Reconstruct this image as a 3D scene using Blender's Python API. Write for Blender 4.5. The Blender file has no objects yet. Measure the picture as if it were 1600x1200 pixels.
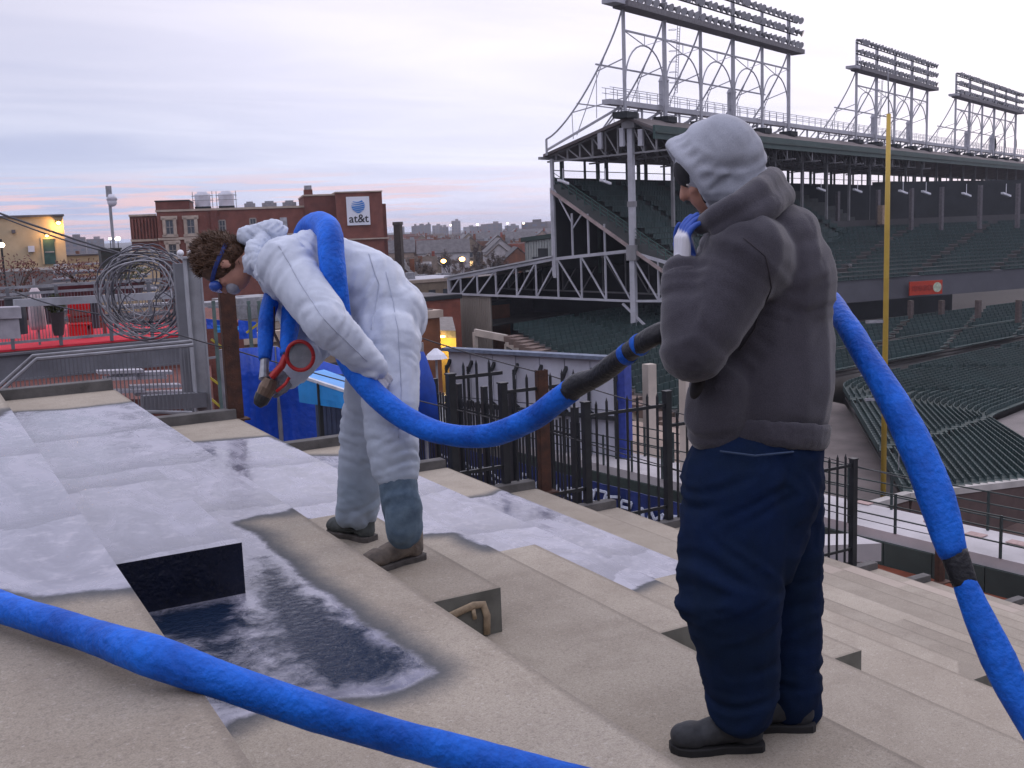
import bpy, bmesh, math, random
from mathutils import Vector, Matrix, noise
import numpy as np
random.seed(7)
SC = bpy.context.scene
COL = SC.collection
# ------------------------------------------------------------ camera (eye at the origin, z up)
PITCH, ROLL, HEAD, FPX = math.radians(8.4), math.radians(2.1), math.radians(29.1), 1680.0
FW = Vector((math.sin(HEAD)*math.cos(PITCH), math.cos(HEAD)*math.cos(PITCH), -math.sin(PITCH)))
_r = Vector((math.cos(HEAD), -math.sin(HEAD), 0.0)); _u = _r.cross(FW)
RT = _r*math.cos(ROLL) - _u*math.sin(ROLL)
UP = _u*math.cos(ROLL) + _r*math.sin(ROLL)
cam = bpy.data.cameras.new('camera'); camo = bpy.data.objects.new('camera', cam); COL.objects.link(camo)
cam.sensor_width = 36.0; cam.lens = 36.0*FPX/1600.0; cam.clip_start = 0.05; cam.clip_end = 8000
camo.matrix_world = Matrix(((RT.x, UP.x, -FW.x, 0), (RT.y, UP.y, -FW.y, 0), (RT.z, UP.z, -FW.z, 0), (0, 0, 0, 1)))
SC.camera = camo
# ------------------------------------------------------------ sky, sun, exposure
SC.view_settings.view_transform = 'Standard'; SC.view_settings.look = 'None'
SC.view_settings.exposure = 0.42; SC.view_settings.gamma = 1.0
try: SC.view_settings.use_curve_mapping = False
except Exception: pass
SUN_AZ, SUN_EL = math.radians(66), math.radians(14)
W = bpy.data.worlds.new("World"); SC.world = W; W.use_nodes = True
wn = W.node_tree; wn.nodes.clear(); N = wn.nodes.new; LK = wn.links.new
out = N('ShaderNodeOutputWorld'); bg = N('ShaderNodeBackground'); LK(bg.outputs[0], out.inputs[0])
sky = N('ShaderNodeTexSky'); sky.sky_type = 'NISHITA'; sky.sun_disc = False
sky.sun_elevation = SUN_EL; sky.sun_rotation = SUN_AZ
skm = N('ShaderNodeMix'); skm.data_type = 'RGBA'; skm.blend_type = 'MULTIPLY'; skm.inputs[0].default_value = 1
LK(sky.outputs[0], skm.inputs[6]); skm.inputs[7].default_value = (0.10, 0.10, 0.10, 1)
tc = N('ShaderNodeTexCoord'); sep = N('ShaderNodeSeparateXYZ'); LK(tc.outputs['Generated'], sep.inputs[0])
# cloud deck seen from below: project the direction on a flat layer so the bands crowd towards the horizon
def M_(op, a, b=None, cl=False):
    n = N('ShaderNodeMath'); n.operation = op; n.use_clamp = cl
    for i, v in enumerate((a, b)):
        if v is None: continue
        if isinstance(v, (int, float)): n.inputs[i].default_value = v
        else: LK(v, n.inputs[i])
    return n.outputs[0]
zz = M_('ADD', M_('MAXIMUM', sep.outputs[2], 0.0), 0.07)
cx = M_('DIVIDE', sep.outputs[0], zz); cy = M_('DIVIDE', sep.outputs[1], zz)
cmb = N('ShaderNodeCombineXYZ'); LK(cx, cmb.inputs[0]); LK(cy, cmb.inputs[1])
mp = N('ShaderNodeMapping'); LK(cmb.outputs[0], mp.inputs[0]); mp.inputs['Rotation'].default_value = (0, 0, HEAD+0.15); mp.inputs['Scale'].default_value = (0.35, 0.75, 1)
n1 = N('ShaderNodeTexNoise'); LK(mp.outputs[0], n1.inputs['Vector']); n1.inputs['Scale'].default_value = 1.3; n1.inputs['Detail'].default_value = 7; n1.inputs['Roughness'].default_value = 0.52; n1.inputs['Distortion'].default_value = 0.5
cr = N('ShaderNodeValToRGB'); LK(n1.outputs['Fac'], cr.inputs[0])
cr.color_ramp.elements[0].position = 0.33; cr.color_ramp.elements[0].color = (0.63, 0.63, 0.80, 1)
cr.color_ramp.elements[1].position = 0.66; cr.color_ramp.elements[1].color = (0.84, 0.81, 0.93, 1)
# low band: bluish grey-lavender towards the horizon with a pink break in the cloud
el = N('ShaderNodeValToRGB'); LK(M_('MULTIPLY', sep.outputs[2], 1.0), el.inputs[0])
e = el.color_ramp.elements
e[0].position = 0.0; e[0].color = (0.70, 0.80, 1.0, 1)
e[1].position = 0.24; e[1].color = (1.0, 0.985, 1.0, 1)
x = e.new(0.05); x.color = (0.77, 0.86, 1.0, 1)
x = e.new(0.12); x.color = (0.90, 0.93, 1.0, 1)
x = e.new(0.75); x.color = (1.0, 1.0, 1.0, 1)
zen = N('ShaderNodeMapRange'); LK(sep.outputs[2], zen.inputs[0]); zen.inputs[1].default_value = 0.2; zen.inputs[2].default_value = 1.0; zen.inputs[3].default_value = 1.0; zen.inputs[4].default_value = 1.75
mx = N('ShaderNodeMix'); mx.data_type = 'RGBA'; mx.blend_type = 'MULTIPLY'; mx.inputs[0].default_value = 1
LK(cr.outputs[0], mx.inputs[6]); LK(el.outputs[0], mx.inputs[7])
# brighter thin cloud around the hidden sun, pink towards the left horizon
def dirv(az, elv): return (math.sin(az)*math.cos(elv), math.cos(az)*math.cos(elv), math.sin(elv))
def lobe(az, elv, p0, p1):
    d = N('ShaderNodeVectorMath'); d.operation = 'DOT_PRODUCT'; LK(tc.outputs['Generated'], d.inputs[0]); d.inputs[1].default_value = dirv(az, elv)
    m = N('ShaderNodeMapRange'); m.interpolation_type = 'SMOOTHSTEP'; LK(d.outputs['Value'], m.inputs[0]); m.inputs[1].default_value = p0; m.inputs[2].default_value = p1
    return m.outputs[0]
gl = lobe(math.radians(45), math.radians(16), 0.75, 1.0)
mx2 = N('ShaderNodeMix'); mx2.data_type = 'RGBA'; mx2.blend_type = 'ADD'; LK(M_('MULTIPLY', gl, 1.0), mx2.inputs[0])
LK(mx.outputs[2], mx2.inputs[6]); mx2.inputs[7].default_value = (0.26, 0.22, 0.22, 1)
pk = lobe(math.radians(3), math.radians(2.2), 0.84, 0.99)
band = N('ShaderNodeMapRange'); band.interpolation_type = 'SMOOTHSTEP'
n2 = N('ShaderNodeTexNoise'); mp2 = N('ShaderNodeMapping'); LK(tc.outputs['Generated'], mp2.inputs[0]); mp2.inputs['Scale'].default_value = (2.5, 2.5, 60); LK(mp2.outputs[0], n2.inputs['Vector']); n2.inputs['Detail'].default_value = 4
LK(n2.outputs['Fac'], band.inputs[0]); band.inputs[1].default_value = 0.46; band.inputs[2].default_value = 0.60
low = N('ShaderNodeMapRange'); LK(sep.outputs[2], low.inputs[0]); low.inputs[1].default_value = 0.06; low.inputs[2].default_value = 0.035
mx3 = N('ShaderNodeMix'); mx3.data_type = 'RGBA'
LK(M_('MULTIPLY', M_('MULTIPLY', M_('MULTIPLY', pk, band.outputs[0]), low.outputs[0], True), 0.8), mx3.inputs[0]); LK(mx2.outputs[2], mx3.inputs[6]); mx3.inputs[7].default_value = (0.95, 0.62, 0.66, 1)
mxs = N('ShaderNodeMix'); mxs.data_type = 'RGBA'; mxs.inputs[0].default_value = 0.88
LK(skm.outputs[2], mxs.inputs[6]); LK(mx3.outputs[2], mxs.inputs[7])
LK(mxs.outputs[2], bg.inputs[0]); LK(M_('MULTIPLY', zen.outputs[0], 0.82), bg.inputs[1])
sl = bpy.data.lights.new('sun', 'SUN'); sl.energy = 0.35; sl.angle = math.radians(25); sl.color = (1.0, 0.88, 0.82)
so = bpy.data.objects.new('sun', sl); COL.objects.link(so)
so.rotation_euler = (Vector(dirv(SUN_AZ, math.radians(28)))).to_track_quat('Z', 'Y').to_euler()

# ------------------------------------------------------------ measuring helpers
def ray(px, py): return FW + RT*((px-800)/FPX) - UP*((py-600)/FPX)
def atD(px, py, D):                      # point of that sight line at horizontal distance D
    d = ray(px, py); return d*(D/math.hypot(d.x, d.y))
def atz(px, py, z): d = ray(px, py); return d*(z/d.z)
def atd(px, py, dep): return ray(px, py)*dep     # at optical depth
def aty(px, py, y): d = ray(px, py); return d*(y/d.y)
def onpl(px, py, p, n): d = ray(px, py); return d*(p.dot(n)/d.dot(n))
# ------------------------------------------------------------ materials
def lk(nt, a, b): nt.links.new(a, b)
_m = {}
def mat(name, col, rough=0.7, var=0.25, scale=4.0, bump=0.0, bscale=40.0, metal=0.0, spec=0.5, col2=None, rand=0.0, stretch=None, emit=None, estr=0.0, fine=0.0, sheen=0.0, ior=1.45):
    if name in _m: return _m[name]
    m = bpy.data.materials.new(name); m.use_nodes = True; nt = m.node_tree; b = nt.nodes['Principled BSDF']
    b.inputs['Roughness'].default_value = rough; b.inputs['Metallic'].default_value = metal
    b.inputs['Specular IOR Level'].default_value = spec; b.inputs['IOR'].default_value = ior
    if sheen: b.inputs['Sheen Weight'].default_value = sheen
    t = nt.nodes.new('ShaderNodeTexCoord'); mpp = nt.nodes.new('ShaderNodeMapping'); lk(nt, t.outputs['Object'], mpp.inputs[0])
    if stretch: mpp.inputs['Scale'].default_value = stretch
    n = nt.nodes.new('ShaderNodeTexNoise'); n.inputs['Scale'].default_value = scale; n.inputs['Detail'].default_value = 6; n.inputs['Roughness'].default_value = 0.6; lk(nt, mpp.outputs[0], n.inputs['Vector'])
    r = nt.nodes.new('ShaderNodeValToRGB'); lk(nt, n.outputs['Fac'], r.inputs[0])
    c2 = col2 if col2 else tuple(c*(1-var) for c in col); c1 = col if col2 else tuple(min(1, c*(1+var*0.6)) for c in col)
    r.color_ramp.elements[0].position = 0.36; r.color_ramp.elements[0].color = (*c2, 1)
    r.color_ramp.elements[1].position = 0.64; r.color_ramp.elements[1].color = (*c1, 1)
    last = r.outputs[0]
    if fine:
        f = nt.nodes.new('ShaderNodeTexNoise'); f.inputs['Scale'].default_value = bscale; f.inputs['Detail'].default_value = 3; lk(nt, t.outputs['Object'], f.inputs['Vector'])
        fr = nt.nodes.new('ShaderNodeMapRange'); lk(nt, f.outputs['Fac'], fr.inputs[0]); fr.inputs[1].default_value = 0.3; fr.inputs[2].default_value = 0.7; fr.inputs[3].default_value = 1-fine; fr.inputs[4].default_value = 1+fine
        hs = nt.nodes.new('ShaderNodeMix'); hs.data_type = 'RGBA'; hs.blend_type = 'MULTIPLY'; hs.inputs[0].default_value = 1; lk(nt, last, hs.inputs[6]); lk(nt, fr.outputs[0], hs.inputs[7]); last = hs.outputs[2]
    if rand:
        oi = nt.nodes.new('ShaderNodeObjectInfo'); hv = nt.nodes.new('ShaderNodeHueSaturation'); lk(nt, last, hv.inputs['Color'])
        mr = nt.nodes.new('ShaderNodeMapRange'); lk(nt, oi.outputs['Random'], mr.inputs[0]); mr.inputs[3].default_value = 1-rand; mr.inputs[4].default_value = 1+rand; lk(nt, mr.outputs[0], hv.inputs['Value'])
        mr2 = nt.nodes.new('ShaderNodeMapRange'); lk(nt, oi.outputs['Random'], mr2.inputs[0]); mr2.inputs[3].default_value = 0.5+rand*0.06; mr2.inputs[4].default_value = 0.5-rand*0.06; lk(nt, mr2.outputs[0], hv.inputs['Hue'])
        last = hv.outputs[0]
    lk(nt, last, b.inputs['Base Color'])
    if bump:
        f2 = nt.nodes.new('ShaderNodeTexNoise'); f2.inputs['Scale'].default_value = bscale; f2.inputs['Detail'].default_value = 5; lk(nt, mpp.outputs[0], f2.inputs['Vector'])
        bp = nt.nodes.new('ShaderNodeBump'); bp.inputs['Strength'].default_value = bump; bp.inputs['Distance'].default_value = 1.0/bscale; lk(nt, f2.outputs['Fac'], bp.inputs['Height']); lk(nt, bp.outputs[0], b.inputs['Normal'])
    if emit:
        b.inputs['Emission Color'].default_value = (*emit, 1); b.inputs['Emission Strength'].default_value = estr
    _m[name] = m; return m
# ------------------------------------------------------------ mesh builder
class MB:
    def __init__(s): s.v = []; s.f = []; s.mi = []; s.k = 0
    def add(s, vs, fs):
        o = len(s.v); s.v.extend([tuple(v) for v in vs]); s.f.extend([tuple(i+o for i in f) for f in fs]); s.mi.extend([s.k]*len(fs)); return s
    def hexa(s, p):                       # 8 corners: bottom 0-3 ccw, top 4-7
        return s.add(p, [(3, 2, 1, 0), (4, 5, 6, 7), (0, 1, 5, 4), (1, 2, 6, 5), (2, 3, 7, 6), (3, 0, 4, 7)])
    def box(s, c, d, ax=None, ay=None, az=None):
        c = Vector(c); X = (Vector(ax) if ax else Vector((1, 0, 0)))*d[0]/2; Y = (Vector(ay) if ay else Vector((0, 1, 0)))*d[1]/2; Z = (Vector(az) if az else Vector((0, 0, 1)))*d[2]/2
        return s.hexa([c-X-Y-Z, c+X-Y-Z, c+X+Y-Z, c-X+Y-Z, c-X-Y+Z, c+X-Y+Z, c+X+Y+Z, c-X+Y+Z])
    def b2(s, a, b): return s.box([(a[i]+b[i])/2 for i in range(3)], [abs(b[i]-a[i]) for i in range(3)])
    def bar(s, p, q, w, h=None, upv=(0, 0, 1)):
        p = Vector(p); q = Vector(q); d = q-p; L = d.length
        if L < 1e-6: return s
        d /= L; u = Vector(upv)
        if abs(d.dot(u)) > 0.98: u = Vector((1, 0, 0))
        X = d.cross(u).normalized(); Z = X.cross(d)
        return s.box((p+q)/2, (w, L, h or w), X, d, Z)
    def tube(s, pts, r, n=8, cap=True, rfun=None, ell=None, ref=None):
        pts = [Vector(p) for p in pts]; m = len(pts)
        rr = r if isinstance(r, (list, tuple)) else [r]*m
        prev = None; vs = []; fs = []
        for i, p in enumerate(pts):
            t = (pts[min(i+1, m-1)]-pts[max(i-1, 0)]).normalized()
            if prev is None:
                u = Vector(ref) if ref else (Vector((0, 0, 1)) if abs(t.z) < 0.9 else Vector((1, 0, 0)))
            else: u = prev
            u = (u - t*u.dot(t)).normalized(); prev = u; w = t.cross(u)
            ra = rr[i]; a, b = (ra if isinstance(ra, tuple) else (ra, ra))
            for k in range(n):
                an = 2*math.pi*k/n; q = 1.0 if not rfun else rfun(i, an)
                vs.append(p + u*math.cos(an)*a*q + w*math.sin(an)*b*q)
        for i in range(m-1):
            for k in range(n):
                k2 = (k+1) % n; fs.append((i*n+k, i*n+k2, (i+1)*n+k2, (i+1)*n+k))
        if cap:
            fs.append(tuple(range(n-1, -1, -1))); fs.append(tuple((m-1)*n+k for k in range(n)))
        return s.add(vs, fs)
    def cap(s, p, q, r1, r2, n=14):      # rounded limb segment from p to q, radii may be (a,b) tuples
        p = Vector(p); q = Vector(q); d = (q-p); L = d.length; d = d/L if L > 1e-6 else Vector((0, 0, 1))
        t1 = r1 if isinstance(r1, tuple) else (r1, r1); t2 = r2 if isinstance(r2, tuple) else (r2, r2)
        pts = []; rs = []
        for a in (88, 60, 30, 0):
            c, sn = math.cos(math.radians(a)), math.sin(math.radians(a)); pts.append(p - d*sn*min(t1)); rs.append((t1[0]*c, t1[1]*c))
        for k in (0.33, 0.66): pts.append(p.lerp(q, k)); rs.append((t1[0]+(t2[0]-t1[0])*k, t1[1]+(t2[1]-t1[1])*k))
        for a in (0, 30, 60, 88):
            c, sn = math.cos(math.radians(a)), math.sin(math.radians(a)); pts.append(q + d*sn*min(t2)); rs.append((t2[0]*c, t2[1]*c))
        return s.tube(pts, rs, n, ref=s.ref if hasattr(s, 'ref') else None)
    def chain(s, pts, rs, n=14):
        for i in range(len(pts)-1): s.cap(pts[i], pts[i+1], rs[i], rs[i+1], n)
        return s
    def ball(s, c, r, nu=14, nv=9, ax=None):
        c = Vector(c); r = r if isinstance(r, tuple) else (r, r, r); A = ax or (Vector((1, 0, 0)), Vector((0, 1, 0)), Vector((0, 0, 1)))
        vs = []; fs = []
        for j in range(nv+1):
            ph = math.pi*(0.02+0.96*j/nv)
            for i in range(nu):
                th = 2*math.pi*i/nu; vs.append(c + A[0]*(r[0]*math.sin(ph)*math.cos(th)) + A[1]*(r[1]*math.sin(ph)*math.sin(th)) + A[2]*(r[2]*math.cos(ph)))
        for j in range(nv):
            for i in range(nu):
                i2 = (i+1) % nu; fs.append((j*nu+i, (j+1)*nu+i, (j+1)*nu+i2, j*nu+i2))
        fs.append(tuple(range(nu))); fs.append(tuple(nv*nu+i for i in range(nu-1, -1, -1)))
        return s.add(vs, fs)
    def mesh(s, name, mats, smooth=False):
        me = bpy.data.meshes.new(name); me.from_pydata(s.v, [], s.f)
        for m in (mats if isinstance(mats, (list, tuple)) else [mats]): me.materials.append(m)
        me.polygons.foreach_set('material_index', s.mi)
        if smooth: me.polygons.foreach_set('use_smooth', [True]*len(s.f))
        me.update(); return me
    def build(s, name, mats, parent=None, smooth=False, fix=True, bevel=0):
        me = s.mesh(name, mats, smooth)
        if fix or bevel:
            bm = bmesh.new(); bm.from_mesh(me); bmesh.ops.recalc_face_normals(bm, faces=bm.faces); bm.to_mesh(me); bm.free()
        o = bpy.data.objects.new(name, me); COL.objects.link(o)
        if parent: o.parent = parent
        if bevel:
            bv = o.modifiers.new('bevel', 'BEVEL'); bv.width = bevel; bv.segments = 2; bv.limit_method = 'ANGLE'
        return o
def tag(o, label=None, cat=None, group=None, kind=None):
    if label: o['label'] = label
    if cat: o['category'] = cat
    if group: o['group'] = group
    if kind: o['kind'] = kind
    return o
def empty(name, loc=(0, 0, 0), rz=0):
    o = bpy.data.objects.new(name, None); COL.objects.link(o); o.location = loc; o.rotation_euler = (0, 0, rz); o.empty_display_size = 0.2; return o
def inst(name, me, parent=None, mtx=None):
    o = bpy.data.objects.new(name, me); COL.objects.link(o)
    if parent: o.parent = parent
    if mtx is not None: o.matrix_local = mtx
    return o
KIDS = {}
def copy_tree(o, parent=None):
    c = o.copy(); COL.objects.link(c)
    if parent: c.parent = parent
    for ch in list(o.children): copy_tree(ch, c)
    return c
def rel(o, base):                         # shift a world-space mesh so that it sits under an Empty at base
    o.data.transform(Matrix.Translation(-Vector(base)))
def remesh(mb, voxel, smooth=4, name='tmp'):
    me = mb.mesh(name, []); o = bpy.data.objects.new(name, me); COL.objects.link(o)
    r = o.modifiers.new('r', 'REMESH'); r.mode = 'VOXEL'; r.voxel_size = voxel; r.use_smooth_shade = True
    if smooth: sm = o.modifiers.new('s', 'SMOOTH'); sm.factor = 0.5; sm.iterations = smooth
    dg = bpy.context.evaluated_depsgraph_get(); res = bpy.data.meshes.new_from_object(o.evaluated_get(dg))
    bpy.data.objects.remove(o); bpy.data.meshes.remove(me)
    return res
def text_mesh(txt, size, depth, bold=0.0):
    cu = bpy.data.curves.new('t', 'FONT'); cu.body = txt; cu.size = size; cu.extrude = depth; cu.offset = bold; cu.align_x = 'CENTER'
    o = bpy.data.objects.new('t', cu); COL.objects.link(o)
    dg = bpy.context.evaluated_depsgraph_get(); me = bpy.data.meshes.new_from_object(o.evaluated_get(dg)); bpy.data.objects.remove(o); return me
# ============================================================ ROOFTOP TERRACE
LY = 9.36
def XE(n): return 0.417+1.008*n        # nosing line of tread n
def HT(n): return -(0.870+0.366*n)     # level of tread n
NT = 15
def deck_mat():
    m = bpy.data.materials.new('deck_coating'); m.use_nodes = True; nt = m.node_tree; b = nt.nodes['Principled BSDF']; nn = nt.nodes.new
    def math_(op, a, c=None, cl=False):
        n = nn('ShaderNodeMath'); n.operation = op; n.use_clamp = cl
        for i, v in enumerate((a, c)):
            if v is None: continue
            if isinstance(v, (int, float)): n.inputs[i].default_value = v
            else: lk(nt, v, n.inputs[i])
        return n.outputs[0]
    def sm(v, a, c_, o0=0.0, o1=1.0):
        n = nn('ShaderNodeMapRange'); n.interpolation_type = 'SMOOTHSTEP'; lk(nt, v, n.inputs[0]); n.inputs[1].default_value = a; n.inputs[2].default_value = c_; n.inputs[3].default_value = o0; n.inputs[4].default_value = o1; return n.outputs[0]
    def mixc(f, a, c_):
        n = nn('ShaderNodeMix'); n.data_type = 'RGBA'; lk(nt, f, n.inputs[0])
        for i, v in ((6, a), (7, c_)):
            if isinstance(v, tuple): n.inputs[i].default_value = (*v, 1)
            else: lk(nt, v, n.inputs[i])
        return n.outputs[2]
    def mixf(f, a, c_):
        n = nn('ShaderNodeMix'); n.data_type = 'FLOAT'; lk(nt, f, n.inputs[0])
        for i, v in ((2, a), (3, c_)):
            if isinstance(v, (int, float)): n.inputs[i].default_value = v
            else: lk(nt, v, n.inputs[i])
        return n.outputs[0]
    def noise_(sc, det=5, ro=0.6, vec=None, dist=0.0):
        n = nn('ShaderNodeTexNoise'); n.inputs['Scale'].default_value = sc; n.inputs['Detail'].default_value = det; n.inputs['Roughness'].default_value = ro; n.inputs['Distortion'].default_value = dist; lk(nt, vec or tcn.outputs['Object'], n.inputs['Vector']); return n.outputs['Fac']
    tcn = nn('ShaderNodeTexCoord')
    a = nn('ShaderNodeAttribute'); a.attribute_name = 'sd'; sd = a.outputs['Fac']
    a2 = nn('ShaderNodeAttribute'); a2.attribute_name = 'fresh_refl'; fr0 = a2.outputs['Fac']
    sp = nn('ShaderNodeSeparateXYZ'); lk(nt, tcn.outputs['Object'], sp.inputs[0])
    e1 = noise_(5.5, 5, 0.55); e2 = noise_(28, 4, 0.7)
    sdn = math_('ADD', math_('ADD', sd, math_('MULTIPLY', math_('SUBTRACT', e1, 0.5), 0.08)), math_('MULTIPLY', math_('SUBTRACT', e2, 0.5), 0.035))
    film = sm(sdn, -0.008, 0.026); over = sm(sdn, -0.13, 0.004)
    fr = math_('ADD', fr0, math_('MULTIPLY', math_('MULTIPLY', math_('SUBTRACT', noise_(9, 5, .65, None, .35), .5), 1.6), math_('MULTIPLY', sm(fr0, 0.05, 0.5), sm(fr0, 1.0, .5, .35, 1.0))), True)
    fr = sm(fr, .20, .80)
    # dry sanded base coat
    g = noise_(240, 3, 0.7); big = noise_(1.1, 6, 0.6); mid = noise_(6, 6, 0.65)
    tan = mixc(sm(big, 0.35, 0.65), (0.362, 0.316, 0.256), (0.436, 0.388, 0.318))
    tan = mixc(sm(mid, 0.42, 0.75, 0, 0.35), tan, (0.235, 0.195, 0.155))
    tan = mixc(sm(g, 0.40, 0.66, 0.0, 0.40), tan, (0.15, 0.125, 0.10)); tan = mixc(sm(noise_(95, 3, .7), 0.50, 0.68, 0.0, 0.42), tan, (0.17, 0.145, 0.125)); tan = mixc(sm(noise_(70, 3, .7), 0.56, 0.72, 0.0, 0.40), tan, (0.58, 0.53, 0.48)); tan = mixc(sm(noise_(2.3, 8, .72, None, 1.2), 0.56, 0.74, 0.0, 0.40), tan, (0.20, 0.17, 0.145))
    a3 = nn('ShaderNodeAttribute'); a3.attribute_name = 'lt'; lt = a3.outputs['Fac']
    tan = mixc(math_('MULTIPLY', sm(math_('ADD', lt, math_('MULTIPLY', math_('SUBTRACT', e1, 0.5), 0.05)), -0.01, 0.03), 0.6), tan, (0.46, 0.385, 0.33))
    oi = nn('ShaderNodeObjectInfo'); vv = nn('ShaderNodeHueSaturation'); lk(nt, tan, vv.inputs['Color']); lk(nt, sm(oi.outputs['Random'], 0, 1, .90, 1.09), vv.inputs['Value']); tan = vv.outputs['Color']
    ea = nn('ShaderNodeAttribute'); ea.attribute_name = 'edge'; tan = mixc(math_('MULTIPLY', sm(math_('ADD', ea.outputs['Fac'], math_('MULTIPLY', math_('SUBTRACT', e2, .5), .02)), .030, .004), .45), tan, (.16, .135, .11))
    tan = mixc(math_('MULTIPLY', over, 0.82), tan, (0.035, 0.050, 0.072))
    # sprayed film
    mpp = nn('ShaderNodeMapping'); lk(nt, tcn.outputs['Object'], mpp.inputs[0]); mpp.inputs['Scale'].default_value = (2.2, 0.8, 1); mpp.inputs['Rotation'].default_value = (0, 0, 0.3)
    st = noise_(2.3, 7, 0.62, mpp.outputs[0], 1.2); st2 = noise_(14, 5, 0.65)
    sheen_film = mixc(sm(st, 0.34, 0.68), (0.16, 0.165, 0.22), (0.33, 0.33, 0.40))  # sky sheen painted as pale grey and pale strokes over the navy film
    sheen_film = mixc(sm(st2, 0.5, 0.68, 0, 0.35), sheen_film, (0.47, 0.45, 0.52))
    lv = math_('FRACT', math_('ADD', math_('MULTIPLY', sp.outputs[1], 0.83), math_('MULTIPLY', math_('SUBTRACT', noise_(1.7, 4, .6), 0.5), 0.55)))
    sheen_film = mixc(math_('MULTIPLY', sm(lv, .30, 0.0), sm(lv, 0.0, 0.012, 0.0, 0.62)), sheen_film, (0.085, 0.09, 0.13))
    wetc = mixc(fr, sheen_film, (0.009, 0.019, 0.045))
    col = mixc(film, tan, wetc)
    lk(nt, col, b.inputs['Base Color'])
    rw = mixf(fr, sm(st, 0.36, 0.66, 0.12, 0.36), 0.10)
    ro = mixf(film, 0.88, rw); lk(nt, ro, b.inputs['Roughness'])
    lk(nt, mixf(film, 1.4, mixf(fr, 1.72, 1.24)), b.inputs['IOR'])
    # relief: grain on the base, orange-peel and ripples in the film
    rip = noise_(38, 4, 0.6, None, 0.8); rip2 = noise_(9, 4, 0.5)
    hf = math_('ADD', math_('MULTIPLY', rip, mixf(fr, 0.0010, 0.0085)), math_('MULTIPLY', rip2, 0.004))
    hh = mixf(film, math_('MULTIPLY', g, 0.0022), hf)
    hh = math_('ADD', hh, math_('MULTIPLY', film, 0.002))
    bp = nn('ShaderNodeBump'); bp.inputs['Strength'].default_value = 0.8; bp.inputs['Distance'].default_value = 1.0; lk(nt, hh, bp.inputs['Height']); lk(nt, bp.outputs[0], b.inputs['Normal'])
    return m
DECK = deck_mat()
RISER = mat('riser_coat', (0.17, 0.17, 0.15), 0.85, 0.3, 5, bump=0.3, bscale=200)
NAVY = mat('navy_wet_coat', (0.008, 0.011, 0.026), 0.16, 0.3, 6, bump=0.5, bscale=45)
CURB = mat('curb_dark', (0.105, 0.10, 0.098), 0.8, 0.3, 6, bump=0.3, bscale=90)
def sdist(P, poly):                     # signed distance, + inside
    x = P[:, 0]; y = P[:, 1]; n = len(poly); d2 = np.full(len(x), 1e9); ins = np.zeros(len(x), bool)
    for i in range(n):
        ax, ay = poly[i]; bx, by = poly[(i+1) % n]; ex, ey = bx-ax, by-ay; l = ex*ex+ey*ey+1e-12
        t = np.clip(((x-ax)*ex+(y-ay)*ey)/l, 0, 1); d2 = np.minimum(d2, (x-ax-t*ex)**2+(y-ay-t*ey)**2)
        c = ((ay > y) != (by > y)) & (x < (bx-ax)*(y-ay)/((by-ay) if by != ay else 1e-9)+ax); ins ^= c
    d = np.sqrt(d2); return np.where(ins, d, -d)
def plan(pts, z): return [(lambda q: (q.x, q.y))(atz(a, b, z)) for a, b in pts]
SPRAY = {
 0: plan([(10, 640), (-60, 700), (-300, 915), (0, 924), (70, 934), (120, 926), (172, 921), (240, 915), (300, 800), (160, 640)], HT(0)) ,
 1: plan([(24, 644), (105, 640), (184, 631), (260, 622), (520, 760), (450, 801), (405, 806), (362, 816), (405, 835), (432, 858), (470, 897), (520, 935), (585, 978), (655, 1024), (683, 1052), (640, 1078), (585, 1088), (510, 1096), (420, 1112), (372, 1124), (330, 1146), (200, 1150), (-100, 1000), (-60, 760)], HT(1)),
 2: plan([(250, 698), (300, 692), (420, 682), (780, 830), (760, 858), (745, 850), (712, 833), (670, 836), (600, 838), (450, 803), (330, 740)], HT(2)),
 3: plan([(480, 712), (690, 712), (1060, 890), (1030, 903), (978, 926), (905, 893), (871, 880), (830, 891), (700, 850), (420, 740)], HT(3)),
 4: plan([(600, 775), (731, 779), (764, 774), (783, 766), (1090, 870), (1120, 900), (1062, 938), (1025, 906)], HT(4)),
}
FRESH_REFL = {1: [(plan([(385, 850), (440, 890), (520, 950), (600, 1000), (660, 1050), (560, 1078), (430, 1098), (330, 1125), (240, 1050), (200, 965), (330, 950), (390, 945)], HT(1)), .55), (plan([(412, 872), (450, 905), (520, 955), (600, 1003), (655, 1042), (600, 1066), (505, 1072), (440, 1010), (405, 930)], HT(1)), 1.0), (plan([(205, 962), (375, 936), (378, 990), (330, 1010), (225, 1000)], HT(1)), .9)]}  # fresh film; its dark polygons carry painted reflections of worker and half step
deck = empty('rooftop_terrace'); tag(deck, kind='structure', label='stepped rooftop terrace with tan sanded coating, partly sprayed grey')
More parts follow.
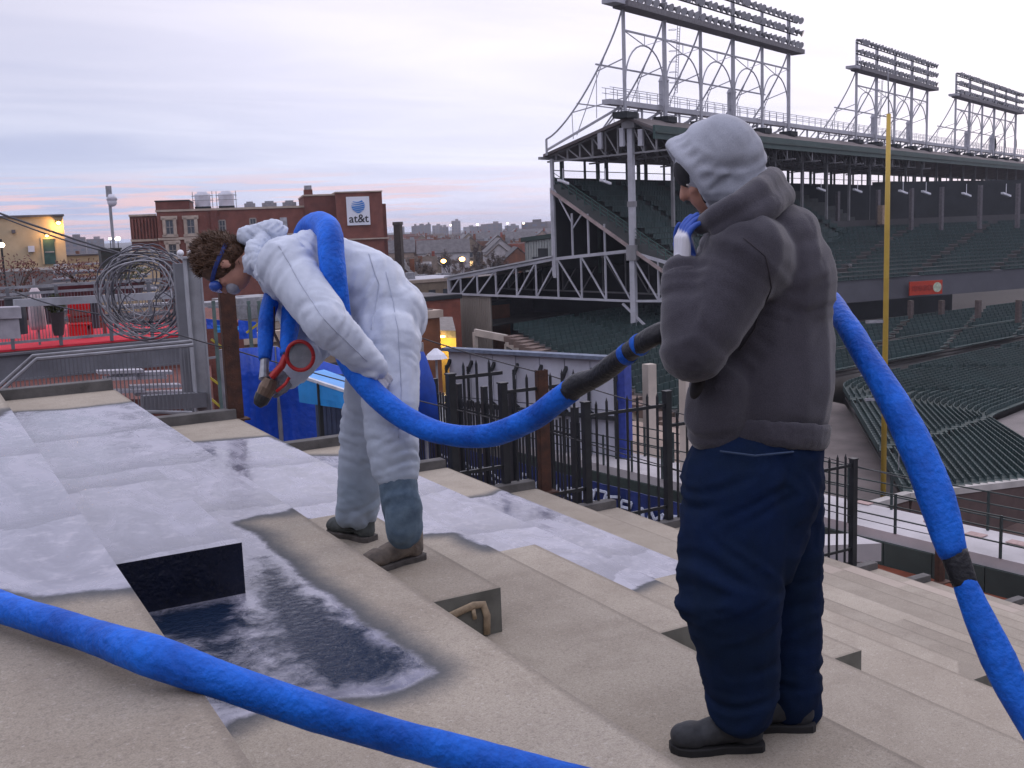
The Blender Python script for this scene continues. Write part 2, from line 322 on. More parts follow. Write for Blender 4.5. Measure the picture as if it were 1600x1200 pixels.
def grid(name, x0, x1, y0, y1, z, step, n, mats, parent, block=False):
    nx = max(1, int((x1-x0)/step)); ny = max(1, int((y1-y0)/step))
    X, Y = np.meshgrid(np.linspace(x0, x1, nx+1), np.linspace(y0, y1, ny+1), indexing='ij'); P = np.stack([X.ravel(), Y.ravel()], 1)
    v = np.column_stack([P, np.full(len(P), z)])
    fs = [(i*(ny+1)+j, (i+1)*(ny+1)+j, (i+1)*(ny+1)+j+1, i*(ny+1)+j+1) for i in range(nx) for j in range(ny)]
    vs = [tuple(q) for q in v]; mi = [0]*len(fs)
    o = len(vs)
    # body below the sheet: nosing riser, near face
    zb = z-0.366 if not block else z-0.183
    body = [(x0, y0, z-0.012), (x1, y0, z-0.012), (x1, y1, z-0.012), (x0, y1, z-0.012), (x0, y0, zb-0.3), (x1, y0, zb-0.3), (x1, y1, zb-0.3), (x0, y1, zb-0.3)]
    vs += body; fs += [(o, o+1, o+5, o+4), (o+1, o+2, o+6, o+5), (o+2, o+3, o+7, o+6), (o+3, o, o+4, o+7)]; mi += [1]*4
    # thin nosing ring joins sheet and body
    c = [0, nx*(ny+1), nx*(ny+1)+ny, ny]
    ring = list(range(0, (nx+1)*(ny+1), ny+1)), [nx*(ny+1)+j for j in range(ny+1)]
    fs += [(c[0], c[1], o+1, o), (c[1], c[2], o+2, o+1), (c[2], c[3], o+3, o+2), (c[3], c[0], o, o+3)]; mi += [1]*4
    me = bpy.data.meshes.new(name); me.from_pydata(vs, [], fs)
    for m_ in mats: me.materials.append(m_)
    me.polygons.foreach_set('material_index', mi)
    sd = np.full(len(vs), -1.0); fr = np.zeros(len(vs)); lt = np.full(len(vs), -1.0)
    if n in SPRAY: sd[:len(P)] = np.clip(sdist(P, SPRAY[n]), -1, 1)
    if n in FRESH_REFL and not block:
        for po, po_w in FRESH_REFL[n]: fr[:len(P)] = np.maximum(fr[:len(P)], po_w*np.clip(0.5+sdist(P, po)/0.16, 0, 1))
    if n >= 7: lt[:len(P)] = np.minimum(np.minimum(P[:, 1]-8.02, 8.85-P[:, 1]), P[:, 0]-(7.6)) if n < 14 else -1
    for nm, ar in (('sd', sd), ('fresh_refl', fr), ('lt', lt), ('edge', np.concatenate([np.minimum(x1-P[:, 0], np.where(block, P[:, 1]-y0, 9)), np.zeros(len(vs)-len(P))]))):
        at = me.attributes.new(nm, 'FLOAT', 'POINT'); at.data.foreach_set('value', ar.astype(np.float32))
    me.update(); ob = bpy.data.objects.new(name, me); COL.objects.link(ob); ob.parent = parent; return ob
BY0, BY1 = 3.62, 5.08
for n in range(-3, NT):
    x0, x1 = XE(n)-1.008, XE(n); z = HT(n)
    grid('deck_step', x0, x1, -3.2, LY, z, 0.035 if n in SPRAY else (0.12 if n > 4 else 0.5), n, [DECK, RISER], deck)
    if n >= 0 and n < NT-1:
        xa = XE(n)
        o = grid('half_step', xa+0.002, xa+0.504, BY0, BY1, HT(n+1)+0.183, 0.03 if n+1 in SPRAY else 0.2, n+1, [DECK, NAVY if n == 0 else RISER], deck, True)
    # kerb closing the step at the parapet side
    k = MB(); k.b2((x0+0.02, LY+0.004, z-0.4), (x1-0.012, LY+0.13, z+0.085)); k.build('kerb', CURB, deck, bevel=0.006)
# tan bead of sealant on the face of the second half step
k = MB(); zb = HT(2)+0.183; pts = [(1.60, BY0-0.006, zb-0.085), (1.72, BY0-0.008, zb-0.062), (1.80, BY0-0.008, zb-0.045), (1.845, BY0-0.008, zb-0.05), (1.86, BY0-0.007, zb-0.10), (1.855, BY0-0.01, zb-0.175)]
k.tube(pts, [(0.016, 0.006)]*6, 8); k.tube([(1.80, BY0-0.008, zb-0.06), (1.805, BY0-0.008, zb-0.10)], 0.009, 8)
tag(k.build('sealant_bead', mat('bead_tan', (0.40, 0.31, 0.21), 0.8, 0.3, 30), deck, smooth=True))
# building that carries the terrace
k = MB(); 
for n in range(-3, NT): k.b2((XE(n)-1.008, -3.2, -15), (XE(n)-0.01, LY+0.12, HT(n)-0.42))
wallb = k.build('terrace_building', mat('old_brick_dark', (0.22, 0.10, 0.07), 0.9, 0.4, 3, bump=0.3, bscale=30)); tag(wallb, 'brick house under the stepped rooftop terrace', 'building')
k = MB(); k.b2((-5.5, -3.6, -5), (16, -3.25, 1.9)); k.b2((-5.6, -3.65, 1.9), (16.1, -3.2, 2.0))  # added wall behind the camera, keeps sky out of the half step's reflection
tag(k.build('added_wall', mat('added_wall_dark', (0.10, 0.085, 0.075), 0.9, 0.3, 3)), 'added dark wall behind the camera, unseen, blocking sky reflections', 'wall')
# ------------------------------------------------------------ parapet fence: posts, panels, cables
BLACK = mat('black_metal', (0.016, 0.018, 0.022), 0.45, 0.3, 8)
RUST = mat('rusty_steel', (0.075, 0.030, 0.018), 0.8, 0.5, 12, col2=(0.035, 0.016, 0.012), bump=0.4, bscale=80)
GALV = mat('galvanised', (0.36, 0.37, 0.40), 0.5, 0.25, 6, metal=0.5)
GREYP = mat('grey_paint', (0.27, 0.275, 0.30), 0.6, 0.25, 6)
FY = LY+0.10
fen = empty('terrace_fence', (3.5, FY, -2.5)); tag(fen, 'black picket fence along the far edge of the rooftop terrace, standing in panels', 'fence')
def fpt(px, py): return aty(px, py, FY)
fposts = [(710, 725, 585), (791, 758, 599), (919, 791, 629), (1045, 818, 612), (1190, 850, 690), (1332, 880, 718)]
fx = []
for px, yb, yt in fposts:
    p = fpt(px, yb); q = fpt(px, yt); fx.append((p.x, p.z, q.z)); k = MB(); k.box((p.x, FY, (p.z+q.z)/2-0.1), (0.075, 0.075, q.z-p.z+0.2)); k.box((p.x, FY, q.z+0.008), (0.09, 0.09, 0.016)); o = k.build('post', BLACK, fen); rel(o, fen.location)
random.seed(3); nping = 0
pk_me = None
for i in range(len(fx)-1):
    (xa, za, ta), (xb, zb2, tb) = fx[i], fx[i+1]
    zr = [fpt(715, 590).z, fpt(796, 612).z, fpt(919, 650).z, fpt(1045, 665).z, fpt(1200, 752).z][i]
    zlow = min(za, zb2)-0.15
    for zz_ in (zr, zlow+0.35):
        k = MB(); k.bar((xa, FY, zz_), (xb, FY, zz_), 0.03, 0.035); rel(k.build('rail', BLACK, fen), fen.location)
    m = int((xb-xa)/0.128)
    for j in range(1, m):
        x = xa+(xb-xa)*j/m; top = zr+0.12+random.uniform(-0.012, 0.012)
        k = MB(); k.box((x, FY, (top+zlow)/2), (0.021, 0.021, top-zlow)); k.add([(x-.0085, FY-.0085, top), (x+.0085, FY-.0085, top), (x+.0085, FY+.0085, top), (x-.0085, FY+.0085, top), (x, FY, top+0.045)], [(0, 1, 4), (1, 2, 4), (2, 3, 4), (3, 0, 4)])
        rel(k.build('picket', BLACK, fen), fen.location)
# rusty channel posts with cables strung between them
rposts = [(368, 655, 425, 'beside the blue tarpaulin'), (851, 768, 577, 'standing among the pickets'), (1467, 908, 800, 'beside the hanging hose')]
rp = []
for px, yb, yt, w in rposts:
    p = fpt(px, yb); q = fpt(px+(-14 if px < 400 else 0), yt); h = q.z-p.z; h = max(h, 1.25)
    if px < 400: h = 1.42
    k = MB(); fl = 0.085 if px < 800 else 0.075; t = 0.008
    k.box((p.x, FY-0.045, p.z+h/2-0.1), (fl*1.5, t, h+0.2)); k.box((p.x-fl*0.75, FY-0.01, p.z+h/2-0.1), (t, 0.07-0.001, h+0.2)); k.box((p.x+fl*0.75, FY-0.01, p.z+h/2-0.1), (t, 0.07-0.001, h+0.2))
    k.box((p.x, FY-0.06, p.z+0.008), (0.2, 0.14, 0.016))
    o = k.build('steel_post', RUST); tag(o, 'rusty steel channel post on the terrace kerb, '+w, 'post', 'rusty posts on the terrace kerb'); rp.append((p.x, p.z, h))
def cable(pts, r, name, label, m, sag=0.03, n=14, cat='cable'):
    q = []
    for i in range(len(pts)-1):
        a, b = Vector(pts[i]), Vector(pts[i+1])
        for j in range(n):
            t = j/n; c = a.lerp(b, t); c.z -= sag*4*t*(1-t)*(b-a).length*0.3; q.append(c)
    q.append(Vector(pts[-1])); k = MB(); k.tube(q, r, 6); o = k.build(name, m, smooth=True); tag(o, label, cat); return o
CAB = mat('steel_cable', (0.055, 0.055, 0.065), 0.6, 0.2, 10)
cable([fpt(279, 523), fpt(362, 546), fpt(851, 672), fpt(1467, 838)], 0.006, 'steel_cable', 'lower thin steel cable strung along the terrace edge through the rusty posts', CAB)
cable([fpt(655, 527), fpt(851, 584), fpt(1078, 650), fpt(1467, 760)], 0.006, 'steel_cable', 'upper thin steel cable strung along the terrace edge above the pickets', CAB)
# ============================================================ STADIUM
AZ = math.radians(66); S = Vector((math.sin(AZ), math.cos(AZ), 0)); T = Vector((math.cos(AZ), -math.sin(AZ), 0)); Z = Vector((0, 0, 1))
MP = atD(985, 190, 100); MP.z = 0
def st(s, t, z): return MP + S*s + T*t + Z*z
SEC = lambda px, py: onpl(px, py, MP, S)
STEEL = mat('stadium_steel', (0.22, 0.215, 0.225), 0.65, 0.25, 0.6)
WSTEEL = mat('white_steel', (0.40, 0.40, 0.44), 0.55, 0.2, 0.5)
DKGREEN = mat('dark_green', (0.028, 0.050, 0.045), 0.6, 0.3, 0.5)
SEATG = mat('seat_green', (0.020, 0.043, 0.043), 0.7, 0.25, 0.4)
ROOFB = mat('roof_brown', (0.135, 0.115, 0.115), 0.9, 0.25, 0.3)
CONC = mat('stadium_concrete', (0.075, 0.07, 0.07), 0.9, 0.3, 0.2)
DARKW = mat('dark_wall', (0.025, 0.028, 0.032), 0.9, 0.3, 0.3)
TANW = mat('tan_siding', (0.27, 0.235, 0.20), 0.8, 0.15, 0.6, stretch=(1, 1, 0.2))
CREAM = mat('cream_steel', (0.52, 0.46, 0.40), 0.7, 0.2, 0.6)
ALU = mat('lamp_housing', (0.12, 0.12, 0.13), 0.4, 0.3, 2, metal=0.6)
LENS = mat('lamp_glass', (0.45, 0.45, 0.48), 0.12, 0.05, 2, spec=1.0)
gs = empty('grandstand', st(0, 0, -15)); tag(gs, 'long double-deck stadium grandstand with brown roof and dark green seats', 'grandstand')
def part(mb, name, m, root=gs, **kw): o = mb.build(name, m, root, **kw); rel(o, root.matrix_basis.translation if root.parent is None else root.parent.matrix_basis.translation); return o
LEN = 250
RZ = 9.25
def strip(mb, prof, s0, s1):            # extrude a closed (t,z) profile along the stand
    n = len(prof); vs = [st(s0, t, z) for t, z in prof]+[st(s1, t, z) for t, z in prof]
    fs = [(i, (i+1) % n, n+(i+1) % n, n+i) for i in range(n)]+[tuple(range(n-1, -1, -1)), tuple(range(n, 2*n))]
    return mb.add(vs, fs)
k = MB(); strip(k, [(-9.3, 6.3), (-9.3, 6.55), (0, RZ), (2.6, 8.2), (2.6, 7.95), (0, RZ-0.3)], -0.6, LEN); part(k, 'roof', ROOFB)
k = MB(); strip(k, [(2.62, 7.1), (2.62, 8.3), (2.85, 8.3), (2.85, 7.1)], -0.6, LEN); part(k, 'roof_fascia', mat('fascia_green', (0.030, 0.062, 0.058), 0.6, 0.2, 0.3))
k = MB(); strip(k, [(2.86, 7.6), (2.86, 7.75), (3.0, 7.75), (3.0, 7.6)], -0.6, LEN); part(k, 'gutter', DKGREEN)
k = MB(); strip(k, [(-9.45, 6.05), (-9.45, 6.3), (-9.1, 6.3), (-9.1, 6.05)], -1.2, LEN); part(k, 'eave_beam', STEEL)
# roof trusses, first one open to view
def roof_truss(s, name='roof_truss', th=0.16):
    k = MB(); zb = 5.85
    bc = lambda t: st(s, t, zb+0.02*(t+9)); tc = lambda t: st(s, t, 6.3+(RZ-6.6)*(t+9.2)/9.2) if t <= 0 else st(s, t, RZ-0.45-0.42*t)
    k.bar(bc(-9.2), bc(3.6), th, th); k.bar(tc(-9.2), tc(0), th*1.3, th*1.3); k.bar(tc(0), tc(2.6), th*1.3, th*1.3)
    ts = [-8.2, -6.9, -5.5, -4.1, -2.7, -1.35, 0, 1.3, 2.6]
    for i, t in enumerate(ts):
        k.bar(bc(t), tc(t), th*0.8, th*0.8)
        if i: k.bar(tc(ts[i-1]), bc(t), th*0.7, th*0.7)
    return part(k, name, STEEL)
for i in range(12): roof_truss(0 if i == 0 else i*7.4)
k = MB()
for t, z0, z1 in ((-3.9, 5.2, 8.0), (-1.75, 5.6, 8.6), (0.8, 5.9, 8.4)):
    pass
for (px, y0, y1) in ((938, 207, 233), (972, 200, 229), (1001, 202, 228)):
    a = onpl(px, y0, MP-S*0.4, S); b = onpl(px, y1, MP-S*0.4, S); k = MB(); k.box((a+b)/2, (0.42, 0.3, abs(a.z-b.z)), T, S, Z); part(k, 'loudspeaker', WSTEEL)
# columns under the roof
for i in range(30):
    s = i*8.2
    k = MB(); w = 0.5 if i == 0 else 0.28
    if i == 0:
        k.box(st(0, 0, (9.6-15)/2), (w, w, 24.6), T, S, Z); part(k, 'mast', WSTEEL)
        k = MB(); k.box(st(0, 0, 8.9), (1.3, 1.0, 1.3), T, S, Z); k.box(st(0, 0, -2.9), (1.0, .8, 1.4), T, S, Z); k.box(st(0, 0, 1.5), (.66, .62, .5), T, S, Z); part(k, 'gusset', STEEL)
    else:
        k.box(st(s, -0.2, 3.0), (w, w, 11.5), T, S, Z); part(k, 'column', STEEL)
    k = MB(); k.box(st(s, -8.7, (6.1-5.2)/2), (0.3, 0.3, 11.3), T, S, Z); part(k, 'rear_column', DKGREEN if i else WSTEEL)
# back wall with the open strip above; mullions in the strip
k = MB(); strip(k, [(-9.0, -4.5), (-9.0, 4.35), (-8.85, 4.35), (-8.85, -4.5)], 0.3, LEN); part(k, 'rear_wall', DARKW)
for i in range(60):
    s = 2.05+i*4.1
    k = MB(); k.box(st(s, -8.95, 5.2), (0.12, 0.28 if i % 2 else 0.6, 1.75), T, S, Z); part(k, 'mullion', DKGREEN)
k = MB(); k.bar(st(0.3, -8.93, 5.05), st(LEN, -8.93, 5.05), 0.08, 0.08); part(k, 'strip_rail', STEEL)
# upper deck: raked slab with stepped top; edge seen from the side
NU = 15; T0, Z0, T1, Z1 = -8.6, 3.7, 4.2, -4.3
def up(i): f = i/NU; return T0+(T1-T0)*f, Z0+(Z1-Z0)*f
prof = []
for i in range(NU):
    t, z = up(i); t2, z2 = up(i+1); prof += [(t, z), (t2, z)]
prof += [(T1+0.1, Z1-0.8), (T1-0.6, Z1-1.0), (T0-0.1, Z0-0.6)]
k = MB(); strip(k, prof, 0.0, 62); part(k, 'upper_deck', mat('deck_dark', (0.05, 0.055, 0.055), 0.85, 0.3, 0.3))
k = MB(); k.bar(st(-0.1, T0-.2, Z0-0.62), st(-0.1, T1, Z1-1.0), 0.3, 0.28); part(k, 'rake_beam', mat('rake_rust', (0.34, 0.27, 0.26), 0.8, 0.3, 0.8))
# side railing of the upper deck
k = MB()
for i in range(NU+1):
    t, z = up(i); k.bar(st(0.05, t, z), st(0.05, t, z+1.1), 0.06)
t, z = up(0); t2, z2 = up(NU)
for h in (1.1, 0.75, 0.4): k.bar(st(0.05, t, z+h), st(0.05, t2, z2+h), 0.05)
part(k, 'side_railing', mat('rail_green', (0.03, 0.085, 0.075), 0.6, 0.2, 1))
def seat(mb, c, u, f, w=0.47):          # one stadium seat: pan and back (u along the row, f towards the field)
    mb.box(c+f*0.12+Z*0.42, (w, 0.36, 0.05), u, f, Z); mb.box(c-f*0.10+Z*0.66, (w, 0.05, 0.46), u, f, Z)
lerp = lambda a, b, t: a+(b-a)*t
def seat_run(mb, pts, spacing=0.52, w=0.46, aisle=None, f0=None, sc=1.0, root=None, ph=0.0, hb=0.5):
    pts = [Vector(p) for p in pts]; acc = 0; nx = 0; cnt = 0; cur = MB(); blocks = [cur]; ai = 0
    for i in range(len(pts)-1):
        a, b = pts[i], pts[i+1]; L = (b-a).length
        if L < 1e-6: continue
        u = (b-a)/L; uh = Vector((u.x, u.y, 0)).normalized(); f = Vector((uh.y, -uh.x, 0))
        while nx < acc+L:
            c = a+u*(nx-acc); nx += spacing*sc; cnt += 1
            if aisle and ((nx+ph) % aisle) < 1.3:
                if cur.v: cur = MB(); blocks.append(cur)
                continue
            mb = cur
            mb.box(c+f*0.14*sc+Z*0.42*sc, (w*sc, 0.36*sc, 0.06*sc), uh, f, Z); mb.box(c-f*0.10*sc+Z*(0.39+hb/2)*sc, (w*sc, 0.06*sc, hb*sc), uh, f, Z)
        acc += L
    for b_ in blocks:
        if b_.v:
            o = b_.build('seat_row', SEATG, root, fix=False); rel(o, root.location)
for i in range(1, NU):
    t, z = up(i); seat_run(None, [st(1.2, t+0.3, z), st(50, t+0.3, z)], 0.55, 0.48, 9.0, root=gs)
# lower roof truss that carries the upper deck
def deck_truss(s, name, w=0.28):
    c2 = lambda t, z: st(s, t, z); k = MB()
    top = [(-22.2, -5.35), (-8.9, -3.4), (-0.6, -2.75), (3.7, -3.9), (9.5, -6.1)]
    def tz(t):
        for (a, za), (b, zb) in zip(top, top[1:]):
            if a <= t <= b: return za+(zb-za)*(t-a)/(b-a)
    for (a, za), (b, zb) in zip(top, top[1:]): k.bar(c2(a, za), c2(b, zb), w*1.1, w*1.4)
    k.bar(c2(-22.2, -6.85), c2(-0.4, -7.35), w, w); k.bar(c2(-0.4, -7.35), c2(9.5, -7.2), w, w)
    ts = [-20.6, -18.4, -16.0, -13.4, -11.0, -8.4, -5.7, -3.0, -0.3, 2.6, 5.6, 8.6]
    zb = lambda t: -6.85-0.5*(t+22.2)/21.8 if t < -0.4 else -7.3
    for t in ts: k.bar(c2(t, zb(t)), c2(t, tz(t)), w*0.7, w*0.7)
    for i in range(len(ts)-1):
        a, b = ts[i], ts[i+1]
        if b <= -8: k.bar(c2(a, zb(a)), c2(b, tz(b)), w*0.65, w*0.65)
        elif a < 0: k.bar(c2(a, tz(a)), c2(b, zb(b)), w*0.65, w*0.65)
        else: k.bar(c2(a, zb(a)), c2(b, tz(b)), w*0.65, w*0.65)
    k.bar(c2(-22.2, -6.85), c2(-20.6, tz(-20.6)), w*.65, w*.65)
    k.bar(c2(-22.2, -15), c2(-22.2, -5.3), w*1.2, w*1.2)
    return part(k, name, WSTEEL if s == 0 else STEEL)
for i in range(8): deck_truss(0 if i == 0 else i*8.2, 'deck_truss', 0.21 if i == 0 else 0.16)
k = MB(); strip(k, [(-22.6, -5.2), (-22.6, -5.05), (-8.9, -3.05), (-8.9, -3.2)], -0.3, 70); part(k, 'lean_to_roof', mat('lean_roof', (0.40, 0.40, 0.42), 0.8, 0.2, 0.5))
k = MB(); k.bar(st(0, -1.2, -7.6), st(0, 3.5, -11.6), 0.2, 0.2); part(k, 'brace', WSTEEL); k = MB(); k.bar(st(0, -8.5, 3.2), st(0, -6.6, 0.0), .12); k.bar(st(0, -5.3, 1.0), st(0, -6.6, -0.6), .12)
for t, z in ((-6.6, 0.9), (-4.8, 0.6), (-3.0, -.4)): k.bar(st(0, t, z if t < -6 else z+.2), st(0, t, -3.2), 0.16, 0.16)
k.bar(st(0, -8.8, 3.4), st(0, -8.8, -5.0), 0.3, 0.3); part(k, 'bracing', WSTEEL)
# grey building back of the stand, seen through the bracing
k = MB(); a = atD(822, 404, 128); b = atD(975, 400, 118); a.z = b.z = -15
at_ = atD(822, 378, 128); bt = atD(975, 357, 118)
d = (b-a).normalized(); nrm = Vector((-d.y, d.x, 0))*6
k.hexa([a, b, b+nrm, a+nrm, Vector((a.x, a.y, at_.z)), Vector((b.x, b.y, bt.z)), Vector((b.x, b.y, bt.z))+nrm, Vector((a.x, a.y, at_.z))+nrm])
ab = k.build('metal_building', mat('grey_ribbed', (0.34, 0.36, 0.35), 0.7, 0.15, 2, stretch=(1, 1, .1))); 
tag(ab, 'pale grey metal building with dark roof behind the grandstand end', 'building')
k = MB(); k.hexa([Vector((a.x, a.y, at_.z))-nrm*.05-d*.5, Vector((b.x, b.y, bt.z))-nrm*.05, Vector((b.x, b.y, bt.z))+nrm*1.2, Vector((a.x, a.y, at_.z))+nrm*1.2]+[q+Z*0.5 for q in (Vector((a.x, a.y, at_.z))-nrm*.05-d*.5, Vector((b.x, b.y, bt.z))-nrm*.05, Vector((b.x, b.y, bt.z))+nrm*1.2, Vector((a.x, a.y, at_.z))+nrm*1.2)]); k.build('roof', DKGREEN, ab)
k = MB(); q = a.lerp(b, 0.14); q2 = a.lerp(b, 0.24); k.hexa([q-nrm*.02+Z*4, q2-nrm*.02+Z*4, q2+Z*4, q+Z*4, q-nrm*.02+Z*12.2, q2-nrm*.02+Z*12.2, q2+Z*12.2, q+Z*12.2]); k.build('dark_panel', DARKW, ab)
k = MB()
for i in range(34):
    q = a.lerp(b, i/34); zt = at_.z+(bt.z-at_.z)*i/34-0.05
    k.bar(q-nrm*0.008, Vector((q.x, q.y, zt))-nrm*0.008, 0.09, 0.09, upv=tuple(nrm.normalized()))
k.build('ribs', mat('grey_ribbed2', (0.28, 0.30, 0.29), .7), ab)
# end wall: tan corrugated siding under the truss
for i in range(22):
    t = -22.1+i*0.235
    k = MB(); k.box(st(0.25, t+0.1, -11), (0.19, 0.12, 8.0), T, S, Z); part(k, 'siding_board', TANW)
k = MB(); k.box(st(0.4, -19.6, -11), (5.2, 0.1, 8), T, S, Z); part(k, 'siding_back', TANW)
k = MB(); strip(k, [(-22.4, -15), (-22.4, -5.4), (-22.2, -5.4), (-22.2, -15)], .5, 70); part(k, 'back_wall', mat('lower_back', (0.05, 0.045, 0.045), 0.9))
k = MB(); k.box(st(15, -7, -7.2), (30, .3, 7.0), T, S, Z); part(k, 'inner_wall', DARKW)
k = MB(); strip(k, [(-22, -10.2), (-22, -10.0), (-17, -10.0), (-17, -10.2)], .5, 70); part(k, 'concourse_floor', CONC)
# ------------------------------------------------------------ lower bowl beside the section (oblique raked edge)
CU0, CU1 = atD(792, 527, 96), atD(1085, 688, 58)
CU2 = atD(1300, 770, 46)
edge = [CU0, CU1, CU2]
k = MB(); k.bar(CU0-Z*0.35, CU1-Z*0.35, 0.35, 0.75); k.bar(atD(742, 519, 98), CU0-Z*.1, 0.35, .6); part(k, 'stringer', CREAM)
for f in (0.0, .24, .52, .8):
    q = CU0.lerp(CU1, f); k = MB(); k.box((q.x, q.y, (q.z-.6-15)/2), (.4, .4, q.z-.6+15)); part(k, 'pier', CREAM)
q = atD(742, 519, 98); k = MB(); k.box((q.x, q.y, (q.z-15)/2), (.35, .35, q.z+15)); part(k, 'pier', CREAM)
k = MB()
for i in range(1, 24):
    q = CU0.lerp(CU1, i/24); k.box(q+S*0.3+Z*0.1, (1.0, 1.6, 0.5), T, S, Z)
part(k, 'tread_ends', mat('tread_ends', (0.17, 0.12, 0.10), .85, .3, 1))
NLB = 24
for i in range(NLB+1):
    q = CU0.lerp(CU1, i/NLB); far = q+S*lerp(42, 9, i/NLB)
    seat_run(None, [q+S*0.8, far], 0.62, 0.5, 11, sc=1.25, root=gs)
k = MB(); k.add([CU0-Z*.3, CU1-Z*.3, CU1+S*10-Z*.3, CU0+S*44-Z*.3, CU0-Z*.8, CU1-Z*.8, CU1+S*10-Z*.8, CU0+S*44-Z*.8], [(0, 1, 2, 3), (7, 6, 5, 4), (0, 4, 5, 1), (1, 5, 6, 2), (2, 6, 7, 3), (3, 7, 4, 0)]); part(k, 'bowl_slab', CONC)
# ------------------------------------------------------------ right field-side seating: chevron rows round the corner
bowl = empty('lower_seating_bowl', (60, 50, -15)); tag(bowl, 'dark green seats in bent rows round the field corner below the grandstand', 'seating')
NB = 22
rows = []
for i in range(NB+1):
    f = i/NB; z = -14.2+0.097*i
    bend = (lerp(1536, 1316, f), lerp(660, 612, f**0.9)); a = (lerp(1672, 1412, f), lerp(750, 782, f)); c = (1760, lerp(572, 508, f))
    A, B_, C_ = atz(*a, z), atz(*bend, z), atz(*c, z)
    r_ = []
    for u in range(5):                   # rounded bend
        t = u/4; p = A.lerp(B_, 0.93).lerp(B_, t).lerp(B_.lerp(C_, 0.07*t), t); r_.append(p)
    rows.append([A]+r_+[C_])
for i, r_ in enumerate(rows):
    seat_run(None, r_, 0.58, 0.50, 15, sc=1.0, root=bowl, hb=.38, ph=i*.35)
# stepped concrete under the rows
k = MB()
for i in range(NB):
    r0, r1 = rows[i], rows[i+1]
    for j in range(len(r0)-1):
        a, b, c, d = r0[j]-Z*0.0, r0[j+1]-Z*0.0, r1[j+1]-Z*0.097, r1[j]-Z*0.097
        k.add([a, b, c, d], [(0, 1, 2, 3)]); k.add([d, c, c+Z*0.097, d+Z*0.097], [(0, 1, 2, 3)])
o_w = MB(); q_ = [rows[0][0], rows[0][1], rows[0][3], rows[0][-1]]; o_w.add([p-Z*.15 for p in q_]+[atz(2200, 640, -14.4), atz(2100, 790, -14.4)], [(0, 1, 2, 3, 4, 5)]); rel(o_w.build('inner_walkway', mat('walk_beige', (.19, .17, .165), .9, .2, .4), bowl), bowl.location)
o = k.build('terrace_slab', mat('bowl_concrete', (0.055, 0.050, 0.050), .9, .3, .2), bowl); rel(o, bowl.location)
# rows beyond the cross aisle, rising under the upper deck
NC = 12; prev = None; slab = MB()
for i in range(NC+1):
    f = i/NC; z = -12.1+0.11*i
    a = (1180, lerp(618, 540, f)); c = (1760, lerp(503, 462, f)); A, C_ = atz(*a, z), atz(*c, z)
    if i > 0 and i != 6:
        seat_run(None, [A, C_], 0.60, 0.5, 12, sc=1.2, root=bowl, ph=-i*.8, hb=.34)
    if prev: slab.add([prev[0], prev[1], C_-Z*.11, A-Z*.11], [(0, 1, 2, 3)]); slab.add([A-Z*.11, C_-Z*.11, C_, A], [(0, 1, 2, 3)])
    prev = (A, C_)
o = slab.build('rear_slab', mat('bowl_concrete', None or (0.16, .13, .115)), bowl); rel(o, bowl.location)
BWALL = MB(); A, C_ = prev; BWALL.add([A, C_, C_+Z*9, A+Z*9], [(0, 1, 2, 3)]); BWALL.add([q+Vector((4, 10, 0)) for q in (A, C_, C_+Z*9, A+Z*9)], [(3, 2, 1, 0)])
for px in (1308, 1422, 1470, 1527, 1590, 1650):
    p = atD(px, 530, 112); k = MB(); k.box((p.x, p.y, -11), (0.42, 0.42, 4.6)); o = k.build('column', mat('column_rust', (0.10, .075, .07), .8), bowl); rel(o, bowl.location)
# cross-aisle railings and little red lamps on the stair ends
# front wall of the seating and the walkway corner
wl = [atz(1150, 850, -11.7)]+[r_[0]+Z*0.35+(r_[0]-r_[1]).normalized()*.6 for r_ in rows[::-1]]+[atz(1900, 745, -14.2)]
k = MB()
for a, b in zip(wl, wl[1:]): k.bar(a-Z*.0, b-Z*.0, 0.4, .3)
o = k.build('wall_cap', mat('field_wall_cap', (0.42, 0.40, 0.38), .8, .2, .5), bowl); rel(o, bowl.location)
k = MB()
for a, b in zip(wl, wl[1:]): k.bar(a-Z*1.9, b-Z*1.9, 0.3, 3.4)
o = k.build('wall_face', mat('wall_brick_dark', (.085, .055, .05), .9, .2, 1), bowl); rel(o, bowl.location)
# far wing of the upper deck facing the camera
wing = empty('upper_deck_wing', (100, 60, -15)); tag(wing, 'curved wing of the upper deck with rows of green seats above its dark front', 'seating')
NW = 15; prev = None; slab = MB()
for i in range(NW+1):
    f = i/NW; z = -7.4+5.1*f
    A = atD(1150, lerp(458, 369, f), lerp(106, 140, f)); B_ = atD(1420, lerp(427, 358, f), lerp(122, 152, f)); C_ = atD(1780, lerp(402, 345, f), lerp(150, 176, f))
    A.z = B_.z = C_.z = z
    if i < NW:
        seat_run(None, [A+Z*.1, B_+Z*.1, C_+Z*.1], 0.62, 0.52, 12, sc=1.15, root=wing, ph=-i*.95, hb=.30)
    if prev:
        for j in (0, 1): slab.add([prev[j], prev[j+1], (A, B_, C_)[j+1]-Z*.34, (A, B_, C_)[j]-Z*.34, (A, B_, C_)[j+1], (A, B_, C_)[j]], [(0, 1, 2, 3), (3, 2, 4, 5)])
    else: F0 = (A, B_, C_)
    prev = (A, B_, C_)
o = slab.build('raked_slab', CONC, wing); rel(o, wing.location)
k = MB()
for j in (0, 1): k.bar(F0[j]-Z*0.6, F0[j+1]-Z*0.6, 0.4, 2.3)
o = k.build('front_fascia', mat('wing_fascia', (0.085, .085, .10), .7, .2, .2), wing); rel(o, wing.location)
k = MB()
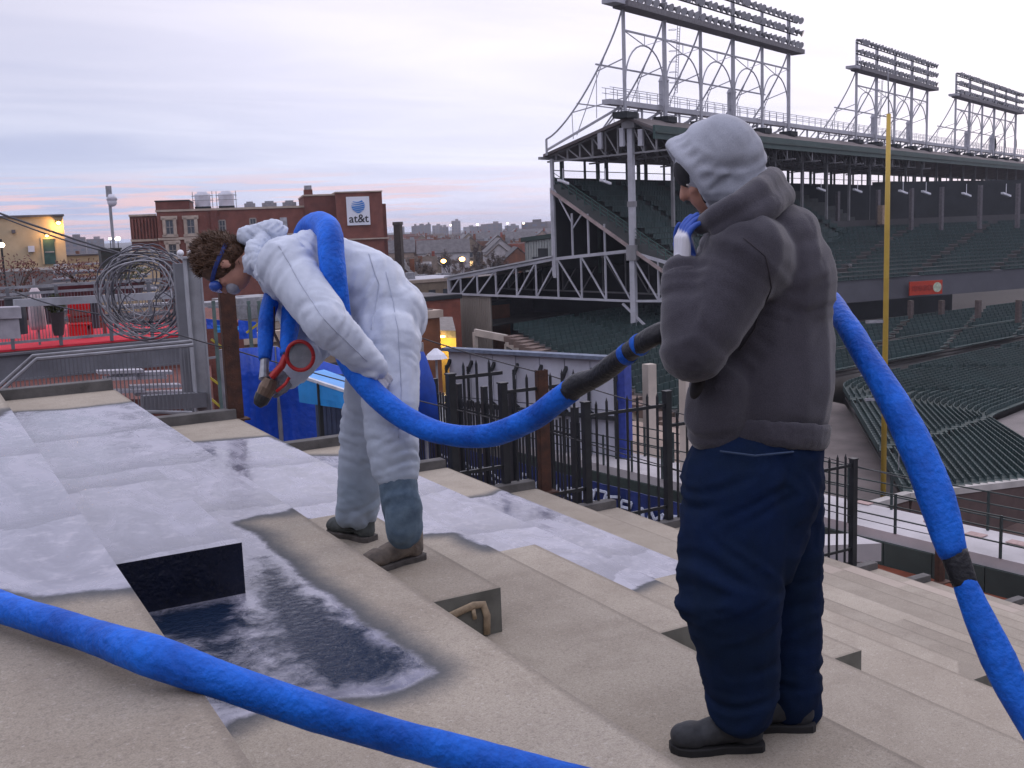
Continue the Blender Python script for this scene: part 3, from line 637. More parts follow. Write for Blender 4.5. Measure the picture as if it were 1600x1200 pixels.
for j in (0, 1):
    a, b = F0[j], F0[j+1]; bk = Vector((0.2, 1, 0)).normalized()*16; k.hexa([a-Z*1.7, b-Z*1.7, b+bk-Z*1.7, a+bk-Z*1.7, a-Z*1.3, b-Z*1.3, b+bk-Z*1.3, a+bk-Z*1.3]); 
    k.add([a+bk*2-Z*1.7, b+bk*2-Z*1.7, b+bk*2-Z*9, a+bk*2-Z*9], [(0, 1, 2, 3)])
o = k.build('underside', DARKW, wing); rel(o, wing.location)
k = MB()
for j in (0, 1):
    a, b = prev[j], prev[j+1]; k.add([a+Z*0.02, b+Z*0.02, b+Z*1.3, a+Z*1.3], [(0, 1, 2, 3)])
o = k.build('rear_parapet', mat('rear_parapet', (0.07, .068, .072), .8, .2, .2), wing); rel(o, wing.location)
k = MB()
for j in (0, 1):
    a, b = prev[j]+Vector((3, 9, 0)), prev[j+1]+Vector((3, 9, 0)); k.add([a-Z*4, b-Z*4, b+Z*6, a+Z*6.4], [(0, 1, 2, 3)])
o = k.build('concourse_wall', DARKW, wing); rel(o, wing.location)
for px in (1309, 1372, 1424, 1471, 1531, 1590):
    p = atD(px, 330, 148); k = MB(); k.box((p.x, p.y, 0.1), (0.42, 0.42, 5.4)); o = k.build('column', mat('wing_column', (0.12, .11, .12), .8), wing); rel(o, wing.location)
p = atD(1380, 345, 147); k = MB(); k.box((p.x, p.y, -0.4), (1.2, .8, 2.4)); o = k.build('booth', mat('booth_tan', (0.30, .22, .17), .8), wing); rel(o, wing.location)
# orange board with a pale disc on the fascia
a, b = atD(1421, 438, 121), atD(1472, 433, 123.5)
ux = (b-a); w_ = ux.length; ux.z = 0; ux.normalize(); nf = Vector((ux.y, -ux.x, 0)); c = (a+b)/2; c.z = F0[1].z-0.75
k = MB(); k.box(c, (w_, 0.15, 1.45), ux, nf, Z); o = k.build('advert_board', mat('board_orange', (0.42, 0.035, 0.012), .6, .1, 1)); tag(o, 'orange red advertising board with a pale disc on the upper deck front', 'sign')
k = MB(); k.tube([c+ux*(w_*0.34)+nf*0.06, c+ux*(w_*0.34)+nf*0.11], 0.52, 20); k.build('disc', mat('disc_pale', (0.45, .5, .38), .6), o)
k = MB()
for j in range(9):
    q = c-ux*(w_*0.40)+ux*(j*w_*0.072)+nf*0.09; k.box(q, (0.26, 0.03, 0.62 if j % 2 else 0.5), ux, nf, Z)
k.build('lettering', mat('board_dark', (0.28, 0.02, 0.008), .6), o)
# small lamps hanging below the roof strip
for px, py in ((880, 284), (946, 284), (1283, 296), (1340, 298), (1411, 300), (1447, 301), (1510, 304), (1572, 304)):
    D = 100 if px < 1000 else 135
    p = atD(px, py, D); k = MB(); k.box(p, (1.0, .35, .22), (.8, -.4, -.35), None, None); k.bar(p, p+Z*1.2, .05); o = k.build('hanging_lamp', mat('white_fixture', (.7, .7, .75), .5)); 
    tag(o, 'small white lamp hanging under the grandstand roof, '+{880:'leftmost, at the back corner',946:'second from the left, beside the mast',1283:'just right of the grey hooded man',1340:'between hooded man and yellow pole',1411:'first right of the yellow pole',1447:'second right of the yellow pole',1510:'third right of the yellow pole',1572:'rightmost in the row'}[px], 'lamp', 'white lamp fixtures under the grandstand roof')
# ------------------------------------------------------------ catwalk on the ridge
cw = empty('ridge_catwalk', st(0, 0, RZ)); tag(cw, 'white railed catwalk running along the grandstand roof ridge', 'catwalk')
k = MB(); k.bar(st(-2.6, -0.9, RZ+1.25), st(LEN, -0.9, RZ+1.25), 0.9, 0.45); part(k, 'girder', WSTEEL, cw)
for s in [x*3.7 for x in range(0, 66)]:
    k = MB(); k.bar(st(s, -0.9, RZ-.3), st(s, -0.9, RZ+1.1), .16); k.bar(st(s, -3.2, RZ-1.1), st(s, -1.2, RZ+1.1), .12); part(k, 'leg', WSTEEL, cw)
for tt in (-1.3, -0.5):
    k = MB()
    for h in (1.0, 0.55): k.bar(st(-2.6, tt, RZ+1.5+h), st(LEN, tt, RZ+1.5+h), 0.05, .05)
    for s in range(-1, 125): k.bar(st(s*2, tt, RZ+1.45), st(s*2, tt, RZ+2.5), 0.045)
    part(k, 'railing', WSTEEL, cw)
# ------------------------------------------------------------ light towers
lampbody = MB(); lampbody.tube([(0, 0, 0), (0, 0.16, -0.05), (0, 0.34, -0.12), (0, 0.62, -0.24)], [0.12, 0.17, 0.20, 0.40], 12)
lampbody.tube([(0, 0, 0), (0, -0.22, 0.06)], [0.14, 0.12], 10); lampbody.bar((0, 0.1, -0.05), (0, 0.0, -0.42), 0.07)
lbm = lampbody.mesh('floodlight', [ALU]); 
lensm = MB(); lensm.tube([(0, 0.60, -0.235), (0, 0.635, -0.25)], [0.37, 0.36], 12); lensmesh = lensm.mesh('lens', [LENS])
SZ = 18.6
def tower(s0, nb, pitch, label):
    base = st(s0, 0, RZ); root = empty('light_tower', base); tag(root, label, 'light tower', 'floodlight towers on the grandstand roof')
    def pt(s, t, z): return st(s0+s, t, z)
    Wd = nb*pitch
    def bp(mb, name, m=WSTEEL): return part(mb, name, m, root)
    zr0 = SZ
    for i in range(nb+1):
        s = i*pitch
        k = MB(); k.bar(pt(s, 0, RZ-.1), pt(s, 0, SZ+3.9), 0.30 if i % 2 else .24); bp(k, 'post')
        k = MB(); k.box(pt(s, 0, RZ+.1), (1.9, 1.5, .55), S, T, Z); bp(k, 'foot', DARKW)
        # curved rear stay with ties
        k = MB(); P = [(-0.15, SZ), (-1.0, SZ-1.3), (-2.9, 14.6), (-4.9, 11.6), (-8.6, 7.9)]
        cur = []
        for j in range(17):
            f = j/16; t = -0.15-8.5*f**1.15; z = SZ-0.2-(SZ-8.1)*(1-(1-f)**1.35)
            cur.append(pt(s, t, z))
        k.tube(cur, 0.09, 6); k.bar(pt(s, -8.65, 7.9), pt(s, -8.65, 6.4), .16); k.bar(pt(s, -8.6, 6.9), pt(s, -0.4, RZ+0.9), 0.13, .2)
        k.bar(pt(s, 0, SZ-4.3), cur[6], .09); k.bar(pt(s, -.2, RZ+1.6), cur[11], .09)
        k.bar(cur[6], pt(s, -3.0, RZ+0.1), .05); k.bar(cur[11], pt(s, -5.6, 7.7), .05); k.bar(cur[4], pt(s, -5.2, 8.0), .06)
        bp(k, 'rear_stay')
        if i < nb:
            m_ = s+pitch/2; r = pitch/2-.2; zt = SZ-3.2
            k = MB(); arc = [pt(m_+r*math.cos(a), 0, SZ-6.2+r*0.95*math.sin(a)) for a in [math.pi*q/14 for q in range(15)]]; k.tube(arc, .075, 6)
            k.bar(pt(s, 0, SZ-1.9), pt(m_, 0, SZ-6.2+r*.95), .07); k.bar(pt(s+pitch, 0, SZ-1.9), pt(m_, 0, SZ-6.2+r*.95), .05)
            k.bar(pt(m_, 0, SZ-1.9), pt(m_, 0, SZ-6.2+r*.95), .05)
            bp(k, 'arch')
    for z, h in ((SZ-1.9, .16),):
        k = MB(); k.bar(pt(0, 0, z), pt(Wd, 0, z), .14, h); bp(k, 'cross_beam')
    k = MB(); k.bar(pt(-0.1, -2.9, SZ-4.5), pt(Wd, -2.9, SZ-4.5), .14, .14); k.bar(pt(0, -5.1, RZ+1.6), pt(Wd, -5.1, RZ+1.6), .1, .1); bp(k, 'cross_beam')
    # platform and lamp racks
    k = MB(); k.box(pt(Wd/2+0.4, 0.4, SZ+.1), (Wd+3.0, 1.6, .5), S, T, Z); bp(k, 'platform', mat('tower_platform', (0.16, 0.15, .16), .7))
    k = MB(); k.box(pt(-1.8, .2, SZ+.2), (1.9, 1.4, .35), S, T, Z)
    for q in (-2.7, -1.9, -1.1): k.bar(pt(q, .9, SZ+.3), pt(q, .9, SZ+1.4), .05)
    k.bar(pt(-2.7, .9, SZ+1.4), pt(-1, .9, SZ+1.4), .05); bp(k, 'end_platform')
    for (sx, hh) in ((pitch*1.12, 2.4), (pitch*3.12, 2.4)):
        if sx < Wd: k = MB(); k.box(pt(sx, -.6, RZ+2.6), (.85, .6, hh), S, T, Z); k.tube([pt(sx, -.6, RZ+3.8), pt(sx, -.6, RZ+4.3)], [.55, .3], 8); bp(k, 'cabinet')
    k = MB(); lx = pitch*1.55
    for dx in (-.25, .25): k.bar(pt(lx+dx, -1.0, RZ+3), pt(lx+dx, -.6, SZ), .05)
    for j in range(26): k.bar(pt(lx-.25, -1.0+.4*j/26, RZ+3+j*.24), pt(lx+.25, -1.0+.4*j/26, RZ+3+j*.24), .035)
    for j in range(7): k.tube([pt(lx+.4*math.cos(a), -1.3+.4*math.sin(a), RZ+4+j) for a in [6.283*q/8 for q in range(9)]], .025, 4)
    bp(k, 'caged_ladder')
    nl = int(round((Wd+2.6)/1.28))
    for r_ in range(3):
        z = SZ+1.0+1.38*r_
        k = MB(); k.bar(pt(-1.2, .35, z-.38), pt(Wd+1.6, .35, z-.38), .12, .12); bp(k, 'lamp_rail', DARKW)
        for j in range(nl):
            p = pt(-0.9+(Wd+2.4)*j/(nl-1), .45, z)-base
            yaw = random.uniform(-.5, .35); A = (T*math.cos(yaw)+S*math.sin(yaw)).normalized(); X = Vector((A.y, -A.x, 0))
            mt = Matrix(((X.x, A.x, 0, p.x), (X.y, A.y, 0, p.y), (0, 0, 1, p.z), (0, 0, 0, 1)))
            o = inst('floodlight', lbm, root, mt); inst('lens', lensmesh, o)
    return root
tower(-0.9, 5, 7.45, 'largest white floodlight tower on the nearest end of the grandstand roof')
tower(59.3, 4, 8.1, 'middle white floodlight tower on the grandstand roof behind the yellow pole')
tower(108.2, 5, 9.0, 'farthest white floodlight tower at the right end of the grandstand roof')
# antennas / birds on the ridge near the third tower
for px in (1555, 1570, 1587):
    a = onpl(px, 226, MP, T); k = MB(); k.tube([a-Z*1.2, a-Z*.4, a+Z*.6, a+Z*1.5], [.08, .22, .2, .05], 6); k.bar(a-Z*2.6, a-Z*1, .06)
    tag(k.build('roof_vent', DARKW), {1555: 'leftmost', 1570: 'middle', 1587: 'rightmost'}[px]+' of three slim dark vents inside the farthest floodlight tower', 'vent', 'slim dark vents on the roof')
# ------------------------------------------------------------ foul pole
fb = atz(1380, 772, -11.6); ft = onpl(1388, 178, fb, Vector((fb.x, fb.y, 0)).normalized())
YEL = mat('pole_yellow', (0.50, 0.34, 0.06), .5, .15, .6)
fp_ = empty('foul_pole', fb); tag(fp_, 'tall yellow foul pole rising from the field corner seats', 'pole')
k = MB(); k.tube([fb-Z*1, Vector((fb.x, fb.y, ft.z-4)), Vector((fb.x, fb.y, ft.z))], [.115, .105, .085], 12); part(k, 'shaft', YEL, fp_, smooth=True)
k = MB(); 
sx = RT.copy(); sx.z = 0; sx.normalize()
q = Vector((fb.x, fb.y, ft.z)); k.tube([q, q+Z*1.6-sx*.05], .03, 5); part(k, 'tip', GREYP, fp_)
k = MB()
k.bar(fb+sx*.62+Z*1, Vector((fb.x, fb.y, -8.5))+sx*.62, .03); k.bar(Vector((fb.x, fb.y, -6.6))-sx*1.0, Vector((fb.x, fb.y, -6.6)), .04)
part(k, 'guy_wire', GREYP, fp_)
for zq, wq in ((-4.4, .8), (-6.0, .9), (-7.6, .8)):
    k = MB(); k.box(Vector((fb.x, fb.y, zq))-sx*.4, (wq, .06, .12), sx, None, None); part(k, 'bracket', GREYP, fp_)
# ------------------------------------------------------------ field and outfield structures
k = MB(); k.add([atz(1060, 980, -15.05), atz(2300, 1100, -15.05), atz(2600, 700, -15.05), atz(1700, 735, -15.05), atz(1180, 800, -15.05)], [(0, 1, 2, 3, 4)]); tag(k.build('field', mat('field_dirt', (0.115, 0.075, 0.065), .95, .3, .3)), kind='structure', label='brown dirt of the playing field corner')
LA, LB = atz(860, 707, -9), atz(1700, 905, -9); lu = (LB-LA).normalized(); lnf = Vector((lu.y, -lu.x, 0)); 
if lnf.dot(LA) > 0: lnf = -lnf            # towards the camera
LA = LA-lu*3; LB = LB+lu*2; LL = (LB-LA).length
ww = empty('bleacher_walkway', (LA.x, LA.y, -15)); tag(ww, 'pale concrete walkway of the outfield bleachers on a dark green wall', 'walkway')
WCONC = mat('walk_concrete', (0.47, 0.45, 0.46), .85, .2, .4)
k = MB(); k.box(LA+lu*LL/2-lnf*1.1-Z*.15, (LL, 2.2, .3), lu, lnf, Z); part(k, 'slab', WCONC, ww)
nn_ = int(LL/1.5)
for i in range(nn_):
    k = MB(); k.box(LA+lu*(LL*(i+.5)/nn_)+lnf*.06-Z*.66, (LL/nn_-.03, .1, .72), lu, lnf, Z); part(k, 'wall_panel', mat('wall_green', (0.035, .052, .048), .7, .3, .6, rand=.15), ww)
k = MB(); k.box(LA+lu*LL/2-lnf*1.2-Z*3.6, (LL-.2, 2.0, 6.4), lu, lnf, Z); part(k, 'base_wall', DARKW, ww)
RAILG = mat('railing_green', (0.025, .04, .04), .6)
for side, dz in ((0.0, 0), (-2.1, 0)):
    for i in range(int(LL/1.55)+1):
        k = MB(); q = LA+lu*(i*1.55)+lnf*side; k.bar(q, q+Z*1.15, .06); part(k, 'rail_post', RAILG, ww)
    for h in (1.12, .78, .42):
        k = MB(); k.bar(LA+lnf*side+Z*h, LB+lnf*side+Z*h, .035); part(k, 'rail', RAILG, ww)
for px, py, wh in ((1351, 785, 'nearest the picket fence'), (1460, 815, 'second from the picket fence'), (1525, 835, 'beside the hanging blue hose'), (1590, 848, 'at the right edge of the view')):
    p = atz(px, py, -8.97); k = MB(); k.box(p, (.5, .35, .02), lu, lnf, Z); tag(k.build('floor_plate', mat('plate_pink', (.42, .3, .28), .8)), 'small pinkish plate set on the bleacher walkway, '+wh, 'plate', 'pinkish plates on the walkway')
k = MB(); k.add([atz(1140, 590, -12.9), atz(1320, 632, -12.9), atz(1425, 792, -12.9), atz(1140, 830, -12.9)], [(0, 1, 2, 3)]); tag(k.build('concourse_apron', mat('apron_beige', (.13, .11, .105), .9, .3, .3)), kind='structure', label='beige concourse between the two seating areas')
# clay ground below the bleacher wall
k = MB(); k.add([atz(1150, 795, -9.98), atz(1760, 925, -9.98), atz(1760, 1030, -9.98), atz(1150, 990, -9.98)], [(0, 1, 2, 3)]); tag(k.build('clay_ground', mat('clay', (0.23, 0.062, 0.030), .9, .4, .8)), kind='structure', label='red clay strip below the bleacher wall')
k = MB(); p = atz(1440, 893, -9.97); k.tube([p, p+Z*.45], [.22, .26], 10); tag(k.build('clay_bucket', mat('bucket', (.5, .2, .08), .7)), 'orange bucket standing on the red clay strip', 'bucket')
# pale bench box at the end of the picket fence
p0 = atD(1318, 856, 18); root = empty('concrete_bench', p0-Z*1.2); tag(root, 'pale grey bench box on two legs beyond the picket fence', 'bench')
k = MB(); k.box(p0, (2.6, .75, .28), RT.normalized().cross(Z).cross(Z)*-1, None, Z) if False else k.box(p0-sx*1.0, (2.7, .7, .3), sx, None, Z); part(k, 'top', WCONC, root)
for dx in (.05, -.5):
    k = MB(); k.box(p0+sx*dx-Z*.6, (.1, .5, .95), sx, None, Z); part(k, 'leg', GREYP, root)
# bleacher board: large white panelled sign back with struts
BA, BB = atz(708, 690, -9.2), atz(968, 722, -9.2); bu = (BB-BA); BLn = bu.length; bu.normalize(); bn = Vector((bu.y, -bu.x, 0)); bn = bn if bn.dot(BA) < 0 else -bn
sb = empty('sign_back', BA); tag(sb, 'large white panelled back of a signboard with blue end column above the bleachers', 'signboard')
SBH = 4.0; WPAN = mat('white_panel', (0.50, 0.52, 0.60), .7, .2, .5, rand=.1)
for i in range(7):
    for j in range(2):
        k = MB(); k.box(BA+bu*(BLn*(i+.5)/7)+Z*(SBH*(j+.5)/2), (BLn/7-.04, .12, SBH/2-.04), bu, bn, Z); part(k, 'panel', WPAN, sb)
k = MB(); k.box(BA+bu*BLn/2+Z*SBH/2-bn*.1, (BLn, .1, SBH), bu, bn, Z); part(k, 'backing', DARKW, sb)
k = MB(); k.box(BA+bu*BLn/2+Z*(SBH+.06)+bn*.1, (BLn+.3, .5, .14), bu, bn, Z); part(k, 'coping', mat('blue_grey_cap', (.14, .17, .24), .7), sb)
for i in range(8):
    k = MB(); q = BA+bu*(BLn*i/7+.1)+bn*.35; k.bar(q+Z*.0, q+Z*(SBH-.6), .09); k.bar(q+Z*(SBH*.5), q+Z*(SBH*.45)-bn*.3, .08); k.bar(q+Z*(SBH-.8), q+Z*(SBH-.4)-bn*.3, .12); part(k, 'strut', DARKW, sb)
k = MB(); k.box(BB+bu*.25+Z*SBH/2, (.42, .5, SBH+.1), bu, bn, Z); part(k, 'end_column', mat('blue_column', (0.035, .06, .30), .5), sb)
k = MB(); k.bar(BA+bn*.25+Z*1.75, BB+bn*.25+Z*1.75, .16, .16); part(k, 'ledger', DARKW, sb)
# beige concourse structure right of it
k = MB(); a = atz(985, 735, -9.6); b = atz(1180, 790, -9.6); c = atz(1240, 700, -9.6); d = atz(975, 655, -9.6); k.add([a, b, c, d], [(0, 1, 2, 3)]); o = k.build('concourse_deck', mat('beige_floor', (.30, .23, .19), .9, .3, .4)); tag(o, kind='structure', label='beige concourse floor beside the bleachers')
for (q0, q1, nm) in (((1017, 724), (1017, 640), 'a'), ((1075, 760), (1075, 680), 'b')):
    p = atz(*q0, -9.6); k = MB(); k.box(p+Z*2.0, (.4, .4, 4.0)); o = k.build('concourse_column', CREAM); tag(o, 'cream steel column holding the stepped seating, '+('left of the hooded man' if nm == 'a' else 'partly behind the hooded man'), 'column', 'cream columns')
# blue banner with white script along the lower bleacher fence
NA, NB_ = atz(690, 676, -9.0)-Z*0.0, atz(1080, 800, -9.0); NA = atD(655, 690, 30); NB2 = atD(1085, 800, 22.5)
nu = (NB2-NA); NL = nu.length; nuh = nu.normalized(); ne = Vector((nu.y, -nu.x, 0)).normalized(); ne = ne if ne.dot(NA) < 0 else -ne
bn_ = empty('blue_banner', NA-Z*2); tag(bn_, 'dark blue banner with white script hanging behind the picket fence', 'banner')
k = MB(); nseg = 60; vs = []
for i in range(nseg+1):
    w = 0.05*math.sin(i*0.9)+0.04*math.sin(i*2.3+1)
    for h in (0.12, -0.5, -1.3, -2.6): vs.append(NA+nu*(i/nseg)+ne*(w*(1 if h < 0 else .3))+Z*h)
fs = [(i*4+j, (i+1)*4+j, (i+1)*4+j+1, i*4+j+1) for i in range(nseg) for j in range(3)]
k.add(vs, fs); o = part(k, 'cloth', mat('banner_navy', (0.012, 0.028, 0.135), .55, .3, 1.5), bn_); so_ = o.modifiers.new('sol', 'SOLIDIFY'); so_.thickness = .02
WHT = mat('banner_white', (.62, .68, .80), .6)
random.seed(11)
k = MB(); X0 = .05
glyphs = {'M': [(0, 0, 0, 1), (0, 1, .5, .4), (.5, .4, 1, 1), (1, 1, 1, 0)], 'A': [(0, 0, .5, 1), (.5, 1, 1, 0), (.2, .4, .8, .4)], 'P': [(0, 0, 0, 1), (0, 1, .8, 1), (.8, 1, .8, .5), (.8, .5, 0, .5)], 'C': [(1, 1, 0, .8), (0, .8, 0, .2), (0, .2, 1, 0)], 'W': [(0, 1, .25, 0), (.25, 0, .5, .6), (.5, .6, .75, 0), (.75, 0, 1, 1)], 'S': [(1, 1, 0, .8), (0, .8, 1, .3), (1, .3, 0, 0)], 'O': [(0, 0, 0, 1), (0, 1, 1, 1), (1, 1, 1, 0), (1, 0, 0, 0)]}
for i in range(13):
    g = glyphs['PAAMCWOCPAMSA'[i]]; x0 = NL*(.44+.043*i); w = NL*.036; h0 = -0.42-0.08*math.sin(i*.8)
    for x1, y1, x2, y2 in g:
        f = lambda x, y: NA+nuh*(x0+w*(x+.35*y))+ne*.075+Z*(h0+.30*y)
        k.bar(f(x1, y1), f(x2, y2), .03, .055, upv=tuple(ne.cross(nuh)))
for i in range(26):
    x = NL*.10+i*NL*.014; 
    for off in (0, -.17):
        f = lambda xx, s: NA+nuh*xx+ne*.075+Z*(-.12+off-.07*math.sin(s*.75)-.012*s)
        k.bar(f(x, i), f(x+NL*.0125, i+1), .03, .045)
part(k, 'script', WHT, bn_)
# fence behind the terrace, lower level, in a row of pickets with thick posts
lf = empty('street_fence', atD(640, 700, 19)-Z*2); tag(lf, 'second black fence with thick posts standing lower, left of the banner', 'fence')
FA, FB = atD(640, 640, 20), atD(905, 690, 15.5); FA.z = FB.z = -3.9; fu = FB-FA; FLn = fu.length
for i in range(58):
    q = FA+fu*(i/57); k = MB(); th = i % 9 == 2
    top = 1.0 if not th else 1.25
    k.bar(q-Z*1.6, q+Z*(top+random.uniform(-.03, .03)), .09 if th else .026); part(k, 'post' if th else 'picket', BLACK, lf)
for h in (.8, -.9):
    k = MB(); k.bar(FA+Z*h, FB+Z*h, .035); part(k, 'rail', BLACK, lf)
# ============================================================ GROUND, CITY
k = MB(); R_ = 5200; nR = 48
vs = [(0, 0, -15.15)]+[(R_*math.cos(2*math.pi*i/nR), R_*math.sin(2*math.pi*i/nR), -15.15) for i in range(nR)]
k.add(vs, [(0, i+1, (i+1) % nR+1) for i in range(nR)])
tag(k.build('ground', mat('ground', (0.085, 0.075, 0.070), .95, .4, .02, col2=(0.05, .045, .042))), kind='structure', label='dusky city ground with streets and yards reaching the horizon')
def face(az_px, D, z=-15):               # frame facing the camera: origin, right vector, away vector
    p = atD(az_px, 500, D); a = Vector((p.x, p.y, 0)).normalized(); r = Vector((a.y, -a.x, 0)); return Vector((p.x, p.y, z)), r, a
def px2(px, D, o, r):                    # lateral offset of a pixel column on that frame
    q = onpl(px, 400, o, Vector((-r.y, r.x, 0))); return (q-o).dot(r)
def hz(px): return 386.7-.03665*(px+153.7)
def zz2(px, py, D): return (hz(px)-py)/FPX*D*1.01
BRICK = mat('brick_red', (0.215, 0.080, 0.062), .9, .25, 1.2, bump=.3, bscale=14, col2=(.16, .060, .047))
BRICK2 = mat('brick_red2', (0.17, 0.062, 0.050), .9, .25, 1.2, bump=.3, bscale=14, col2=(.12, .045, .037))
STONE = mat('stone_trim', (0.42, 0.34, 0.28), .85, .2, 1)
GLS = mat('window_glass', (0.05, 0.06, 0.075), .12, .3, .5, spec=.8)
# ---- brick telephone building
o0, r0, a0 = face(400, 122); root = empty('brick_building', o0); tag(root, 'long red brick office building with stone trimmed windows and a rooftop telephone company sign', 'building')
X = lambda px: px2(px, 122, o0, r0)
def bb(x0, x1, d0, d1, z0, z1, name, m, rt=root, k=None, own=True):
    k = k or MB(); c = o0+r0*(x0+x1)/2+a0*(d0+d1)/2; k.box((c.x, c.y, (z0+z1)/2), (x1-x0, d1-d0, z1-z0), r0, a0, Z)
    if own: return part(k, name, m, rt)
ZR = 2.75
bb(X(250), X(528), 0, 22, -15, ZR, 'wall', BRICK); bb(X(205), X(250)-.01, 1.6, 20, -15, ZR-.35, 'wall', BRICK2)
bb(X(334), X(345), -.6, 0-.01, -15, ZR, 'pilaster', BRICK2)
bb(X(250)-.1, X(528)-.1, -.15, .4, ZR, ZR+.22, 'coping', STONE); bb(X(204), X(250)-.2, 1.4, 2, ZR-.35, ZR-.15, 'coping', STONE)
bb(X(249), X(528), -.2, -.01, -0.25, 0.0, 'string_course', STONE); bb(X(204), X(249)-.2, 1.4, 1.59, -.3, -.05, 'string_course', STONE)
bb(X(247), X(300), 2, 12, ZR+.01, ZR+1.15, 'penthouse', BRICK2); bb(X(246), X(301), 1.9, 12.1, ZR+1.15, ZR+1.28, 'penthouse_coping', DARKW)
bb(X(480), X(528), -.5, 12, -15, ZR+1.2, 'wall', BRICK2); bb(X(479), X(528), -.6, 12.1, ZR+1.2, ZR+1.37, 'coping', STONE)
bb(X(482), X(495), .5, 2, ZR+1.38, ZR+1.95, 'chimney', BRICK2); bb(X(483), X(494), .6, 1.9, ZR+1.95, ZR+2.4, 'chimney_pot', GREYP)
bb(X(528), X(598), -2.2, 12, -15, ZR+1.4, 'wall', BRICK); bb(X(527), X(599), -2.35, 12.1, ZR+1.4, ZR+1.53, 'coping', STONE)
bb(X(598)+.01, X(604), -1.8, 12, -15, ZR+.1, 'wall', BRICK2)
bb(X(528), X(604)+.1, -2.45, -2.21, zz2(560, 374, 120), zz2(560, 372, 120), 'string_course', STONE)
def window(px, py, w, h, trim, D0=0):
    x = X(px); z = zz2(px, py, 122); wf = MB(); c = o0+r0*x-a0*(.05-D0)
    W2, H2 = w/FPX*122, h/FPX*122; t = .13
    for dx, dz, ww_, hh in ((-W2/2, 0, t, H2), (W2/2, 0, t, H2), (0, H2/2, W2, t), (0, -H2/2, W2, t), (0, 0, W2, .07), (0, 0, .06, H2)):
        wf.box((c.x+r0.x*dx, c.y+r0.y*dx, z+dz), (ww_, .16, hh), r0, a0, Z)
    wn_ = part(wf, 'window', mat('window_frame', (.30, .27, .25), .7), root)
    g = MB(); g.box((c.x, c.y, z), (W2, .06, H2), r0, a0, Z); gl_ = part(g, 'pane', GLS, wn_) if False else g.build('pane', GLS, wn_); rel(gl_, root.location)
    if trim:
        s_ = MB(); T2 = .32; c2 = c-a0*.12
        for dx, dz, ww_, hh in ((-W2/2-T2/2, 0, T2, H2+.4), (W2/2+T2/2, 0, T2, H2+.4), (0, H2/2+T2*.7, W2+T2*2.8, T2*1.2), (0, -H2/2-T2/2, W2+T2*2.6, T2*.8)):
            s_.box((c2.x+r0.x*dx, c2.y+r0.y*dx, z+dz), (ww_, .2, hh), r0, a0, Z)
        q = s_.build('surround', STONE, wn_); rel(q, root.location)
for px, py, w, h, tr in ((269, 356, 11, 21, 1), (302, 355, 11, 21, 1), (271, 390, 11, 18, 1), (303, 388, 11, 18, 1), (351, 354, 9, 17, 0), (399, 351, 9, 17, 0), (351, 386, 9, 17, 0), (399, 384, 9, 17, 0)): window(px, py, w, h, tr, 0)
bb(X(441), X(452), -.1, -.01, zz2(446, 358, 122), zz2(446, 341, 122), 'vent_panel', mat('grey_panel', (.38, .38, .42), .7))
for i in range(8): bb(X(208+i*5.2), X(208+i*5.2+2.2), 1.35, 1.59, -.05, ZR-.6, 'pilaster', BRICK)
bb(X(206), X(246), -3, 1.4, -15, -1.3, 'wall', mat('cream_block', (.42, .36, .27), .85, .2, 1))
# sign
SX0, SX1 = X(543), X(578); sz0, sz1 = zz2(560, 352, 119), zz2(560, 309, 119); sc = (SX0+SX1)/2
sg = bb(SX0, SX1, -2.42, -2.22, sz0, sz1, 'sign_panel', mat('sign_white', (.72, .74, .82), .5, .04, 1))
SWD = SX1-SX0; SHT = sz1-sz0
tm = text_mesh('at&t', SWD*.50, .01, .012); tm.materials.append(mat('sign_black', (.02, .02, .025), .6))
mt = Matrix(((r0.x, 0, -a0.x, 0), (r0.y, 0, -a0.y, 0), (0, 1, 0, 0), (0, 0, 0, 1)))
pos = o0+r0*sc-a0*2.45; mt.translation = Vector((pos.x-o0.x, pos.y-o0.y, sz0+SHT*.10+15)); inst('lettering', tm, sg, mt)
gR = SWD*.29; gz = sz0+SHT*.66
BLU = mat('sign_blue', (.035, .22, .62), .5, .05, 1)
k = MB(); c = o0+r0*sc-a0*2.46
bands = 6
for b in range(bands):                    # globe of curved stripes, cut away on the upper left
    v0 = -.92+b*(1.84/bands); v1 = v0+.21
    n = 14; pts0 = []; pts1 = []
    for i in range(n+1):
        u = -1+2*i/n
        def P_(v):
            vv = v+.16*(1-u*u)*-1+.08; xx = u*math.sqrt(max(0, 1-v*v))
            return c+r0*(xx*gR)+Z*(gz-c.z+vv*gR)
        thick = (0.35+.65*(i/n)) if b > 2 else 1
        pts0.append(P_(v0)); pts1.append(P_(v0+(v1-v0)*thick))
    vs = pts0+pts1; fs = [(i, i+1, n+1+i+1, n+1+i) for i in range(n)]
    k.add(vs, fs)
oo = k.build('globe_emblem', BLU, sg); rel(oo, root.location); q = oo.modifiers.new('s', 'SOLIDIFY'); q.thickness = .03
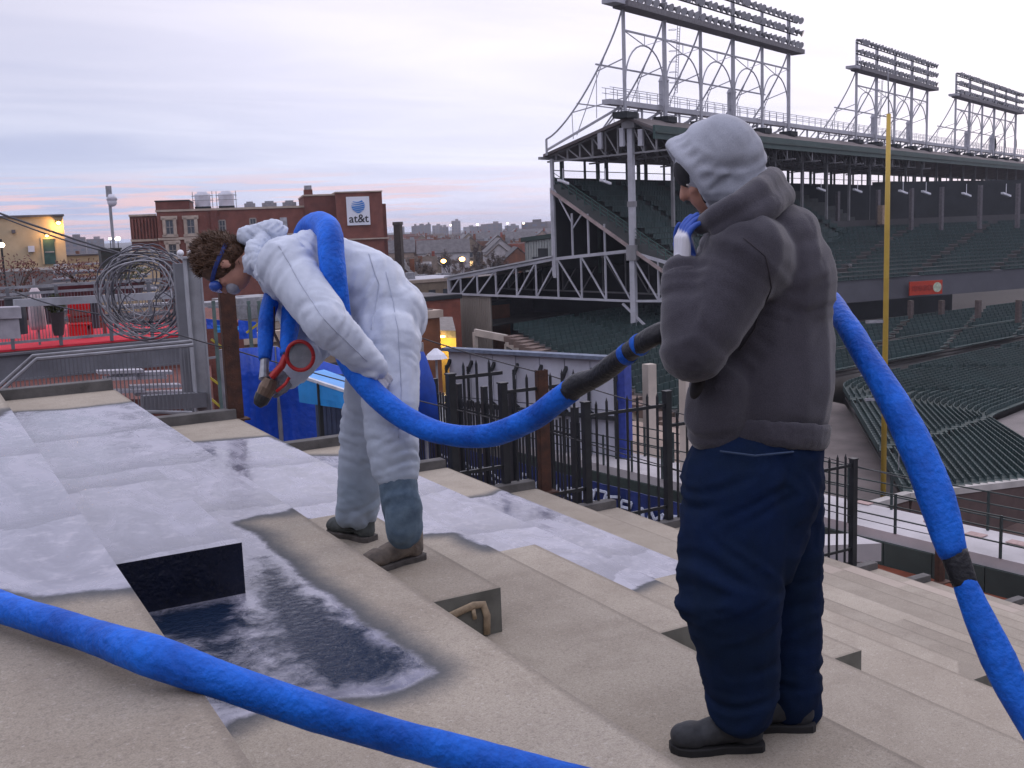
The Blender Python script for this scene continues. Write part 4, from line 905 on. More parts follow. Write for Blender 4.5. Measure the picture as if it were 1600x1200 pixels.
# roof machinery
for px in (321, 359):
    rt = empty('cooling_tower', o0+r0*X(px)+a0*4+Z*(15+ZR)); tag(rt, 'white cylindrical cooling tower on the brick building roof, '+('nearer the penthouse' if px == 321 else 'farther from the penthouse'), 'cooling tower', 'white cooling towers on the brick building')
    b0 = Vector((rt.location.x, rt.location.y, ZR)); k = MB(); k.tube([b0+Z*.5, b0+Z*1.75, b0+Z*1.95], [.82, .86, .8], 18); k.tube([b0+Z*1.95, b0+Z*2.15], [.6, .55], 14); part(k, 'drum', mat('drum_white', (.62, .63, .70), .5, .1, 1), rt)
    k = MB(); k.box(b0+Z*.28, (1.7, 1.7, .5), r0, a0, Z); part(k, 'base', DARKW, rt)
    k = MB()
    for s_ in (-1, 1): k.bar(b0+r0*s_*1.05, b0+r0*s_*1.05+Z*2.2, .06)
    for h in (1.2, 1.7): k.bar(b0-r0*1.05-a0+Z*h, b0+r0*1.05-a0+Z*h, .05); k.bar(b0-r0*1.2+Z*h, b0-r0*.8+Z*h, .05); k.bar(b0+r0*1.2+Z*h, b0+r0*.8+Z*h, .05)
    part(k, 'frame', GREYP, rt)
for px, w in ((396, 1.2), (427, 1.6), (459, 1.5)):
    k = MB(); b0 = o0+r0*X(px)+a0*3; k.box((b0.x, b0.y, ZR+.45), (w, 1, .5), r0, a0, Z); k.box((b0.x, b0.y, ZR+.8), (w*.6, .7, .2), r0, a0, Z); part(k, 'roof_unit', GREYP, root)
# ---- cream building on the left with a lit lamp
o1, r1, a1 = face(20, 46); cb = empty('cream_building', o1); tag(cb, 'cream plastered building with green door and glowing wall lamps at the far left', 'building')
X1 = lambda px: px2(px, 46, o1, r1)
def b1(x0, x1, d0, d1, z0, z1, name, m, rt=cb):
    k = MB(); c = o1+r1*(x0+x1)/2+a1*(d0+d1)/2; k.box((c.x, c.y, (z0+z1)/2), (x1-x0, d1-d0, z1-z0), r1, a1, Z); return part(k, name, m, rt)
CRM = mat('cream_plaster', (.46, .36, .235), .9, .2, .8)
b1(X1(-90), X1(104), 0, 8, -9, .98, 'wall', CRM); b1(X1(-90), X1(106), -.1, 8.1, .98, 1.06, 'coping', mat('cop_dark', (.12, .11, .12), .8))
b1(X1(69), X1(87), -.05, -.01, -.85, .12, 'door', mat('door_green', (.03, .075, .075), .6)); b1(X1(70.5), X1(85.5), -.07, -.055, -.40, -.36, 'door_bar', GREYP)
b1(X1(66), X1(69)-.005, -.06, -.01, -.85, .16, 'door_frame', CRM); b1(X1(66), X1(90), -.06, -.015, .125, .17, 'door_frame', CRM)
b1(X1(22), X1(28), -.12, -.01, .38, .52, 'vent', mat('cop_dark', (.12, .11, .12))); b1(X1(45), X1(55), -.14, -.01, -.35, -.12, 'meter_box', mat('drum_white', (.6, .6, .6)))
WARM = mat('lamp_warm', (1, .7, .3), .4, 0, 1, emit=(1, .50, .12), estr=14)
def wall_lamp(px, z, lab, s=.12, e=25):
    p = o1+r1*X1(px)-a1*.16; p.z = z; k = MB(); k.box(p+Z*s*.7, (s*1.6, .24, .04), r1, a1, Z); k.box(p+a1*.12, (s, .05, s), r1, a1, Z); o = k.build('wall_lamp', DARKW); tag(o, lab, 'lamp')
    k = MB(); k.ball(p-a1*.0, (s*.6, s*.6, s*.45)); k.build('bulb', WARM, o)
    l = bpy.data.lights.new('wall_lamp_light', 'POINT'); l.energy = e; l.color = (1, .55, .18); l.shadow_soft_size = .08; lo = bpy.data.objects.new('wall_lamp_light', l); COL.objects.link(lo); lo.location = p-a1*.14-Z*.05
wall_lamp(96, .72, 'glowing orange wall lamp on the top corner of the cream building', .14, 26); wall_lamp(76, .24, 'small glowing lamp above the green door of the cream building', .10, 6)
b = b1(X1(107), X1(262), 3, 3.4, -6, -.62, 'low_wall', CRM); b1(X1(107), X1(262), 2.95, 3.5, -.62, -.56, 'coping', mat('cop_dark', (.12, .11, .12)))
b1(X1(-90), X1(104), -5, -.2, -9, -.95, 'terrace', mat('grey_roof', (.17, .165, .17), .9, .3, 1))
# ---- neighbour bleachers (rows of grey benches)
o2, r2, a2 = face(160, 30); nb = empty('rooftop_bleachers', o2); tag(nb, 'grey rooftop bleachers of a neighbouring house, rows of pale benches', 'bleachers')
for i in range(7):
    z = -1.72+i*.17; d = i*.9
    x0, x1 = px2(70, 30, o2, r2), px2(258-i*4, 30, o2, r2)
    k = MB(); c = o2+r2*(x0+x1)/2+a2*d; k.box((c.x, c.y, z), (x1-x0, .34, .05), r2, a2, Z); part(k, 'bench', mat('bench_grey', (.33, .33, .36), .5, .2, 2), nb)
    k = MB(); k.box((c.x, c.y, z-.25), (x1-x0, .9, .06), r2, a2, Z); part(k, 'footboard', mat('foot_grey', (.12, .12, .14), .7), nb)
k = MB(); c = o2+r2*-1+a2*3; k.box((c.x, c.y, -8.6), (9, 7, 12.6), r2, a2, Z); part(k, 'house_body', BRICK2, nb)
# ---- pole with camera dome, dark cabinet
p = atD(179, 400, 34); t_ = atD(177, 297, 34); pr = empty('camera_pole', p); tag(pr, 'thin steel pole with a white dome camera near its top', 'pole')
k = MB(); k.tube([p-Z*.6, Vector((p.x, p.y, t_.z-.2))], .045, 8); k.tube([Vector((p.x, p.y, t_.z-.2)), Vector((p.x, p.y, t_.z+.12))], .085, 8); part(k, 'shaft', GREYP, pr)
k = MB(); q = Vector((p.x, p.y, t_.z-.34))+sx*.07; k.ball(q, .14); k.tube([q+Z*.05, q+Z*.22], [.16, .1], 10); part(k, 'dome', mat('drum_white', (.6, .6, .6)), pr, smooth=True)
k = MB(); q = atD(172, 405, 20); k.box(q, (.34, .3, .32), sx, None, Z); k.box(q+Z*.175, (.38, .34, .03), sx, None, Z); k.bar(q-Z*.15, q-Z*1.2, .06); tag(k.build('control_cabinet', mat('cab_dark', (.035, .045, .04), .6)), 'dark green control cabinet on a short post beside the cable coil', 'cabinet')
# ---- steel platform with red carpet
PZ_ = -1.6
pf = empty('steel_platform', atz(150, 535, PZ_)); tag(pf, 'grey steel rooftop platform with a red carpet and picket railing', 'platform')
A, B_, C_, D_ = atz(-120, 558, PZ_), atz(294, 522, PZ_), atz(262, 503, PZ_), atz(-120, 512, PZ_)
CARP = mat('red_carpet', (.62, .032, .055), .95, .15, 6, bump=.3, bscale=120)
k = MB(); k.hexa([A-Z*.03, B_-Z*.03, C_-Z*.03, D_-Z*.03, A, B_, C_, D_]); part(k, 'carpet', CARP, pf)
GB = mat('beam_grey', (.155, .16, .18), .6, .25, 2); LG = mat('light_column', (.34, .35, .38), .6, .2, 3, bump=.1, bscale=20)
eu = (B_-A).normalized(); en = Vector((eu.y, -eu.x, 0)); en = en if en.dot(A) < 0 else -en
k = MB(); k.bar(A-Z*.26+en*.05, B_-Z*.26+en*.05, .10, .38); k.bar(A-Z*.06+en*.05, B_-Z*.06+en*.05, .22, .03); k.bar(A-Z*.46+en*.05, B_-Z*.46+en*.05, .22, .03); part(k, 'edge_beam', GB, pf)
def onl(px):                              # point along the front edge at a pixel column
    return onpl(px, 500, A, en)
ztop = onpl(150, 442, A, en).z
for px in (-60, 16, 92, 172, 236): q = onl(px); k = MB(); k.bar(Vector((q.x, q.y, PZ_)), Vector((q.x, q.y, ztop)), .05); part(k, 'rail_post', GB, pf)
for zq in (ztop, ztop-.1, PZ_+.1):
    k = MB(); a, b = onl(-100), onl(300); k.bar(Vector((a.x, a.y, zq)), Vector((b.x, b.y, zq)), .04); part(k, 'rail', GREYP, pf)
for i in range(72):
    px = -60+i*5; q = onl(px); k = MB(); k.bar(Vector((q.x, q.y, PZ_+.1)), Vector((q.x, q.y, ztop-.1)), .009); part(k, 'picket', GB, pf)
# long grey beam across and columns
a, b = atD(22, 474, 15.2), atD(272, 461, 16); k = MB(); k.bar(a, b, .08, .1); part(k, 'cross_beam', LG, pf)
hp = atD(318, 640, 12.0); ht = atD(316, 425, 12.0); zt = ht.z
k = MB(); k.box((hp.x, hp.y, (zt+hp.z)/2), (.15, .012, zt-hp.z+.3), sx, None, Z); k.box(Vector((hp.x, hp.y, (zt+hp.z)/2))-sx*.075, (.014, .14, zt-hp.z+.3), sx, None, Z); k.box(Vector((hp.x, hp.y, (zt+hp.z)/2))+sx*.075, (.014, .14, zt-hp.z+.3), sx, None, Z); k.box(Vector((hp.x, hp.y, zt+.16)), (.24, .22, .02), sx, None, Z)
tag(k.build('steel_column', LG), 'light grey steel H column standing left of the rusty post', 'column')
q = atD(297, 640, 12.4); k = MB(); k.box((q.x, q.y, q.z+.75), (.11, .1, 1.75), sx, None, Z); tag(k.build('steel_column', GB), 'darker grey steel column just left of the light H column', 'column')
a, b = atD(222, 630, 11.8), atD(320, 624, 12); k = MB(); k.bar(a, b, .12, .16); part(k, 'low_beam', GB, pf)
# stair railing in front
sr = empty('stair_railing', atD(150, 600, 11.5)); tag(sr, 'thin grey stair railing sloping down at the left and running level right', 'railing')
rl = [(-40, 640, -40, 648), (0, 602, 0, 612), (51, 556, 57, 561), (300, 533, 302, 539)]
up_, lo_ = [atD(a, b, 11.5) for a, b, c, d in rl], [atD(c, d, 11.0) for a, b, c, d in rl]
for pp in (up_, lo_):
    k = MB(); k.tube(pp, .018, 6); part(k, 'handrail', GREYP, sr)
k = MB(); bzl = [atD(-40, 690, 11.5), atD(0, 660, 11.5), atD(57, 640, 11.5), atD(300, 645, 11.5)]; k.tube(bzl, .02, 6); part(k, 'bottom_rail', GREYP, sr)
for i in range(46):
    px = 4+i*6.4; yt = np.interp(px, [0, 51, 300], [602, 556, 533]); a = atD(px, yt, 11.5); b = Vector((a.x, a.y, np.interp(px, [0, 57, 300], [bzl[1].z, bzl[2].z, bzl[3].z]))); k = MB(); k.bar(a, b, .010); part(k, 'picket', GB, sr)
# cable coil hanging on the railing
random.seed(5); cc = atD(226, 456, 13.6); cyl = empty('cable_coil', cc); tag(cyl, 'big tangled coil of grey cable hanging on the platform railing', 'cable coil')
CG = [mat('cable_grey%d' % i, c, .5, .2, 9) for i, c in enumerate(((.20, .20, .22), (.09, .09, .11), (.32, .32, .35)))]
for i in range(22):
    R1 = random.choice((random.uniform(.40, .48), random.uniform(.28, .56))); ex = random.uniform(.78, 1.2); ph = random.uniform(0, 6.28); off = Vector((random.gauss(0, .06), random.gauss(0, .07), random.gauss(0, .05)))
    tilt = random.uniform(-.35, .35); pts = []
    for j in range(34):
        a = ph+2*math.pi*j/33*random.choice([1]); rr = R1*(1+.06*math.sin(2*a+i*1.7)+.05*math.sin(3*a+i)+.03*math.sin(5*a+i*2))
        pts.append(cc+off+sx*(rr*math.cos(a)*ex)+Z*(rr*math.sin(a)*1.0-(.03 if math.sin(a) < 0 else 0))+a0*(.10*math.sin(a+tilt*4)*tilt*2))
    k = MB(); k.tube(pts, random.choice((.007, .009, .011)), 5); o = k.build('cable_loop', CG[i % 3], cyl, smooth=True); rel(o, cyl.location)
for i in range(14):
    a = random.uniform(0, 6.28); b = a+random.uniform(1.6, 3.2); pts = []
    for j in range(10):
        t = j/9; A_ = a+(b-a)*t; rr = .42*(1-.75*math.sin(math.pi*t)*random.uniform(.75, 1)); pts.append(cc+sx*rr*math.cos(A_)+Z*rr*math.sin(A_)+a0*random.uniform(-.02, .02))
    k = MB(); k.tube(pts, .008, 5); o = k.build('loose_cable', CG[i % 3], cyl, smooth=True); rel(o, cyl.location)
cable([atD(-20, 326, 16), atD(100, 368, 15), atD(232, 408, 13.6)], .014, 'overhead_cable', 'upper black overhead cable coming down to the cable coil', CAB, .015)
cable([atD(-20, 330, 16.4), atD(110, 378, 15.2), atD(215, 402, 13.8)], .010, 'overhead_cable', 'lower black overhead cable coming down to the cable coil', CAB, .03)
cable([atD(20, 455, 15), atD(100, 481, 14.4), atD(225, 500, 13.9), fpt(279, 523)], .009, 'loose_wire', 'thin loose wire hanging across the platform railing', CAB, .04)
# things on the carpet: red chair, planters, bench, barrels
REDP = mat('red_plastic', (.58, .008, .010), .35, .1, 2)
c = atz(127, 527, PZ_); rc = empty('red_chair', c); tag(rc, 'small bright red plastic chair standing on the red carpet', 'chair')
k = MB(); k.box(c+Z*.17-a0*.02, (.27, .26, .03), sx, None, Z); part(k, 'seat', REDP, rc, bevel=.01)
k = MB(); k.tube([c+Z*h+a0*.14*1 for h in (.18, .30, .42, .46)], [(.015, .135), (.015, .14), (.015, .13), (.012, .10)], 12, ref=tuple(a0)); part(k, 'backrest', REDP, rc)
for dx in (-.11, .11):
    k = MB(); k.box(c+sx*dx+Z*.08-a0*.02, (.03, .24, .16), sx, None, Z); part(k, 'side_panel', REDP, rc); k = MB(); k.box(c+sx*dx*1.1+Z*.28, (.025, .2, .025), sx, None, Z); part(k, 'armrest', REDP, rc)
k = MB(); k.box(c-a0*.14+Z*.08, (.2, .02, .15), sx, None, Z); part(k, 'front_panel', REDP, rc); rc.scale = (1.5, 1.5, 1.35)
def planter(px, py, D, h, r, lab, potm, leafm, seed, z0=None):
    random.seed(seed); c = atD(px, py, D); rt = empty('potted_shrub', c); tag(rt, lab, 'plant', 'potted shrubs on the neighbouring terrace')
    k = MB(); k.tube([c, c+Z*.05, c+Z*.32, c+Z*.36], [r*.45, r*.5, r*.68, r*.72], 12); part(k, 'pot', potm, rt)
    k = MB(); 
    for i in range(6): a = random.uniform(0, 6.28); k.tube([c+Z*.3, c+Z*(.3+h*.4)+Vector((math.cos(a), math.sin(a), 0))*r*.3, c+Z*(.3+h*.8)+Vector((math.cos(a), math.sin(a), 0))*r*.7], [.012, .008, .004], 5)
    part(k, 'stem', mat('stem_brown', (.06, .04, .03), .9), rt)
    k = MB()
    for i in range(420):
        d = Vector((random.gauss(0, 1), random.gauss(0, 1), random.gauss(0, 1))).normalized()*random.uniform(.3, 1)**.6; p = c+Z*(.34+h*.5)+Vector((d.x*r, d.y*r, d.z*h*.5)); n1_ = Vector((random.gauss(0, 1), random.gauss(0, 1), random.gauss(0, 1))).normalized(); n2_ = n1_.orthogonal().normalized()
        s = random.uniform(.02, .045); k.add([p-n1_*s, p+n2_*s*.5, p+n1_*s, p-n2_*s*.5], [(0, 1, 2, 3)])
    o = part(k, 'leaves', leafm, rt, fix=False); o['kind'] = 'stuff'
LF1 = mat('leaf_dull', (.06, .065, .03), .8, .5, 6); LF2 = mat('leaf_red', (.12, .05, .04), .8, .5, 6); POT = mat('pot_dark', (.06, .045, .05), .6); 
planter(92, 524, 18.2, .32, .16, 'dull green shrub in dark pot left of the red chair', POT, LF1, 1)
planter(30, 500, 20, .8, .5, 'large bare reddish shrub in a tub at the far left of the terrace', POT, LF2, 2)
planter(128, 472, 21, .45, .7, 'wide reddish brown shrub row behind the red chair', POT, LF2, 3)
planter(200, 470, 22, .5, .5, 'green brown shrub behind the cable coil', POT, LF1, 4)
c = atD(60, 515, 18.5); rt = empty('folded_parasol', c); tag(rt, 'folded white parasol wrapped round its pole behind the railing', 'parasol')
k = MB(); k.tube([c+Z*.0, c+Z*.08, c+Z*.3, c+Z*.6, c+Z*.68], [.1, .13, .12, .08, .03], 10, rfun=lambda i, a: 1+.14*math.sin(5*a)); part(k, 'cloth', mat('pinkish_white', (.55, .48, .50), .8), rt, smooth=True); k = MB(); k.tube([c-Z*.25, c+Z*.8], .02, 6); part(k, 'shaft', GREYP, rt)
k = MB(); c = atD(8, 484, 13); k.box(c-Z*.03, (.32, .3, .12), sx, None, Z); k.box(c-Z*.2, (.26, .24, .22), sx, None, Z); tag(k.build('brick_pier', mat('pier_cap', (.36, .35, .39), .8)), 'short pier with pale cap at the left edge behind the railing', 'pier')
for i, (px, py, D, w, h, lab) in enumerate(((28, 522, 17.5, .28, .55, 'dark barrel standing nearest the left edge of the carpet'), (150, 512, 19, .12, .45, 'slim grey bin right of the red chair'), (78, 505, 19.5, .25, .6, 'dark bin behind the potted shrub'))):
    c = atD(px, py, D); k = MB(); k.tube([c, c+Z*h*.5, c+Z*h*.95], [w*.5, w*.54, w*.5], 14); k.tube([c+Z*h*.95, c+Z*h], [w*.54, w*.5], 14); tag(k.build('storage_bin', mat('bin_dark', (.04, .04, .05), .5)), lab, 'bin', 'bins on the neighbouring terrace')
k = MB(); a, b = atD(110, 485, 19.5), atD(160, 480, 19.5)
for h in (0, .12, .24): k.bar(a+Z*(h-.3), b+Z*(h-.3), .04, .09)
for q in (a, b): k.bar(q-Z*.5, q+Z*.02, .05)
tag(k.build('wooden_bench_back', mat('bench_red', (.20, .07, .06), .8)), 'low reddish slatted bench behind the red chair', 'bench')
# neighbour roof slab under all that
k = MB(); o_ = atz(-200, 700, -3.2); k.hexa([atz(-300, 640, -3.4)-Z*11, atz(330, 620, -3.4)-Z*11, atz(330, 500, -3.4)-Z*11, atz(-300, 500, -3.4)-Z*11, atz(-300, 640, -3.4), atz(330, 620, -3.4), atz(330, 500, -3.4), atz(-300, 500, -3.4)])
tag(k.build('neighbour_house', BRICK2), 'brick neighbouring house below the red carpet platform', 'building')
# clutter on that roof: pale boards
random.seed(21)
for i in range(7):
    px = random.uniform(165, 260); py = random.uniform(580, 625); c = atD(px, py, 14.6); k = MB(); k.box(c, (random.uniform(.4, .9), .2, .04), sx, None, Z); tag(k.build('loose_board', mat('board_pale', (.42, .41, .45), .7)), 'pale loose board in the heap seen below the steel platform', 'board', 'pale loose boards under the platform')
# ---- blue tarpaulin structure
TARP = mat('tarp_blue', (0.018, 0.085, 0.55), .35, .25, 2.0, bump=.25, bscale=9); TARP2 = mat('tarp_light', (0.03, 0.30, 0.75), .4, .2, 2)
def drape(pa, pb, zb, nx_, nz, amp, seed, outv):
    k = MB(); vs = []
    for i in range(nx_+1):
        for j in range(nz+1):
            p = pa.lerp(pb, i/nx_); p = Vector((p.x, p.y, p.z+(zb-p.z)*j/nz)); w = noise.noise(Vector((i*.22+seed, j*.5, 0)))+.5*noise.noise(Vector((i*.5, j*.8, seed))); vs.append(p+outv*(w*amp*(.3+j/nz)))
    k.add(vs, [(i*(nz+1)+j, (i+1)*(nz+1)+j, (i+1)*(nz+1)+j+1, i*(nz+1)+j+1) for i in range(nx_) for j in range(nz)]); return k
tr = empty('blue_tarpaulin', atD(440, 620, 12.5)); tag(tr, 'deep blue tarpaulin sheeting wrapped over a frame behind the crouching worker', 'tarpaulin')
a, b = atD(346, 546, 12.6), atD(430, 541, 12.8); c = atD(546, 577, 12.2); dd = -Vector((a.x, a.y, 0)).normalized()
o = part(drape(a, b, -6, 24, 14, .14, 2, dd), 'sheet', TARP, tr, smooth=True, fix=False); o.modifiers.new('s', 'SOLIDIFY').thickness = .01
o = part(drape(b, c, -6, 28, 14, .12, 5, dd), 'sheet', TARP, tr, smooth=True, fix=False); o.modifiers.new('s', 'SOLIDIFY').thickness = .01
for q in (a, b, c): k = MB(); k.tube([Vector((q.x, q.y, -6)), q], .03, 6); part(k, 'frame_pole', GREYP, tr)
aw = empty('blue_awning', atD(500, 600, 10.9)); tag(aw, 'light blue canvas awning with white edge in front of the tarpaulin', 'awning')
p1, p2, p3, p4 = atD(466, 588, 11.6), atD(506, 580, 12.1), atD(575, 605, 11.6), atD(545, 614, 10.9)
k = MB(); k.add([p1, p2, p3, p4], [(0, 1, 2, 3)]); o = part(k, 'canopy', TARP2, aw); o.modifiers.new('s', 'SOLIDIFY').thickness = .02
o = part(drape(p1-Z*.0, p4, p4.z-.17, 20, 3, .02, 8, dd), 'valance', TARP2, aw, fix=False); o.modifiers.new('s', 'SOLIDIFY').thickness = .01
k = MB(); k.bar(p1+Z*.01, p4+Z*.01, .035, .03); part(k, 'edge_trim', mat('trim_white', (.6, .62, .68), .6), aw)
for q in (p1.lerp(p4, .42), p4): k = MB(); k.bar(Vector((q.x, q.y, -6)), q, .04); part(k, 'post', DARKW, aw)
k = MB(); q0, q1 = atD(497, 640, 12.0), atD(580, 640, 12.0)
for i in range(12): q = q0.lerp(q1, i/11); k.box(q-Z*.6, (.052, .03, 2.0), sx, None, Z)
tag(k.build('corrugated_wall', mat('corr_blue', (.09, .12, .20), .6)), 'grey blue corrugated sheet wall under the light blue awning', 'wall')
# closed blue umbrella right of the worker
c = atD(664, 640, 12.6); rt = empty('blue_umbrella', c); tag(rt, 'closed blue umbrella standing right of the worker in white coveralls', 'umbrella')
k = MB(); k.tube([c-Z*.2, c+Z*.3, c+Z*.62, c+Z*.72], [.17, .14, .05, .01], 14, rfun=lambda i, a: 1+.12*math.sin(6*a)); part(k, 'cloth', mat('umb_blue', (.015, .07, .42), .5), rt, smooth=True); k = MB(); k.tube([c-Z*3, c+Z*.8], .022, 6); part(k, 'shaft', GREYP, rt)
# more blue sheeting strips and scaffold poles behind the H column
for i, (x0, y0, x1, y1, D) in enumerate(((322, 498, 352, 514, 22), (335, 508, 395, 520, 20), (372, 500, 400, 530, 19))):
    a, b = atD(x0, y0, D), atD(x1, y0+3, D); k = drape(a, b, atD(x0, y1, D).z, 10, 3, .04, i, dd); o = k.build('blue_sheet', TARP2 if i == 1 else TARP, fix=False); o.modifiers.new('s', 'SOLIDIFY').thickness = .01
    tag(o, ('deep blue sheet hung on the scaffold, nearest the H column', 'light blue sheet strip hung low on the scaffold', 'deep blue sheet on the scaffold right of the rusty post')[i], 'sheet', 'blue sheets on the scaffold')
sf = empty('scaffold', atD(370, 600, 18)); tag(sf, 'pipe scaffold with yellow braces between the grey column and the tarpaulin', 'scaffold')
for px in (333, 352, 388, 404): a, b = atD(px, 470, 18), atD(px, 640, 18); k = MB(); k.bar(Vector((a.x, a.y, -9)), a, .05); part(k, 'pole', mat('scaf_green', (.10, .15, .14), .6), sf)
for (x0, y0, x1, y1, yl) in ((325, 480, 410, 476, 0), (325, 560, 350, 556, 0), (328, 590, 350, 606, 1), (328, 622, 350, 640, 1), (330, 530, 350, 545, 1), (385, 520, 405, 505, 1)):
    k = MB(); k.bar(atD(x0, y0, 18), atD(x1, y1, 18), .035); part(k, 'brace', mat('yellow_pipe', (.45, .36, .04), .6) if yl else GREYP, sf)
# ---- street, lit store wall, parked cars
o3, r3, a3 = face(680, 62); 
k = MB(); c1, c2 = atD(560, 523, 64), atD(712, 521, 60); k.hexa([Vector((c1.x, c1.y, -15)), Vector((c2.x, c2.y, -15)), Vector((c2.x, c2.y, -15))+a3*9, Vector((c1.x, c1.y, -15))+a3*9, c1, Vector((c2.x, c2.y, c1.z)), Vector((c2.x, c2.y, c1.z))+a3*9, c1+a3*9])
lw = k.build('store_wall', mat('store_yellow', (.55, .40, .14), .8, .15, .6)); tag(lw, 'low yellow store lit warm from lamps under its roof edge', 'building')
k = MB(); k.hexa([c1-a3*.5-r3*.5, Vector((c2.x, c2.y, c1.z))-a3*.5, Vector((c2.x, c2.y, c1.z))+a3*9, c1+a3*9-r3*.5]+[q+Z*.4 for q in (c1-a3*.5-r3*.5, Vector((c2.x, c2.y, c1.z))-a3*.5, Vector((c2.x, c2.y, c1.z))+a3*9, c1+a3*9-r3*.5)]); k.build('roof', mat('store_roof', (.20, .18, .17), .9), lw)
for i in range(4):
    p = c1.lerp(c2, .25+.2*i)-a3*.7-Z*.1; k = MB(); k.box(p, (.5, .12, .08), r3, a3, Z); o = k.build('store_lamp', WARM); tag(o, 'warm strip lamp under the roof edge of the yellow store, '+('leftmost', 'left of middle', 'right of middle', 'rightmost')[i], 'lamp', 'lamps under the store roof')
    l = bpy.data.lights.new('store_light', 'POINT'); l.energy = 60; l.color = (1, .72, .22); l.shadow_soft_size = .2; lo = bpy.data.objects.new('store_light', l); COL.objects.link(lo); lo.location = p-a3*.5-Z*.4
k = MB(); a, b = atD(480, 640, 60), atD(720, 640, 60); 
for i in range(9):
    pass
def car(loc, yaw, colr, lab, lights=False):
    rt = empty('parked_car', loc, yaw); tag(rt, lab, 'car', 'cars parked in the street')
    def P(k, n, m, par=rt, **kw): return k.build(n, m, par, **kw)
    pr = [(-2.1, .35), (-2.15, .7), (-1.95, .88), (-1.2, .95), (-.65, 1.38), (.55, 1.42), (1.25, .98), (2.0, .82), (2.15, .62), (2.12, .32)]
    k = MB(); n = len(pr); w = .86
    vs = []
    for y, f in ((-w, 1), (w, 1)):
        for x_, z_ in pr: yy = y*(.80 if z_ > 1.1 else 1); vs.append((x_, yy, z_))
    k.add(vs, [(i, (i+1) % n, n+(i+1) % n, n+i) for i in range(n)]+[tuple(range(n)), tuple(range(2*n-1, n-1, -1))]); b = P(k, 'body', mat('carpaint_'+lab[:6].strip(), colr, .25, .1, 1, spec=.8), bevel=.05)
    for pts in ([(-1.12, .98), (-.66, 1.33), (-.06, 1.36), (-.06, .98)], [(.02, .98), (.02, 1.36), (.52, 1.37), (1.12, .99)]):
        for s_ in (-1, 1):
            k = MB(); vs = [(x_, s_*(.87-.17*max(0, (z_-.95))/.45), z_) for x_, z_ in pts]; vs2 = [(x_, s_*(.84-.17*max(0, (z_-.95))/.45), z_) for x_, z_ in pts]; k.add(vs+vs2, [(0, 1, 2, 3), (7, 6, 5, 4), (0, 4, 5, 1), (1, 5, 6, 2), (2, 6, 7, 3), (3, 7, 4, 0)]); P(k, 'side_window', GLS)
    k = MB(); k.hexa([(1.27, -.62, 1.02), (1.27, .62, 1.02), (.62, .6, 1.40), (.62, -.6, 1.40), (1.30, -.62, 1.03), (1.30, .62, 1.03), (.65, .6, 1.42), (.65, -.6, 1.42)]); P(k, 'windscreen', GLS)
    for x_ in (-1.35, 1.35):
        for s_ in (-1, 1):
            k = MB(); k.tube([(x_, s_*.68, .32), (x_, s_*.90, .32)], .32, 16); wh = P(k, 'wheel', mat('tyre', (.02, .02, .02), .9)); k = MB(); k.tube([(x_, s_*.89, .32), (x_, s_*.915, .32)], .2, 12); P(k, 'rim', GALV, wh)
    HL = mat('headlight_on', (1, .9, .7), .3, 0, 1, emit=(1, .72, .35), estr=10) if lights else LENS
    for s_ in (-1, 1): k = MB(); k.ball((2.08, s_*.62, .66), (.08, .16, .1)); P(k, 'headlight', HL)
car(Vector((atD(672, 590, 52).x, atD(672, 590, 52).y, -9.9)), -2.2, (.30, .32, .34), 'silver car with lit headlights below the yellow store', True)
car(Vector((atD(694, 585, 55).x, atD(694, 585, 55).y, -9.9)), -2.3, (.10, .11, .13), 'dark car parked beside the silver one below the yellow store')
k = MB(); q = [atz(560, 640, -9.93), atz(735, 640, -9.93), atz(735, 560, -9.93), atz(560, 560, -9.93)]; k.hexa([p-Z*5 for p in q]+q); tag(k.build('parking_lot', mat('asphalt', (.06, .06, .062), .95, .3, .5)), kind='structure', label='raised asphalt lot under the parked cars')
p = atD(681, 548, 30); pr = empty('shade_lamp_post', p); tag(pr, 'white shaded lamp post right of the coveralled worker', 'lamp post'); k = MB(); k.tube([p-Z*6, p], .035, 8); part(k, 'shaft', GREYP, pr); k = MB(); k.tube([p-Z*.22, p-Z*.1, p+Z*.06], [.34, .26, .06], 8); part(k, 'lamp_shade', mat('drum_white', (.6, .6, .6)), pr)
